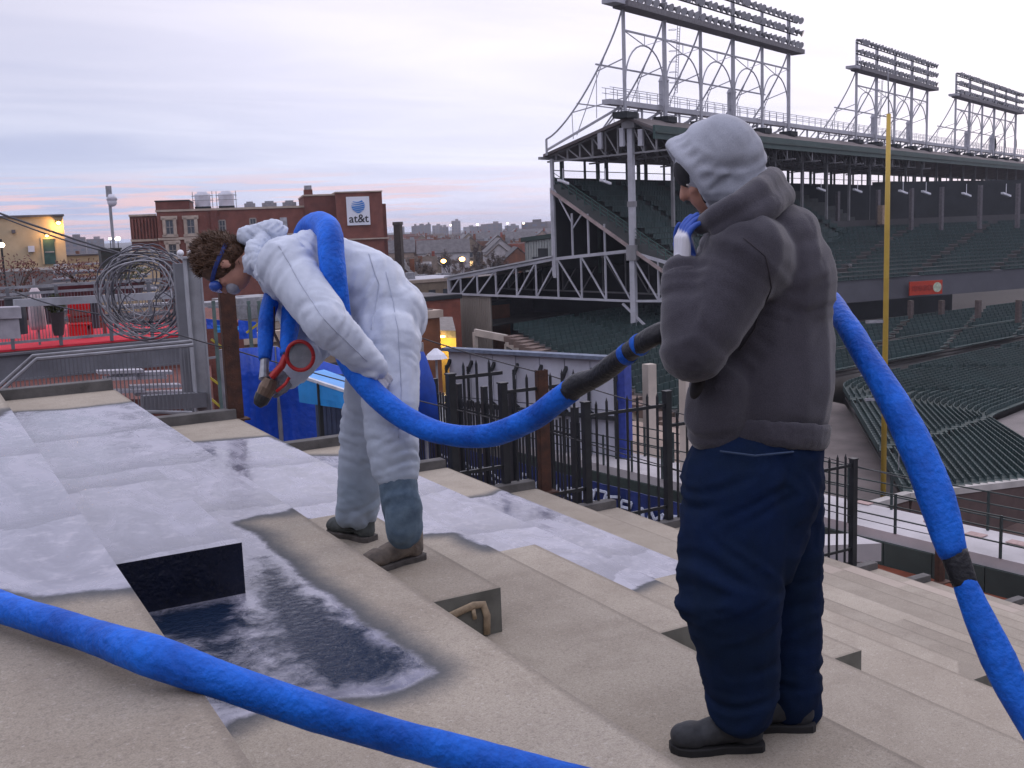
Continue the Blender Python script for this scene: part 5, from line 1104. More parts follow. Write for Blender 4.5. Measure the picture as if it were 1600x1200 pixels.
# ---- houses
ROOFS = [mat('roof_a', (.075, .07, .075), .9, .3, 1), mat('roof_b', (.13, .12, .125), .9, .3, 1), mat('roof_c', (.10, .075, .06), .9, .3, 1)]
WALLS = [mat('hw_brick', (.22, .075, .045), .9, .25, 1, rand=.25), mat('hw_pale', (.38, .36, .37), .9, .2, 1, rand=.25), mat('hw_tan', (.26, .20, .15), .9, .2, 1, rand=.25), mat('hw_grey', (.20, .20, .22), .9, .2, 1, rand=.25)]
LITW = mat('lit_window', (1, .8, .4), .4, 0, 1, emit=(1, .62, .25), estr=1.6)
def house(loc, w, d, h, wall, roof, flat, seedn, lit=0):
    rt = empty('house', loc)
    k = MB(); k.box((0, 0, h/2), (w, d, h))
    if not flat: k.add([(-w/2, -d/2, h), (w/2, -d/2, h), (0, -d/2, h+w*.42), (-w/2, d/2, h), (w/2, d/2, h), (0, d/2, h+w*.42)], [(0, 1, 2), (5, 4, 3)])
    k.build('wall', wall, rt)
    if flat:
        k = MB(); k.box((0, 0, h+.25), (w+.3, d+.3, .5)); k.build('parapet', wall, rt); k = MB(); k.box((0, 0, h+.53), (w-.4, d-.4, .06)); rf = k.build('roof', roof, rt)
        k = MB(); k.box((w*.25, d*.1, h+1.2), (.8, .8, 1.3)); k.build('chimney', WALLS[0], rf)
        k = MB(); k.box((-w*.2, -d*.2, h+1.0), (1.6, 1.2, .9)); k.build('roof_unit', GREYP, rf)
    else:
        k = MB(); e = .35; H_ = h+w*.42+.12
        for s_ in (-1, 1): k.hexa([(s_*(w/2+e), -d/2-e, h-e*.84), (0, -d/2-e, H_-.02), (0, d/2+e, H_-.02), (s_*(w/2+e), d/2+e, h-e*.84), (s_*(w/2+e), -d/2-e, h-e*.84+.18), (0, -d/2-e, H_+.16), (0, d/2+e, H_+.16), (s_*(w/2+e), d/2+e, h-e*.84+.18)])
        rf = k.build('roof', roof, rt); k = MB(); k.box((w*.22, d*.15, h+w*.35), (.7, .7, w*.42)); k.build('chimney', WALLS[0], rf)
    nf_ = max(2, int(h/3)); random.seed(seedn)
    for fl in range(nf_):
        for ix in range(2 if w < 7 else 3):
            x_ = -w/2+w*(ix+.5)/(2 if w < 7 else 3); z_ = 1.7+fl*(h-1.2)/nf_
            k = MB(); k.box((x_, -d/2-.03, z_), (1.15, .1, 1.7)); wd = k.build('window', mat('hframe', (.45, .42, .40), .7), rt); k = MB(); k.box((x_, -d/2-.06, z_), (.9, .1, 1.4)); k.build('pane', LITW if random.random() < lit else GLS, wd)
    for iy in range(3):
        for s_ in (-1, 1):
            k = MB(); k.box((s_*(w/2+.03), -d/3+iy*d/3, h*.6), (.1, 1.0, 1.4)); k.build('pane', GLS, rt)
    return rt
protos = []
for i in range(8):
    w = [6.5, 7.5, 6, 9, 8, 6.5, 12, 7][i]; protos.append(house((0, 0, -60), w, [12, 14, 11, 13, 15, 12, 16, 13][i], [7, 8.5, 6.5, 9.5, 8, 7.5, 10.5, 9][i], WALLS[[0, 1, 2, 0, 3, 1, 0, 2][i]], ROOFS[i % 3], i in (3, 6, 4), i+5, .12))
desc = ['brick house with gabled dark roof', 'pale tall house with gabled grey roof', 'tan cottage with brown gabled roof', 'flat roofed brick block', 'flat roofed grey house', 'pale narrow house with grey gable', 'wide flat roofed brick building', 'tan house with grey gabled roof']
random.seed(42); used = set(); placed = []
def place_house(ki, px, D, yaw, lab, zoff=0):
    o = protos[ki] if ki not in used else copy_tree(protos[ki]); used.add(ki)
    p = atD(px, 400, D); o.location = (p.x, p.y, -15.15+zoff); o.rotation_euler = (0, 0, yaw); tag(o, lab, 'house', 'houses of the city beyond the grandstand'); placed.append((p.x, p.y))
GY = AZ
# hand-placed nearer houses
hs = [(0, 806, 262, 'red brick house with pale windows just left of the grey metal building'), (5, 778, 285, 'pale gabled house with steep grey roof behind the two orange street lamps'), (1, 693, 300, 'pale gabled house with white walls beyond the left orange street lamp'), (4, 640, 210, 'grey flat house next to the brick office tower'), (7, 735, 330, 'tan gabled house halfway to the church'), (2, 668, 250, 'tan cottage below the bare trees'), (6, 655, 420, 'wide brick block low on the skyline near the office tower'), (3, 830, 350, 'flat brick block left of the grandstand column')]
for ki, px, D, lab in hs: place_house(ki, px, D, -math.pi/2-GY+random.choice([0, math.pi/2]) if False else math.radians(-25)+random.choice([0, math.pi/2]), lab)
side = ['left', 'right']
n = 0
for ring, (D, step) in enumerate(((170, 30), (225, 34), (300, 26), (370, 22), (450, 18), (540, 15), (640, 13), (760, 11.5), (900, 10))):
    px = 610+random.uniform(0, step)
    while px < 905:
        if not (D < 230 and px > 700) and not any((atD(px, 400, D).x-a)**2+(atD(px, 400, D).y-b)**2 < 150 for a, b in placed):
            ki = random.randrange(8); z_ = 'right of the brick tower' if px < 700 else ('between brick tower and grandstand' if px < 800 else 'beside the grandstand'); q_ = 'in the nearer streets' if D < 350 else ('in the middle distance' if D < 600 else 'in the far distance')
            place_house(ki, px, D*random.uniform(.96, 1.04), math.radians(-25+random.choice([0, 90])+random.uniform(-2, 2)), '%s %s, %s' % (desc[ki], q_, z_))
        px += step*random.uniform(.8, 1.3)*1.25
for D, pxs in ((95, (110, 135, 400, 440, 485)), (150, (118, 150, 182)), (260, (112, 132, 150, 170, 188))):
    for i, px in enumerate(pxs):
        ki = (i*3+int(D)) % 8 if D > 100 else (4, 6, 3, 4, 0)[i]
        place_house(ki, px, D*(1+.03*i), math.radians(-25+90*(i % 2)), '%s, %s' % (desc[ki], {95: ('beyond the low cream wall', 'beyond the neighbour bleachers', 'seen under the worker\'s chest', 'below the worker\'s chest lamp', 'behind the spray hoses'), 150: ('behind the cream building corner', 'left of the camera pole', 'right of the camera pole'), 260: ('on the left skyline by the cream building', 'second on the left skyline', 'third on the left skyline', 'behind the camera pole', 'beside the office building\'s left end')}[D][i]), zoff=-3 if D == 95 else 0)
# ---- bare trees
def tree_mesh(seed, h, lean=0):
    random.seed(seed); k = MB(); f = MB()
    def limb(p, d, L, r, dep):
        q = p+d*L; m_ = p.lerp(q, .5)+Vector((random.gauss(0, .04), random.gauss(0, .04), 0))*L
        k.tube([p, m_, q], [r, r*.8, r*.62], 5 if dep < 2 else 3, cap=False)
        if dep >= 3:
            for _ in range(9):
                c = p.lerp(q, random.uniform(.2, 1.15)); 
                for _ in range(3):
                    e = Vector((random.gauss(0, 1), random.gauss(0, 1), random.gauss(.3, .8))).normalized(); s = e.orthogonal().normalized()*random.uniform(.03, .08)*h/9; Lw = random.uniform(.4, 1.0)*h/9; f.add([c-s, c+s, c+e*Lw], [(0, 1, 2)])
            return
        for _ in range(random.choice((3, 4))):
            e = (d+Vector((random.gauss(0, .55), random.gauss(0, .55), random.gauss(.12, .3)))).normalized(); limb(p.lerp(q, random.uniform(.6, 1)), e, L*random.uniform(.6, .85), r*.55, dep+1)
    limb(Vector((0, 0, 0)), Vector((0, 0, 1)), h*.32, h*.022, 0)
    return k, f
TBARK = mat('bark', (.07, .055, .05), .95, .3, 2); TWIG = [mat('twigs_brown', (.125, .085, .070), .95, .3, .5, rand=.2), mat('twigs_green', (.06, .075, .045), .95, .3, .5, rand=.2)]
tps = []
for i in range(5):
    kk, ff = tree_mesh(30+i, [9, 11, 8, 12, 10][i]); rt = empty('bare_tree', (0, 0, -80)); kk.build('trunk', TBARK, rt, fix=False); c_ = ff.build('crown', TWIG[1 if i == 4 else 0], rt, fix=False); c_['kind'] = 'stuff'; tps.append(rt)
usedt = set(); random.seed(77)
def place_tree(i, px, D, s, lab):
    o = tps[i] if i not in usedt else copy_tree(tps[i]); usedt.add(i); p = atD(px, 400, D); o.location = (p.x, p.y, -15.15); o.rotation_euler = (0, 0, random.uniform(0, 6.28)); o.scale = (s, s, s*random.uniform(.85, 1.1)); tag(o, lab, 'tree', 'bare trees among the houses')
place_tree(4, 628, 150, 1.15, 'leafy dark green tree beside the tall chimney right of the brick tower'); place_tree(4, 645, 165, .95, 'smaller green tree right of the tall chimney')
cnt = 0
for ring, (D, step) in enumerate(((190, 40), (260, 26), (330, 20), (410, 16), (500, 13), (600, 11), (720, 9.5), (860, 8), (1050, 7))):
    px = 612
    while px < 905:
        px += step*random.uniform(.6, 1.4)
        if D < 250 and px > 690: continue
        i = random.randrange(4); place_tree(i, px, D*random.uniform(.93, 1.07), random.uniform(.8, 1.15), 'bare brown tree %s, %s' % ('in the nearer streets' if D < 350 else ('in the middle distance' if D < 600 else 'in the far distance'), 'near the brick tower' if px < 680 else ('left of the church' if px < 800 else 'close to the grandstand')))
for i in range(16):
    px = 108+i*6.3; place_tree(random.randrange(4), px, random.uniform(240, 420), random.uniform(.9, 1.3), 'bare brown tree on the left skyline, '+('left of' if px < 178 else 'right of')+' the camera pole')
# ---- skyline masses, church
SKM = mat('far_block', (.19, .16, .165), .9, .2, .05, rand=.3); SKG = mat('far_glass', (.12, .13, .17), .6, .2, .1)
sk = [(719, 345, 1400, 14, 1.4), (664, 352, 1500, 20, 1), (655, 353, 1200, 10, 1), (690, 352, 1600, 16, 1), (676, 350, 1500, 8, 1), (760, 353, 1300, 40, 1), (778, 349, 1200, 24, 1.2), (805, 352, 1500, 22, 1), (740, 354, 1700, 20, 1), (840, 347, 900, 40, 1), (860, 349, 1100, 50, 1), (700, 354, 1300, 14, 1), (632, 354, 1400, 14, 1), (915, 346, 760, 46, 1), (890, 347, 900, 24, 1), (128, 371, 900, 30, 1), (160, 373, 1100, 24, 1)]
for i, (px, yt, D, w, _) in enumerate(sk):
    o_, r_, a_ = face(px, D); k = MB(); zt = zz2(px, yt, D); ww = w/FPX*D; c = o_; k.box((c.x, c.y, (zt-15)/2), (ww, ww*.8, zt+15), r_, a_, Z)
    rt = k.build('skyline_building', SKM); tag(rt, 'distant %s building low on the skyline %s' % (['square', 'wide', 'narrow', 'flat'][i % 4], ['right of the office tower by a chimney', 'beyond the far houses', 'past the bare trees', 'near the church spire'][min(3, int(max(0, px-600)/80))]), 'building', 'distant skyline buildings')
    k = MB(); k.box((c.x+r_.x*ww*.1, c.y+r_.y*ww*.1, zt+1.0), (ww*.35, ww*.3, 2.4), r_, a_, Z); k.build('roof_house', SKM, rt)
    k = MB()
    nw = max(3, int(ww/7))
    for a in range(nw):
        for f_ in range(4): q = c+r_*(-ww/2+ww*(a+.5)/nw)-a_*(ww*.4+.05); k.box((q.x, q.y, zt-2.5-f_*3.6), (ww/nw*.5, .2, 1.8), r_, a_, Z)
    o = k.build('window_rows', SKG, rt); o['kind'] = 'stuff'
COP = mat('copper_green', (.11, .23, .22), .7, .2, .3)
o_, r_, a_ = face(871, 420); ch = empty('church', o_); tag(ch, 'brick church tower with green copper spire seen through the grandstand bracing', 'church')
zb = zz2(871, 345, 420); zt = zz2(868, 305, 420)
def cbx(c, w, d, z0, z1, nm, m): k = MB(); k.box((c.x, c.y, (z0+z1)/2), (w, d, z1-z0), r_, a_, Z); return part(k, nm, m, ch)
zm = zz2(871, 336, 420)
cbx(o_, 2.6, 2.6, -15, zm, 'tower', mat('church_brick', (.27, .17, .15), .9))
k = MB(); k.tube([Vector((o_.x, o_.y, zm)), Vector((o_.x, o_.y, zm+1.0)), Vector((o_.x, o_.y, zm+2.8)), Vector((o_.x, o_.y, zt))], [1.7, 1.35, .9, .08], 8); part(k, 'spire', COP, ch)
for s_ in (-1, 1): q = o_+r_*s_*1.15-a_*1.1; k = MB(); k.tube([Vector((q.x, q.y, zm)), Vector((q.x, q.y, zm+2.2))], [.35, .03], 6); part(k, 'pinnacle', COP, ch)
cbx(o_+r_*9+a_*2, 15, 10, -15, zz2(890, 352, 420), 'nave', mat('church_brick', (.27, .17, .15), .9)); 
# tall brown chimney right of the brick building
p = atD(624, 400, 140); zt = zz2(624, 347, 140); k = MB(); k.tube([Vector((p.x, p.y, -15)), Vector((p.x, p.y, zt-.4)), Vector((p.x, p.y, zt-.4)), Vector((p.x, p.y, zt))], [.75, .62, .75, .72], 4); tag(k.build('chimney_stack', mat('stack_brown', (.07, .055, .05), .9)), 'tall dark square chimney stack just right of the brick building', 'chimney')
# ---- street lamps lit
def street_lamp(px, py, D, col, e, r, lab, grp='glowing street lamps of the city', zg=-15.15):
    p = atD(px, py, D); rt = empty('street_lamp', (p.x, p.y, zg)); tag(rt, lab, 'street lamp', grp)
    k = MB(); k.tube([Vector((p.x, p.y, zg)), Vector((p.x, p.y, p.z+.2))], D*.00012+.03, 6); k.bar(Vector((p.x, p.y, p.z+.3)), p+Z*.3, .1); part(k, 'shaft', DARKW, rt)
    k = MB(); k.ball(p, (r, r, r*.75), 10, 7); part(k, 'lamp_head', mat('lamp_'+lab[:12], col, .4, 0, 1, emit=col, estr=e), rt)
OR = (1, .48, .12)
for i, (px, py, D, r, e, col, lab) in enumerate(((693, 408, 210, .52, 9, OR, 'left of the two big glowing orange lamps beyond the worker\'s back'), (722, 405, 214, .58, 11, OR, 'right of the two big glowing orange lamps beyond the worker\'s back'),
    (434, 481, 70, .22, 11, OR, 'glowing orange lamp under the worker\'s chest by the hose'), (2, 383, 40, .11, 10, (1, .8, .5), 'glowing white lamp at the left edge in front of cream building'),
    (184, 373, 130, .30, 8, (1, .93, .7), 'bright pale lamp right of the camera pole, low on skyline'), (172, 373, 132, .16, 8, (1, .93, .7), 'small pale lamp left of the camera pole, low on skyline'),
    (704, 352, 900, .9, 4, (1, .8, .6), 'tiny skyline lamp left of the square tower block'), (746, 351, 900, 1.0, 4, (1, .8, .6), 'tiny skyline lamp right of the square tower block'), (793, 349, 850, .9, 4, (1, .85, .65), 'tiny skyline lamp left of the spire, inner one'), (818, 349, 850, .9, 4, (1, .8, .5), 'tiny skyline lamp nearer the grandstand'), (925, 347, 350, .6, 6, (1, .9, .6), 'white lamp beyond the grandstand bracing'), (700, 444, 170, .25, 7, (1, .75, .45), 'low white lamp above the lean-to roof corner'), (400, 500, 75, .08, 7, OR, 'small orange lamp behind the hoses'), (293, 449, 60, .06, 5, (1, .8, .6), 'small lamp behind the grey column'), (1302-1020, 523, 55, .05, 4, OR, 'tiny orange lamp behind the cable coil'))):
    street_lamp(px, py, D, col, e, r, lab)
p = atD(293, 430, 88); rt = empty('globe_lamp', (p.x, p.y, -15)); tag(rt, 'unlit double globe street lamp in front of the brick building', 'street lamp'); zt = atD(293, 394, 88).z
k = MB(); k.tube([Vector((p.x, p.y, -15)), Vector((p.x, p.y, zt-.4))], .07, 8); k.bar(Vector((p.x, p.y, zt-.4))-sx*.42, Vector((p.x, p.y, zt-.4))+sx*.42, .06); part(k, 'shaft', GREYP, rt)
for s_ in (-1, 1): k = MB(); k.ball(Vector((p.x, p.y, zt-.05))+sx*s_*.42, .27); part(k, 'globe', mat('globe_white', (.75, .75, .8), .3), rt, smooth=True)
# flat roofs between the terraces and the far houses (white roofs, brown roofs)
random.seed(8)
for i, (px, py, D, w, d, m) in enumerate(((1100, 480, 135, 6, 6, 1), (650, 478, 120, 14, 16, 2), (580, 505, 95, 8, 12, 0), (640, 440, 150, 16, 10, 1), (720, 440, 160, 20, 12, 0), (560, 470, 110, 14, 16, 2), (500, 500, 60, 9, 10, 0), (445, 510, 48, 7, 8, 2), (400, 520, 45, 5, 8, 3))):
    o_, r_, a_ = face(px, D); zt = atD(px, py, D).z; a_ = Vector((math.sin(math.radians(-10)), math.cos(math.radians(-10)), 0)); r_ = Vector((a_.y, -a_.x, 0)); k = MB(); c = o_; k.box((c.x, c.y, (zt-15)/2), (w, d, zt+15), r_, a_, Z); rt = k.build('flat_house', [WALLS[0], WALLS[2], WALLS[0], WALLS[2]][m]); tag(rt, ['brown flat roofed building', 'building with pale flat roof', 'brick flat roofed building', 'tan flat roofed building'][m]+' '+['left of the lean-to roof', 'right of the worker\'s hip', 'beyond the yellow store', 'close to the chimney stack', 'below the orange lamps', 'behind the worker', 'behind the worker\'s arm', 'behind the spray hoses', 'behind the rusty post'][i], 'building')
    k = MB(); k.box((c.x, c.y, zt+.2), (w+.3, d+.3, .4), r_, a_, Z); k.build('parapet', [STONE, STONE, DARKW, STONE][m], rt); k = MB(); k.box((c.x, c.y, zt+.42), (w-.5, d-.5, .05), r_, a_, Z); rf = k.build('roof', [mat('roof_brownish', (.16, .135, .125), .9, .3, .4), mat('roof_white', (.42, .42, .46), .8, .15, .4), ROOFS[1], ROOFS[2]][m], rt)
    for j in range(3): q = c+r_*random.uniform(-w*.35, w*.35)+a_*random.uniform(-d*.3, d*.3); k = MB(); k.box((q.x, q.y, zt+.9), (1.4, 1.1, .9), r_, a_, Z); k.build('roof_unit', GREYP, rf)
    for j in range(int(w/2.4)):
        for f_ in range(2): q = c+r_*(-w/2+1.3+j*2.4)-a_*(d/2+.03); k = MB(); k.box((q.x, q.y, zt-1.8-3.2*f_), (1.1, .1, 1.5), r_, a_, Z); k.build('window', GLS, rt)
# ============================================================ PEOPLE
def J(px, py, d): return atd(px, py, d)
TO_CAM = -Vector((math.sin(HEAD), math.cos(HEAD), 0)); SXV = Vector((math.cos(HEAD), -math.sin(HEAD), 0))
SKIN = mat('skin', (.40, .20, .145), .55, .12, 20, bump=.1, bscale=200)
GLOVE = mat('glove_grey', (.50, .50, .55), .8, .2, 30, bump=.3, bscale=160)
def wrinkle(me, amp, sc, seed, segs, th=35, fine=.4, joint=1.0, facet=True):
    # crease lines run at angle th to each limb and turn crosswise near its ends (knees, elbows, hems)
    no = [v.normal.copy() for v in me.vertices]; sv = Vector((seed*3.7, seed*1.3, seed*2.1)); new = []
    axes = []
    for a, b in segs:
        d = (b-a).normalized(); axes.append((a, b-a, (b-a).length_squared, d, (b-a).length))
    for i, v in enumerate(me.vertices):
        p = v.co; best = []; 
        for a, ab, l2, d, L in axes:
            t = max(0.0, min(1.0, (p-a).dot(ab)/l2)); best.append(((p-a-ab*t).length_squared, d, t, L))
        best.sort(key=lambda x: x[0]); q0, d, t, L = best[0]
        near = max(0, 1-min(t, 1-t)*L/.16)*joint; ang = math.radians(th+(82-th)*near*.8)
        n_ = no[i]; tn = d.cross(n_); tn = tn.normalized() if tn.length > 1e-4 else Vector((1, 0, 0)); 
        # global, smoothly varying fields: a slow swirl bends the crease direction
        sw = noise.noise(p*1.6+sv)*.7; g = d*math.cos(ang+sw)+d.orthogonal().normalized()*math.sin(ang+sw)
        q = p-g*(p.dot(g)*.74)
        w1 = noise.noise(q*sc+sv); w2 = noise.noise(q*sc*2.1+sv*2+Vector((9, 1, 4)))
        r = (1-3.0*math.sqrt(w1*w1+.0016))*(1.0 if facet else .8); r2 = (1-3.0*math.sqrt(w2*w2+.0025))
        new.append(p+n_*(amp*(r*(.55+.45*near)+fine*r2*(.35+.65*near)+.5*noise.noise(p*sc*.7))))
    for v, c in zip(me.vertices, new): v.co = c
    # light relax keeps creases rounded
    bm = bmesh.new(); bm.from_mesh(me); bmesh.ops.smooth_vert(bm, verts=bm.verts, factor=.5, use_axis_x=True, use_axis_y=True, use_axis_z=True); bm.to_mesh(me); bm.free(); me.update()
def setcol(me, name, fn):
    at = me.attributes.new(name, 'FLOAT', 'POINT'); at.data.foreach_set('value', np.array([fn(v.co) for v in me.vertices], dtype=np.float32))
def cloth(name, me, m, root):
    me.materials.clear(); me.materials.append(m); me.polygons.foreach_set('use_smooth', [True]*len(me.polygons))
    o = bpy.data.objects.new(name, me); COL.objects.link(o); o.parent = root; return o
def head_into(mb, c, fwd, up_, s=1.0):    # head added to the body volume; c = centre of the skull
    f = fwd.normalized(); u = (up_-f*up_.dot(f)).normalized(); l = u.cross(f); A = (f, l, u)
    P = lambda x, y, z: c+f*(x*s)+l*(y*s)+u*(z*s)
    mb.ball(P(-.01, 0, .025), (.098*s, .078*s, .095*s), ax=A); mb.ball(P(.03, 0, -.045), (.068*s, .058*s, .075*s), ax=A); mb.ball(P(.055, 0, -.088), (.034*s, .030*s, .024*s), ax=A)
    mb.cap(P(.088, 0, .01), P(.108, 0, -.028), .010*s, .015*s, 8); mb.cap(P(.085, -.03, .022), P(.085, .03, .022), .012*s, .012*s, 8)
    for y in (-1, 1):
        mb.ball(P(.068, y*.035, -.022), (.022*s, .02*s, .018*s), ax=A); mb.ball(P(-.002, y*.078, -.012), (.022*s, .009*s, .033*s), ax=A)
    mb.cap(P(.088, -.018, -.055), P(.088, .018, -.055), .007*s, .007*s, 8); mb.cap(P(.086, -.016, -.067), P(.086, .016, -.067), .007*s, .007*s, 8)
    return P
def eyes(P, root, s=1.0):
    for y in (-1, 1):
        k = MB(); k.ball(P(.077, y*.032, .004), .0115*s); o = k.build('eye', mat('eye_white', (.7, .68, .66), .2), root, smooth=True)
        k = MB(); k.ball(P(.0855, y*.032, .004), .005*s); k.build('iris', mat('iris', (.05, .03, .02), .2), o, smooth=True)
def hand(wrist, d, nrm, curl, s=1.0, thumb=1, spread=.12, voxel=.0032):
    d = d.normalized(); nrm = (nrm-d*nrm.dot(d)).normalized(); w = d.cross(nrm)*thumb   # w: towards the thumb side
    k = MB(); k.cap(wrist-d*.03*s, wrist+d*.01*s, .028*s, .03*s, 10)
    for j, y in enumerate((.028, .009, -.010, -.028)):
        k.cap(wrist+d*.012*s+w*y*.75*s, wrist+d*.078*s+w*y*s, .0165*s, .0135*s, 8)
    L = (.072, .080, .074, .058)
    for j, y in enumerate((.030, .010, -.010, -.029)):
        p = wrist+d*.080*s+w*y*s; ang = math.radians(12)+0; dd = (d+w*(y/.03)*spread).normalized()
        for q, fl in enumerate((.45, .32, .23)):
            cu = curl[j] if isinstance(curl, (list, tuple)) else curl
            ang += cu*(.9 if q else .7); v = dd*math.cos(ang)+nrm*math.sin(ang); p2 = p+v*(L[j]*fl*s); k.cap(p, p2, (.0098-.0008*q)*s, (.0090-.0008*q)*s, 8); p = p2
    p = wrist+d*.022*s+w*.026*s
    for q, (a, l) in enumerate(((.75, .040), (.45, .032), (.25, .026))):
        v = (d*math.cos(a)+w*math.sin(a)*.9+nrm*(.35+.15*q)).normalized(); p2 = p+v*l*s; k.cap(p, p2, (.0135-.0018*q)*s, (.012-.0015*q)*s, 8); p = p2
    return remesh(k, voxel, 2)
def boot(heel, toe, h, m_up, m_sole, root, side, w=.052, name='boot'):
    d = (toe-heel); L = d.length; d.normalize(); l = Vector((-d.y, d.x, 0)).normalized(); k = MB()
    A = (d, l, Z); P = lambda x, y, z: heel+d*(x*L)+l*y+Z*z
    k.ref = tuple(l)
    k.cap(P(.20, 0, .06), P(.20, 0, h), (w*.90, .060), (w*.98, .060), 14); k.ball(P(.17, 0, .05), (.052, w*.86, .048), ax=A)
    k.cap(P(.25, 0, .072), P(.62, 0, .052), (w*.86, .052), (w*1.0, .040), 14); k.ball(P(.76, 0, .046), (L*.20, w*1.08, .042), ax=A); k.ball(P(.86, 0, .044), (L*.135, w*.95, .038), ax=A)
    me = remesh(k, .006, 3); 
    for v in me.vertices:
        v.co += v.normal*(.0018*noise.noise(v.co*45)); v.co.z = max(v.co.z, heel.z+.012)
    o = cloth(name, me, m_up, root)
    s_ = MB(); prof = [(0, .6), (.04, .86), (.2, .92), (.42, .84), (.62, 1.04), (.8, 1.1), (.93, .82), (1.0, .35)]
    vs = []; n = len(prof)
    for z in (0, .02, .024): 
        e = 1.0 if z < .022 else .94
        for x_, y_ in prof: vs.append(P(x_, w*y_*e, z))
        for x_, y_ in prof[::-1]: vs.append(P(x_, -w*y_*e, z))
    n2 = 2*n; fs = [tuple(range(n2-1, -1, -1)), tuple(range(2*n2, 3*n2))]+[(r*n2+i, r*n2+(i+1) % n2, (r+1)*n2+(i+1) % n2, (r+1)*n2+i) for r in (0, 1) for i in range(n2)]
    s_.add(vs, fs); s_.build('sole', m_sole, o)
    for i in range(6):
        x_ = .34+.065*i; zt = .118-.010*i; t = MB(); t.tube([P(x_, -.03, zt-.006), P(x_+.01, 0, zt+.008), P(x_, .03, zt-.006)], .0028, 5); t.build('lace', mat('lace', (.10, .08, .06), .9), o)
    return o
# ------------------------------------------------------------ worker in white coveralls
w1 = dict(fN=J(628, 872, 4.49), fF=J(545, 832, 5.0))
zt1 = HT(2)+.183
N_hip, F_hip = J(606, 530, 4.60), J(598, 525, 4.86)
N_kn, F_kn = J(612, 690, 4.50), J(570, 680, 4.93)
N_an, F_an = J(630, 812, 4.47), J(560, 796, 4.98)
heelN, toeN = atz(660, 870, zt1), atz(574, 893, zt1); heelN.z = toeN.z = zt1
heelF, toeF = atz(583, 846, zt1), atz(490, 826, zt1); 
toeF = heelF+(toeF-heelF).normalized()*.29; toeN = heelN+(toeN-heelN).normalized()*.30
pel, wai, mid, che, nek = J(600, 500, 4.73), J(578, 448, 4.73), J(520, 428, 4.72), J(462, 422, 4.70), J(408, 404, 4.68)
hc1 = J(352, 414, 4.66)
shN, elN, wrN = J(448, 415, 4.47), J(512, 505, 4.26), J(585, 578, 4.38)
shF, elF, wrF = J(448, 435, 4.90), J(488, 535, 4.86), J(452, 588, 4.66)
body = MB(); body.ref = tuple(TO_CAM)
body.chain([pel, wai, mid, che], [(.15, .13), (.13, .11), (.14, .12), (.16, .12)]); body.chain([che, nek, hc1.lerp(nek, .35)], [(.13, .10), .062, .058])
body.chain([N_hip, N_kn, N_an, heelN.lerp(toeN, .2)+Z*.06], [.082, .055, .038, .030]); body.chain([F_hip, F_kn, F_an, heelF.lerp(toeF, .2)+Z*.06], [.082, .055, .038, .030])
for h_, t_ in ((heelN, toeN), (heelF, toeF)): body.cap(h_.lerp(t_, .2)+Z*.045, h_.lerp(t_, .78)+Z*.036, .028, .020)
body.chain([che, shN, elN, wrN], [.07, .05, .04, .027]); body.chain([che, shF, elF, wrF], [.07, .05, .04, .027])
fw1 = (-Z*.93-SXV*.30+TO_CAM*.12).normalized(); up1 = (-SXV*.93+Z*.22)
P1 = head_into(body, hc1, fw1, up1, 1.0)
me = remesh(body, .0075, 3); me.materials.append(SKIN); me.polygons.foreach_set('use_smooth', [True]*len(me.polygons))
man1 = bpy.data.objects.new('person', me); COL.objects.link(man1); tag(man1, 'man in white disposable coveralls bent over, spraying the terrace with a hose on his back', 'person', 'workers spraying the terrace')
eyes(P1, man1)
# jeans showing below the torn coverall legs
JEAN1 = mat('faded_jeans', (.13, .19, .25), .9, .35, 14, bump=.3, bscale=260, col2=(.07, .11, .16))
k = MB(); k.chain([N_kn+Vector((0, 0, .02)), N_an+Z*.04], [.074, .080]); k.cap(N_an+Z*.05, N_an-Z*.045, .080, .078)
me = remesh(k, .009, 2); wrinkle(me, .010, 4.5, 3, [(N_kn, N_an)], 40, .6, .2); jn = cloth('jeans', me, JEAN1, man1)
k = MB(); k.chain([F_kn, F_an], [.075, .07]); me = remesh(k, .010, 2); wrinkle(me, .006, 7, 5, [(F_kn, F_an)], 60); cloth('jeans', me, JEAN1, man1)
# coverall
cv = MB(); cv.ref = tuple(TO_CAM)
cv.chain([pel, wai, mid, che], [(.19, .168), (.18, .160), (.19, .168), (.18, .155)]); cv.chain([che, nek+SXV*.03], [(.17, .15), (.105, .10)])
cv.ball(J(612, 492, 4.73), (.155, .18, .16), ax=(SXV, TO_CAM, Z)); cv.ball(J(490, 405, 4.7), (.165, .19, .128), ax=(SXV, TO_CAM, Z))
cv.chain([N_hip, N_kn], [.140, .106]); cv.cap(N_kn, N_kn.lerp(N_an, .36), .106, .098)
cv.chain([F_hip, F_kn, F_an], [.138, .112, .092]); cv.cap(F_kn, J(548, 805, 4.96), .10, .06)
cv.chain([shN, elN, wrN-(wrN-elN)*.05], [.105, .086, .060]); cv.chain([che, shN], [.15, .12]); cv.chain([shF, elF, wrF-(wrF-elF)*.08], [.112, .09, .062]); cv.chain([che, shF], [.15, .12])
me = remesh(cv, .0105, 3)
segs = [(pel, che), (N_hip, N_kn), (N_kn, N_an), (F_hip, F_kn), (F_kn, F_an), (shN, elN), (elN, wrN), (shF, elF), (elF, wrF), (che, nek)]
wrinkle(me, .0105, 4.2, 1, segs, 30, .5, .75); wrinkle(me, .003, 12, 8, segs, 45, .5, .5)
zk, za = N_kn.z, N_an.z
setcol(me, 'jmix', lambda c: max(0, min(.95, (zk+.24-c.z)/.55))+.22*noise.noise(c*7) if c.z < zk+.26 else max(0, min(.1, noise.noise(c*3)*.2)))
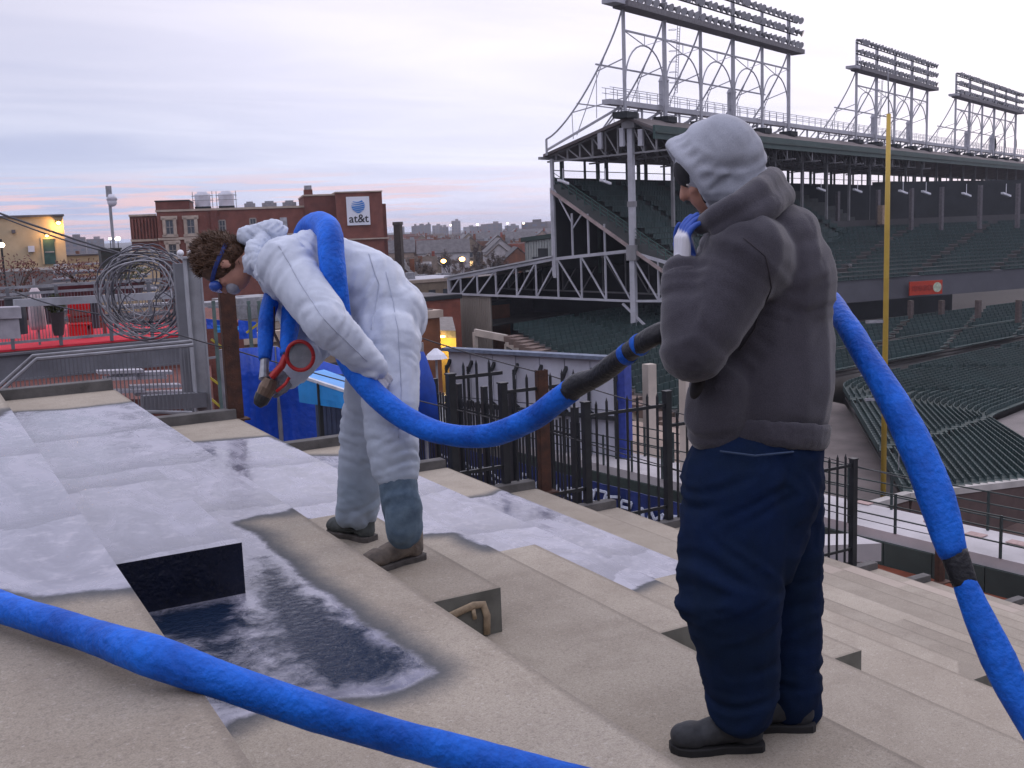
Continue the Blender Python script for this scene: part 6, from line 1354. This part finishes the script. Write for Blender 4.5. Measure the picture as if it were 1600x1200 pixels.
def tyvek():
    m = bpy.data.materials.new('white_coverall'); m.use_nodes = True; nt = m.node_tree; b = nt.nodes['Principled BSDF']; b.inputs['Roughness'].default_value = .6
    a = nt.nodes.new('ShaderNodeAttribute'); a.attribute_name = 'jmix'; t = nt.nodes.new('ShaderNodeTexCoord')
    n = nt.nodes.new('ShaderNodeTexNoise'); n.inputs['Scale'].default_value = 9; n.inputs['Detail'].default_value = 7; n.inputs['Roughness'].default_value = .7; lk(nt, t.outputs['Object'], n.inputs['Vector'])
    ad = nt.nodes.new('ShaderNodeMath'); ad.operation = 'MULTIPLY_ADD'; ad.inputs[1].default_value = .55; ad.inputs[2].default_value = -.27; lk(nt, n.outputs['Fac'], ad.inputs[0])
    s = nt.nodes.new('ShaderNodeMath'); s.operation = 'ADD'; lk(nt, a.outputs['Fac'], s.inputs[0]); lk(nt, ad.outputs[0], s.inputs[1])
    mr = nt.nodes.new('ShaderNodeMapRange'); lk(nt, s.outputs[0], mr.inputs[0]); mr.inputs[1].default_value = .1; mr.inputs[2].default_value = 1.1; mr.inputs[4].default_value = .70
    w = nt.nodes.new('ShaderNodeValToRGB'); w.color_ramp.elements[0].position = .3; w.color_ramp.elements[0].color = (.42, .465, .56, 1); w.color_ramp.elements[1].position = .6; w.color_ramp.elements[1].color = (.56, .61, .71, 1); lk(nt, n.outputs['Fac'], w.inputs[0])
    mx_ = nt.nodes.new('ShaderNodeMix'); mx_.data_type = 'RGBA'; lk(nt, mr.outputs[0], mx_.inputs[0]); lk(nt, w.outputs[0], mx_.inputs[6]); mx_.inputs[7].default_value = (.13, .20, .27, 1); lk(nt, mx_.outputs[2], b.inputs['Base Color'])
    f = nt.nodes.new('ShaderNodeTexNoise'); f.noise_type = 'RIDGED_MULTIFRACTAL'; f.inputs['Scale'].default_value = 4.5; f.inputs['Detail'].default_value = 5; f.inputs['Distortion'].default_value = .9; lk(nt, t.outputs['Object'], f.inputs['Vector'])
    bp = nt.nodes.new('ShaderNodeBump'); bp.inputs['Strength'].default_value = .5; bp.inputs['Distance'].default_value = .011; lk(nt, f.outputs['Fac'], bp.inputs['Height']); lk(nt, bp.outputs[0], b.inputs['Normal'])
    return m
TYV = tyvek(); cov = cloth('coverall', me, TYV, man1)
from mathutils.bvhtree import BVHTree
bv_ = BVHTree.FromPolygons([v.co for v in me.vertices], [tuple(p.vertices) for p in me.polygons])
def seam_on(bvh, pts, name, m, parent, r=.0022, off=.0015):
    q = []
    for a, b in zip(pts, pts[1:]):
        for j in range(10):
            c = a.lerp(b, j/10); h = bvh.ray_cast(c+TO_CAM*.6, -TO_CAM)
            if h[0] is not None: q.append(h[0]+h[1]*off)
    if len(q) > 3: kk = MB(); kk.tube(q, r, 5); kk.build(name, m, parent, smooth=True)
SEAMM = mat('suit_seam', (.46, .50, .60), .8)
seam_on(bv_, [J(430, 385, 4.3), J(470, 440, 4.3), J(520, 500, 4.3), J(580, 570, 4.3)], 'sleeve_seam', SEAMM, cov)
seam_on(bv_, [J(590, 430, 4.3), J(615, 520, 4.3), J(622, 620, 4.3), J(618, 700, 4.3)], 'side_seam', SEAMM, cov)
seam_on(bv_, [J(560, 400, 4.3), J(580, 450, 4.3), J(570, 530, 4.3)], 'waist_seam', SEAMM, cov)
# hood collar bunched behind the neck
k = MB(); k.ref = tuple(TO_CAM)
pts = []
for i in range(13):
    a = math.radians(-120+i*20); pts.append(J(402+6*math.cos(a), 402, 4.68)+TO_CAM*(.125*math.sin(a)*-1)+Z*(.085*math.cos(a))+SXV*(.01+.02*math.cos(a)))
k.chain(pts, [.028+.008*math.sin(i*1.7) for i in range(13)], 10)
k.cap(J(385, 368, 4.62), J(430, 362, 4.66), .035, .05); k.cap(J(395, 385, 4.56), J(412, 430, 4.52), .03, .035); k.cap(J(398, 362, 4.72), J(424, 358, 4.74), .03, .04)
me = remesh(k, .007, 3); wrinkle(me, .010, 14, 6, [(pts[0], pts[6]), (pts[6], pts[12])], 30); setcol(me, 'jmix', lambda c: 0.1); cloth('hood', me, TYV, man1)
# hair: scalp shell with tufts
HAIR = mat('brown_hair', (.090, .046, .026), .6, .4, 60, stretch=(1, 1, 3)); k = MB()
f_, u_ = fw1, (up1-fw1*up1.dot(fw1)).normalized(); l_ = u_.cross(f_)
hcc = P1(-.022, 0, .038); k.ball(hcc, (.108, .092, .108), 18, 12, ax=(f_, l_, u_)); k.ball(P1(-.055, 0, -.01), (.07, .078, .07), ax=(f_, l_, u_))
me = remesh(k, .008, 1)
random.seed(4)
for v in me.vertices: v.co += v.normal*(.007*noise.noise(v.co*26)+.003*noise.noise(v.co*70))
hr = cloth('hair', me, HAIR, man1)
k = MB(); vsrc = [(v.co.copy(), v.normal.copy()) for v in me.vertices]
for _ in range(2600):
    c_, n_ = random.choice(vsrc)
    if (c_-hcc).dot(f_) > .055 and (c_-hcc).dot(u_) < .03: continue
    d_ = (n_*.45+u_*.8-f_*.25+Vector((random.gauss(0, .35), random.gauss(0, .35), random.gauss(0, .35)))).normalized(); s_ = d_.orthogonal().normalized()*.0028; L_ = random.uniform(.016, .038)
    m_ = c_+d_*L_*.6; k.add([c_-s_, c_+s_, m_+s_*.7, c_+d_*L_+Vector((random.gauss(0, .003), random.gauss(0, .003), -.003)), m_-s_*.7], [(0, 1, 2, 3, 4)])
t_ = k.build('hair_tufts', HAIR, hr, fix=False); t_['kind'] = 'stuff'
# goggles strap round the head and goggles
k = MB(); ring = []
for i in range(25):
    a = 2*math.pi*i/24; ring.append(P1(-.005+.112*math.cos(a), .094*math.sin(a), .012+.012*math.cos(a)))
k.tube(ring, [(.009, .0025)]*25, 6, ref=tuple(u_)); k.build('goggles_strap', mat('strap_blue', (.012, .03, .16), .6), man1)
k = MB(); k.cap(P1(.10, -.045, .008), P1(.10, .045, .008), .026, .026, 12); me = remesh(k, .005, 2); gg = cloth('goggles', me, mat('goggles_blue', (.03, .08, .35), .25), man1)
k = MB(); k.cap(P1(.085, -.02, -.06), P1(.085, .02, -.06), .030, .030, 12); me = remesh(k, .005, 2); cloth('dust_mask', me, mat('mask_grey', (.26, .26, .30), .8), man1)
# gloves
gd = (wrN-elN).normalized(); me = hand(wrN, (gd+SXV*.1-Z*.2), -SXV*.8-TO_CAM*.5, [.85, .9, .95, 1.0], 1.0, 1); g1 = cloth('glove', me, GLOVE, man1)
gd2 = (J(436, 604, 4.58)-wrF).normalized(); me = hand(wrF, gd2, -SXV*.5+TO_CAM*.3-Z*.3, [.65, .7, .7, .75], 1.02, -1); g2 = cloth('glove', me, mat('glove_dark', (.22, .22, .25), .8, .2, 30), man1)
BOOT1 = mat('muddy_boot', (.20, .165, .135), .85, .45, 14, bump=.4, bscale=70, col2=(.085, .075, .07)); SOLE = mat('boot_sole', (.10, .09, .085), .9, .4, 20)
BOOT2 = mat('dark_boot', (.075, .085, .085), .85, .3, 14, bump=.3, bscale=70)
boot(heelN, toeN, .165, BOOT1, SOLE, man1, 1, .056); boot(heelF, toeF, .15, BOOT2, SOLE, man1, -1)
# ------------------------------------------------------------ spray gun
gp = J(438, 598, 4.56); gun = empty('spray_gun', gp); tag(gun, 'spray gun with dark nozzle and red handle in the bent worker\'s hand', 'spray gun')
DK = mat('gun_dark', (.03, .028, .028), .45, .3, 12); RED = mat('gun_red', (.42, .018, .018), .4, .2, 8); BRZ = mat('gun_bronze', (.16, .11, .08), .4, .3, 14, metal=.5)
def gpart(k, n, m, **kw): o = k.build(n, m, gun, **kw); rel(o, gp); return o
k = MB(); k.tube([J(424, 592, 4.55), J(418, 606, 4.55), J(412, 618, 4.55)], [.030, .038, .034], 14); gpart(k, 'body', BRZ, smooth=False, bevel=.003)
k = MB(); k.tube([J(412, 617, 4.55), J(407, 627, 4.55), J(402, 634, 4.55)], [.036, .032, .018], 14); gpart(k, 'nozzle', DK, bevel=.003)
k = MB(); k.tube([J(424, 590, 4.55), J(440, 572, 4.55), J(447, 556, 4.56)], [(.016, .022)]*3, 10); gpart(k, 'handle', RED, bevel=.003)
k = MB(); k.tube([J(432, 612, 4.53), J(446, 600, 4.53), J(452, 590, 4.54)], .007, 8); gpart(k, 'trigger', RED, smooth=True)
k = MB(); k.tube([J(413, 592, 4.56), J(413, 575, 4.58), J(414, 560, 4.60)], [.024, .019, .019], 12); gpart(k, 'coupling', mat('coupling_steel', (.28, .29, .32), .35, .3, 20, metal=.7))
ring = [J(469, 556, 4.52)+SXV*(.056*math.cos(a))+Z*(.061*math.sin(a)) for a in [2*math.pi*i/32 for i in range(33)]]
k = MB(); k.tube(ring, .0085, 8); gpart(k, 'gauge_ring', RED, smooth=True)
k = MB(); k.tube([J(469, 556, 4.53), J(469, 556, 4.555)], [.053, .052], 28); gpart(k, 'gauge_face', mat('gauge_grey', (.24, .25, .27), .6, .2, 20), smooth=False)
k = MB(); k.tube([J(450, 560, 4.54), J(440, 545, 4.58), J(428, 520, 4.66), J(428, 480, 4.74)], .006, 6); gpart(k, 'air_line', mat('air_line_dark', (.06, .035, .03), .5), smooth=True)
# ------------------------------------------------------------ hooded man
D2 = 3.32; zt2 = HT(2)
hA, hB = J(1152, 745, 3.26), J(1222, 745, 3.42)
kA, kB = J(1140, 925, 3.22), J(1228, 925, 3.44)
aA, aB = J(1162, 1095, 3.27), J(1240, 1082, 3.43)
heA = atz(1192, 1166, zt2); toA = heA+(atz(1052, 1172, zt2)-heA).normalized()*.285; heB = atz(1272, 1136, zt2); toB = heB+(atz(1180, 1136, zt2)-heB).normalized()*.29
p2, wa2, m2, c2_, n2_ = J(1188, 715, D2), J(1192, 640, D2), J(1190, 540, D2), J(1183, 430, D2), J(1140, 318, 3.28)
hc2 = J(1112, 268, 3.26)
sN, eN, wN = J(1165, 400, 3.10), J(1086, 545, 3.06), J(1066, 422, 3.12)
sF, eF, wF = J(1150, 400, 3.52), J(1075, 530, 3.50), J(1078, 420, 3.36)
body = MB(); body.ref = tuple(TO_CAM)
body.chain([p2, wa2, m2, c2_], [(.15, .14), (.15, .13), (.16, .14), (.18, .14)]); body.chain([c2_, n2_, hc2.lerp(n2_, .4)], [(.13, .10), .065, .06])
body.chain([hA, kA, aA, heA.lerp(toA, .2)+Z*.06], [.085, .058, .040, .030]); body.chain([hB, kB, aB, heB.lerp(toB, .2)+Z*.06], [.085, .058, .040, .030])
for h_, t_ in ((heA, toA), (heB, toB)): body.cap(h_.lerp(t_, .2)+Z*.045, h_.lerp(t_, .78)+Z*.036, .028, .020)
body.chain([c2_, sN, eN, wN], [.08, .055, .045, .03]); body.chain([c2_, sF, eF, wF], [.08, .055, .045, .03])
fw2 = (-SXV*.85-TO_CAM*.10-Z*.42).normalized(); up2 = Z*.9-SXV*.42
P2 = head_into(body, hc2, fw2, up2, 1.0)
me = remesh(body, .0075, 3); me.materials.append(SKIN); me.polygons.foreach_set('use_smooth', [True]*len(me.polygons))
man2 = bpy.data.objects.new('person', me); COL.objects.link(man2); tag(man2, 'man in charcoal sweatshirt, pale grey hood and baggy blue jeans, hand at his mouth', 'person', 'workers spraying the terrace')
eyes(P2, man2)
DENIM = mat('dark_denim', (.007, .017, .055), .95, .45, 5, spec=.12, bump=.35, bscale=420, col2=(.008, .017, .042), fine=.25)
k = MB(); k.ref = tuple(TO_CAM)
k.chain([p2+Z*.03, p2-Z*.06], [(.175, .182), (.186, .192)]); k.chain([hA, kA, J(1158, 1075, 3.27)], [.170, .150, .108]); k.chain([hB, kB, J(1236, 1080, 3.43)], [.130, .108, .094])
k.cap(J(1175, 860, 3.28), J(1200, 760, 3.3), .14, .16); k.cap(J(1095, 840, 3.24), J(1090, 940, 3.22), .07, .065)
k.cap(J(1158, 1075, 3.27), J(1160, 1102, 3.27), .110, .106); k.cap(J(1238, 1080, 3.43), J(1240, 1098, 3.43), .094, .090)
me = remesh(k, .0105, 3)
sg2 = [(p2, hA), (hA, kA), (kA, aA), (hB, kB), (kB, aB)]
wrinkle(me, .012, 3.4, 4, sg2, 16, .45, .55); wrinkle(me, .0025, 11, 9, sg2, 40, .5, .6); jeans = cloth('jeans', me, DENIM, man2)
k = MB(); k.tube([J(1125, 705, 3.12), J(1180, 712, 3.08), J(1240, 706, 3.14)], .003, 5); k.build('seam', mat('denim_seam', (.05, .08, .15), .9), jeans)
# charcoal sweatshirt
FLEE = mat('charcoal_fleece', (.056, .053, .067), .95, .18, 5, spec=.15, bump=.4, bscale=320, fine=.2, sheen=.3)
k = MB(); k.ref = tuple(TO_CAM)
k.chain([J(1190, 640, D2), J(1192, 600, D2), m2, c2_, J(1175, 370, D2)], [(.200, .205), (.208, .218), (.21, .22), (.215, .205), (.17, .15)])
k.chain([J(1175, 375, D2), n2_+SXV*.03], [(.16, .15), (.10, .10)])
k.ball(J(1215, 450, 3.3), (.175, .20, .25), ax=(SXV, TO_CAM, Z)); k.ball(J(1195, 372, 3.3), (.17, .2, .12), ax=(SXV, TO_CAM, Z))
k.chain([sN, eN, wN-(wN-eN)*.08], [.118, .098, .064]); k.chain([sF, eF, wF-(wF-eF)*.08], [.118, .098, .064]); k.cap(c2_, sN, .17, .13); k.cap(c2_, sF, .17, .13)
k.cap(J(1130, 600, 3.2), J(1120, 660, 3.22), .10, .10)
me = remesh(k, .0105, 3); segs = [(p2, c2_), (sN, eN), (eN, wN), (sF, eF), (eF, wF)]
wrinkle(me, .0075, 3.0, 12, segs, 14, .45, .55); swt = cloth('sweatshirt', me, FLEE, man2)
bv2 = BVHTree.FromPolygons([v.co for v in me.vertices], [tuple(p.vertices) for p in me.polygons]); SW2 = mat('fleece_seam', (.045, .04, .048), .95)
seam_on(bv2, [J(1160, 372, 3.0), J(1192, 400, 3.0), J(1208, 450, 3.0), J(1195, 520, 3.0), J(1170, 560, 3.0)], 'armhole_seam', SW2, swt, .0025, .0008)
for nm_, a_, b_, r_c in (('cuff', wN-(wN-eN)*.16, wN-(wN-eN)*.02, .066), ('cuff', wF-(wF-eF)*.16, wF-(wF-eF)*.02, .066)):
    k = MB(); k.tube([a_, a_.lerp(b_, .2), a_.lerp(b_, .8), b_], [r_c*.93, r_c, r_c*.95, r_c*.80], 40, rfun=lambda i, a: 1+.018*math.sin(20*a)); k.build(nm_, FLEE, swt, smooth=True)
# rib hem
k = MB(); k.ref = tuple(TO_CAM); k.tube([J(1191, 655, D2), J(1190, 668, D2), J(1189, 684, D2), J(1188, 694, D2)], [(.199, .208), (.199, .208), (.196, .205), (.184, .194)], 32, ref=tuple(TO_CAM)); me = remesh(k, .009, 2); wrinkle(me, .004, 9, 2, [(J(1190, 640, D2), J(1190, 720, D2))], 5); cloth('hem', me, FLEE, man2)
k = MB(); q = J(1090, 602, 3.10); k.ball(q, (.020, .028, .042), ax=(SXV, TO_CAM, (Z+SXV*.3).normalized())); k.build('pocket_opening', mat('pocket_dark', (.02, .018, .02), .95), man2, smooth=True)
# collapsed charcoal hood round the neck
k = MB(); HP = [(1095, 352, 3.12), (1115, 340, 3.06), (1150, 322, 3.05), (1185, 300, 3.10), (1205, 286, 3.22), (1205, 282, 3.36), (1180, 292, 3.46), (1140, 310, 3.5), (1105, 335, 3.45)]
hp_ = [J(*q) for q in HP]; k.chain(hp_, [.026, .032, .036, .040, .042, .042, .038, .034, .028], 12)
hp2 = [J(x_+14, y_+22, d_) for x_, y_, d_ in HP[1:8]]; k.chain(hp2, [.032, .038, .042, .044, .042, .038, .034], 12)
me = remesh(k, .0075, 4); wrinkle(me, .006, 7, 15, [(a, b) for a, b in zip(hp_, hp_[1:])], 8, .6, 0); cloth('lowered_hood', me, FLEE, man2)
# pale grey hood over the head
HG = mat('pale_grey_jersey', (.34, .36, .42), .9, .18, 6, bump=.25, bscale=380, fine=.12, sheen=.2)
k = MB(); f2, u2 = fw2, (up2-fw2*up2.dot(fw2)).normalized(); l2 = u2.cross(f2); A2 = (f2, l2, u2)
k.ball(P2(-.035, 0, .035), (.128, .118, .118), 20, 14, ax=A2); k.ball(P2(-.075, 0, .0), (.095, .10, .10), ax=A2); k.cap(P2(-.03, 0, -.05), P2(-.06, 0, -.12), .105, .10)
rim = [P2(.055+.018*math.cos(2*math.pi*i/20), .10*math.sin(2*math.pi*i/20), .012+.118*math.cos(2*math.pi*i/20)) for i in range(21)]
for i in range(20): k.cap(rim[i], rim[i+1], .017, .017, 8)
for i in range(20): k.cap(P2(-.02, .1*math.sin(2*math.pi*i/20), .02+.105*math.cos(2*math.pi*i/20)), rim[i], .018, .016, 8)
me = remesh(k, .007, 3); wrinkle(me, .008, 4.5, 21, [(P2(.05, 0, .1), P2(-.1, 0, -.05))], 60, .35, 0); cloth('hood', me, HG, man2)
k = MB(); k.ball(P2(.045, 0, .0), (.062, .072, .090), ax=A2); k.build('dark_face_ball', mat('inner_dark', (.03, .03, .035), .95), man2, smooth=True) if False else None
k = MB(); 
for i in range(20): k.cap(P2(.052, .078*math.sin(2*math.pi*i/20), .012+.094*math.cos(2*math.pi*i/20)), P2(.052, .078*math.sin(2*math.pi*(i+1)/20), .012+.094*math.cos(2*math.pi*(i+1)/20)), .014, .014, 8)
k.ball(P2(.042, 0, .032), (.066, .074, .058), ax=A2)  # dark ring and ball over the upper face inside the hood
me = remesh(k, .006, 2); cloth('dark_face_cover', me, mat('inner_dark', (.03, .03, .035), .95), man2)
# gloved hands at the mouth: white backs, blue coated fingers
def glove2(me, base, d): setcol(me, 'coat', lambda c: (c-base).dot(d))
def glove_mat():
    m = bpy.data.materials.new('coated_glove'); m.use_nodes = True; nt = m.node_tree; b = nt.nodes['Principled BSDF']; b.inputs['Roughness'].default_value = .6
    a = nt.nodes.new('ShaderNodeAttribute'); a.attribute_name = 'coat'; r = nt.nodes.new('ShaderNodeMapRange'); lk(nt, a.outputs['Fac'], r.inputs[0]); r.inputs[1].default_value = .0; r.inputs[2].default_value = .008
    mx_ = nt.nodes.new('ShaderNodeMix'); mx_.data_type = 'RGBA'; lk(nt, r.outputs[0], mx_.inputs[0]); mx_.inputs[6].default_value = (.62, .62, .68, 1); mx_.inputs[7].default_value = (.03, .09, .42, 1); lk(nt, mx_.outputs[2], b.inputs['Base Color']); return m
GM = glove_mat()
dN = (Z*1.0+SXV*.02).normalized(); me = hand(wN+Z*.01, dN, SXV*.9-TO_CAM*.2, [.28, .32, .36, .42], 1.05, 1); 
setcol(me, 'coat', lambda c: (c-wN).dot(SXV*.95-TO_CAM*.1)-.004+((c-wN).dot(dN)-.095)*.35); cloth('glove', me, GM, man2)
dF = (Z*.9-SXV*.25).normalized(); me = hand(wF+Z*.01, dF, TO_CAM*.5+SXV*.4, [.3, .35, .4, .45], 1.0, -1); setcol(me, 'coat', lambda c: (c-wF).dot(TO_CAM)+.01); cloth('glove', me, GM, man2)
SHOE = mat('dark_shoe', (.035, .038, .045), .7, .3, 12, bump=.2, bscale=90); SOLE2 = mat('dark_sole', (.02, .02, .022), .8)
boot(heA, toA, .10, SHOE, SOLE2, man2, 1, .050, 'shoe'); boot(heB, toB, .10, SHOE, SOLE2, man2, -1, .050, 'shoe')
# ============================================================ HOSES
HOSE = mat('blue_sleeve', (.010, .150, .72), .6, .3, 7, spec=.3, bump=.5, bscale=60, col2=(.004, .075, .42), fine=.10)
TAPE = mat('black_tape', (.012, .013, .018), .5, .3, 9, bump=.4, bscale=60)
def spline(pts, rs, sub=8):
    P_ = [Vector(p) for p in pts]; out_, ro = [], []
    for i in range(len(P_)-1):
        a, b, c, d = P_[max(i-1, 0)], P_[i], P_[i+1], P_[min(i+2, len(P_)-1)]
        for j in range(sub):
            t = j/sub; out_.append(.5*((2*b)+(c-a)*t+(2*a-5*b+4*c-d)*t*t+(3*b-a-3*c+d)*t**3)); ro.append(rs[i]+(rs[i+1]-rs[i])*t)
    out_.append(P_[-1]); ro.append(rs[-1]); return out_, ro
def hose_mesh(pts, rs, name, m, parent=None, seed=1, twist=9, amp=.07, n=22):
    q, r = spline(pts, rs); L = [0]
    for i in range(1, len(q)): L.append(L[-1]+(q[i]-q[i-1]).length)
    # resample every 1.2 cm
    tot = L[-1]; m_ = max(8, int(tot/.012)); Q, Rr = [], []; j = 0
    for i in range(m_+1):
        s = tot*i/m_
        while j < len(L)-2 and L[j+1] < s: j += 1
        t = (s-L[j])/max(1e-9, L[j+1]-L[j]); Q.append(q[j].lerp(q[j+1], t)); Rr.append(r[j]+(r[j+1]-r[j])*t)
    k = MB(); ds = tot/m_
    k.tube(Q, Rr, n, rfun=lambda i, a: 1+amp*.9*math.sin(2*a+i*ds*twist+seed)*(.6+.4*math.sin(i*ds*5+seed))+.030*noise.noise(Vector((math.cos(a)*1.5, math.sin(a)*1.5, i*ds*14+seed)))+amp*.8*noise.noise(Vector((seed, 0, i*ds*5)))-.035*math.exp(-(math.sin(a*.5+i*ds*7+seed)/.10)**2)*(.5+.5*math.sin(i*ds*9+seed*2))-.02*math.exp(-(math.sin(a*1.0-i*ds*13+seed)/.12)**2)+.014*noise.noise(Vector((math.cos(a)*5, math.sin(a)*5, i*ds*60))))
    return k.build(name, m, parent, smooth=True)
PA = [(447, 556, 4.58), (452, 520, 4.66), (456, 480, 4.82), (462, 440, 4.98), (470, 395, 5.02), (480, 362, 4.92), (498, 350, 4.72), (514, 362, 4.50), (518, 400, 4.42), (522, 440, 4.40), (530, 500, 4.44), (545, 560, 4.40), (582, 612, 4.36), (640, 657, 4.34), (700, 679, 4.28), (765, 680, 4.18), (830, 655, 4.02), (868, 628, 3.92), (892, 610, 3.86)]
ha = hose_mesh([J(*p) for p in PA], [0.0270, 0.0378, 0.0450, 0.0495, 0.0540, 0.0558, 0.0540, 0.0540, 0.0540, 0.0540, 0.0522, 0.0504, 0.0486, 0.0477, 0.0468, 0.0459, 0.0459, 0.0450, 0.0432], 'spray_hose', HOSE, seed=2, amp=.05); tag(ha, 'thick blue sleeved hose slung over the bent worker\'s back and hanging to the hooded man', 'hose')
PB = [(888, 613, 3.865), (905, 600, 3.83), (930, 590, 3.76), (955, 572, 3.68), (990, 545, 3.55), (1030, 520, 3.45), (1075, 505, 3.55)]
hose_mesh([J(*p) for p in PB], [0.0414, 0.0432, 0.0342, 0.0360, 0.0315, 0.0333, 0.0360], 'tape_wrap', TAPE, ha, seed=5, amp=.09)
for (a, b) in (((976, 556, 3.60), (984, 550, 3.575)), ((996, 541, 3.53), (1003, 536, 3.512))):
    hose_mesh([J(*a), J(*((a[0]+b[0])/2, (a[1]+b[1])/2, (a[2]+b[2])/2)), J(*b)], [0.0355, 0.0365, 0.0355], 'blue_band', HOSE, ha, seed=1, amp=.02)
PC = [(1070, 507, 3.54), (1110, 500, 3.72), (1200, 470, 3.78), (1280, 462, 3.66), (1318, 500, 3.42), (1352, 555, 3.30), (1396, 628, 3.18), (1432, 700, 3.10), (1462, 775, 3.04), (1484, 850, 3.0), (1492, 868, 2.99)]
hose_mesh([J(*p) for p in PC], [0.0360, 0.0405, 0.0405, 0.0378, 0.0342, 0.0396, 0.0450, 0.0504, 0.0522, 0.0414, 0.0360], 'far_length', HOSE, ha, seed=9, amp=.06)
PD = [(1490, 862, 2.992), (1499, 888, 2.98), (1508, 912, 2.97)]
hose_mesh([J(*p) for p in PD], [0.0369, 0.0360, 0.0333], 'tape_wrap', TAPE, ha, seed=3, amp=.04)
PE = [(1506, 908, 2.972), (1530, 965, 2.94), (1560, 1030, 2.90), (1592, 1095, 2.86), (1640, 1175, 2.80), (1720, 1290, 2.7), (1840, 1400, 2.5)]
hose_mesh([J(*p) for p in PE], [0.0324, 0.0405, 0.0450, 0.0396, 0.0396, 0.0414, 0.0414], 'last_length', HOSE, ha, seed=7, amp=.06)
PF = [(414, 562, 4.60), (415, 530, 4.64), (418, 490, 4.74), (428, 455, 4.88), (440, 430, 4.98)]
hb = hose_mesh([J(*p) for p in PF], [.027, .034, .036, .04, .045], 'second_hose', HOSE, seed=4, amp=.04); tag(hb, 'shorter blue hose hanging from the bent worker\'s chest into the gun coupling', 'hose')
FGP = [(-220, 878, -.82), (-90, 914, -.82), (0, 948, -.82), (120, 986, -.82), (235, 1024, -.81), (360, 1068, -.86), (500, 1116, -.95), (650, 1160, -1.04), (800, 1198, -1.11), (960, 1238, -1.16), (1150, 1290, -1.18)]
hf_ = hose_mesh([atz(*p) for p in FGP], [.036, .038, .037, .035, .040, .036, .038, .034, .037, .036, .037], 'foreground_hose', HOSE, seed=11, amp=.06, n=28); tag(hf_, 'thick blue sleeved hose lying across the steps in the immediate foreground', 'hose')
# ------------------------------------------------------------ evening haze over the whole place
hm = bpy.data.materials.new('haze'); hm.use_nodes = True; nt = hm.node_tree; nt.nodes.clear()
ho = nt.nodes.new('ShaderNodeOutputMaterial'); pv = nt.nodes.new('ShaderNodeVolumePrincipled'); pv.inputs['Color'].default_value = (.84, .88, 1.0, 1); pv.inputs['Density'].default_value = 0.00021; pv.inputs['Anisotropy'].default_value = 0.1
nt.links.new(pv.outputs[0], ho.inputs['Volume'])
k = MB(); k.b2((-3200, -600, -16.6), (3200, 3200, 34)); hz_ = k.build('haze', hm); tag(hz_, kind='stuff', label='thin grey lavender evening haze');
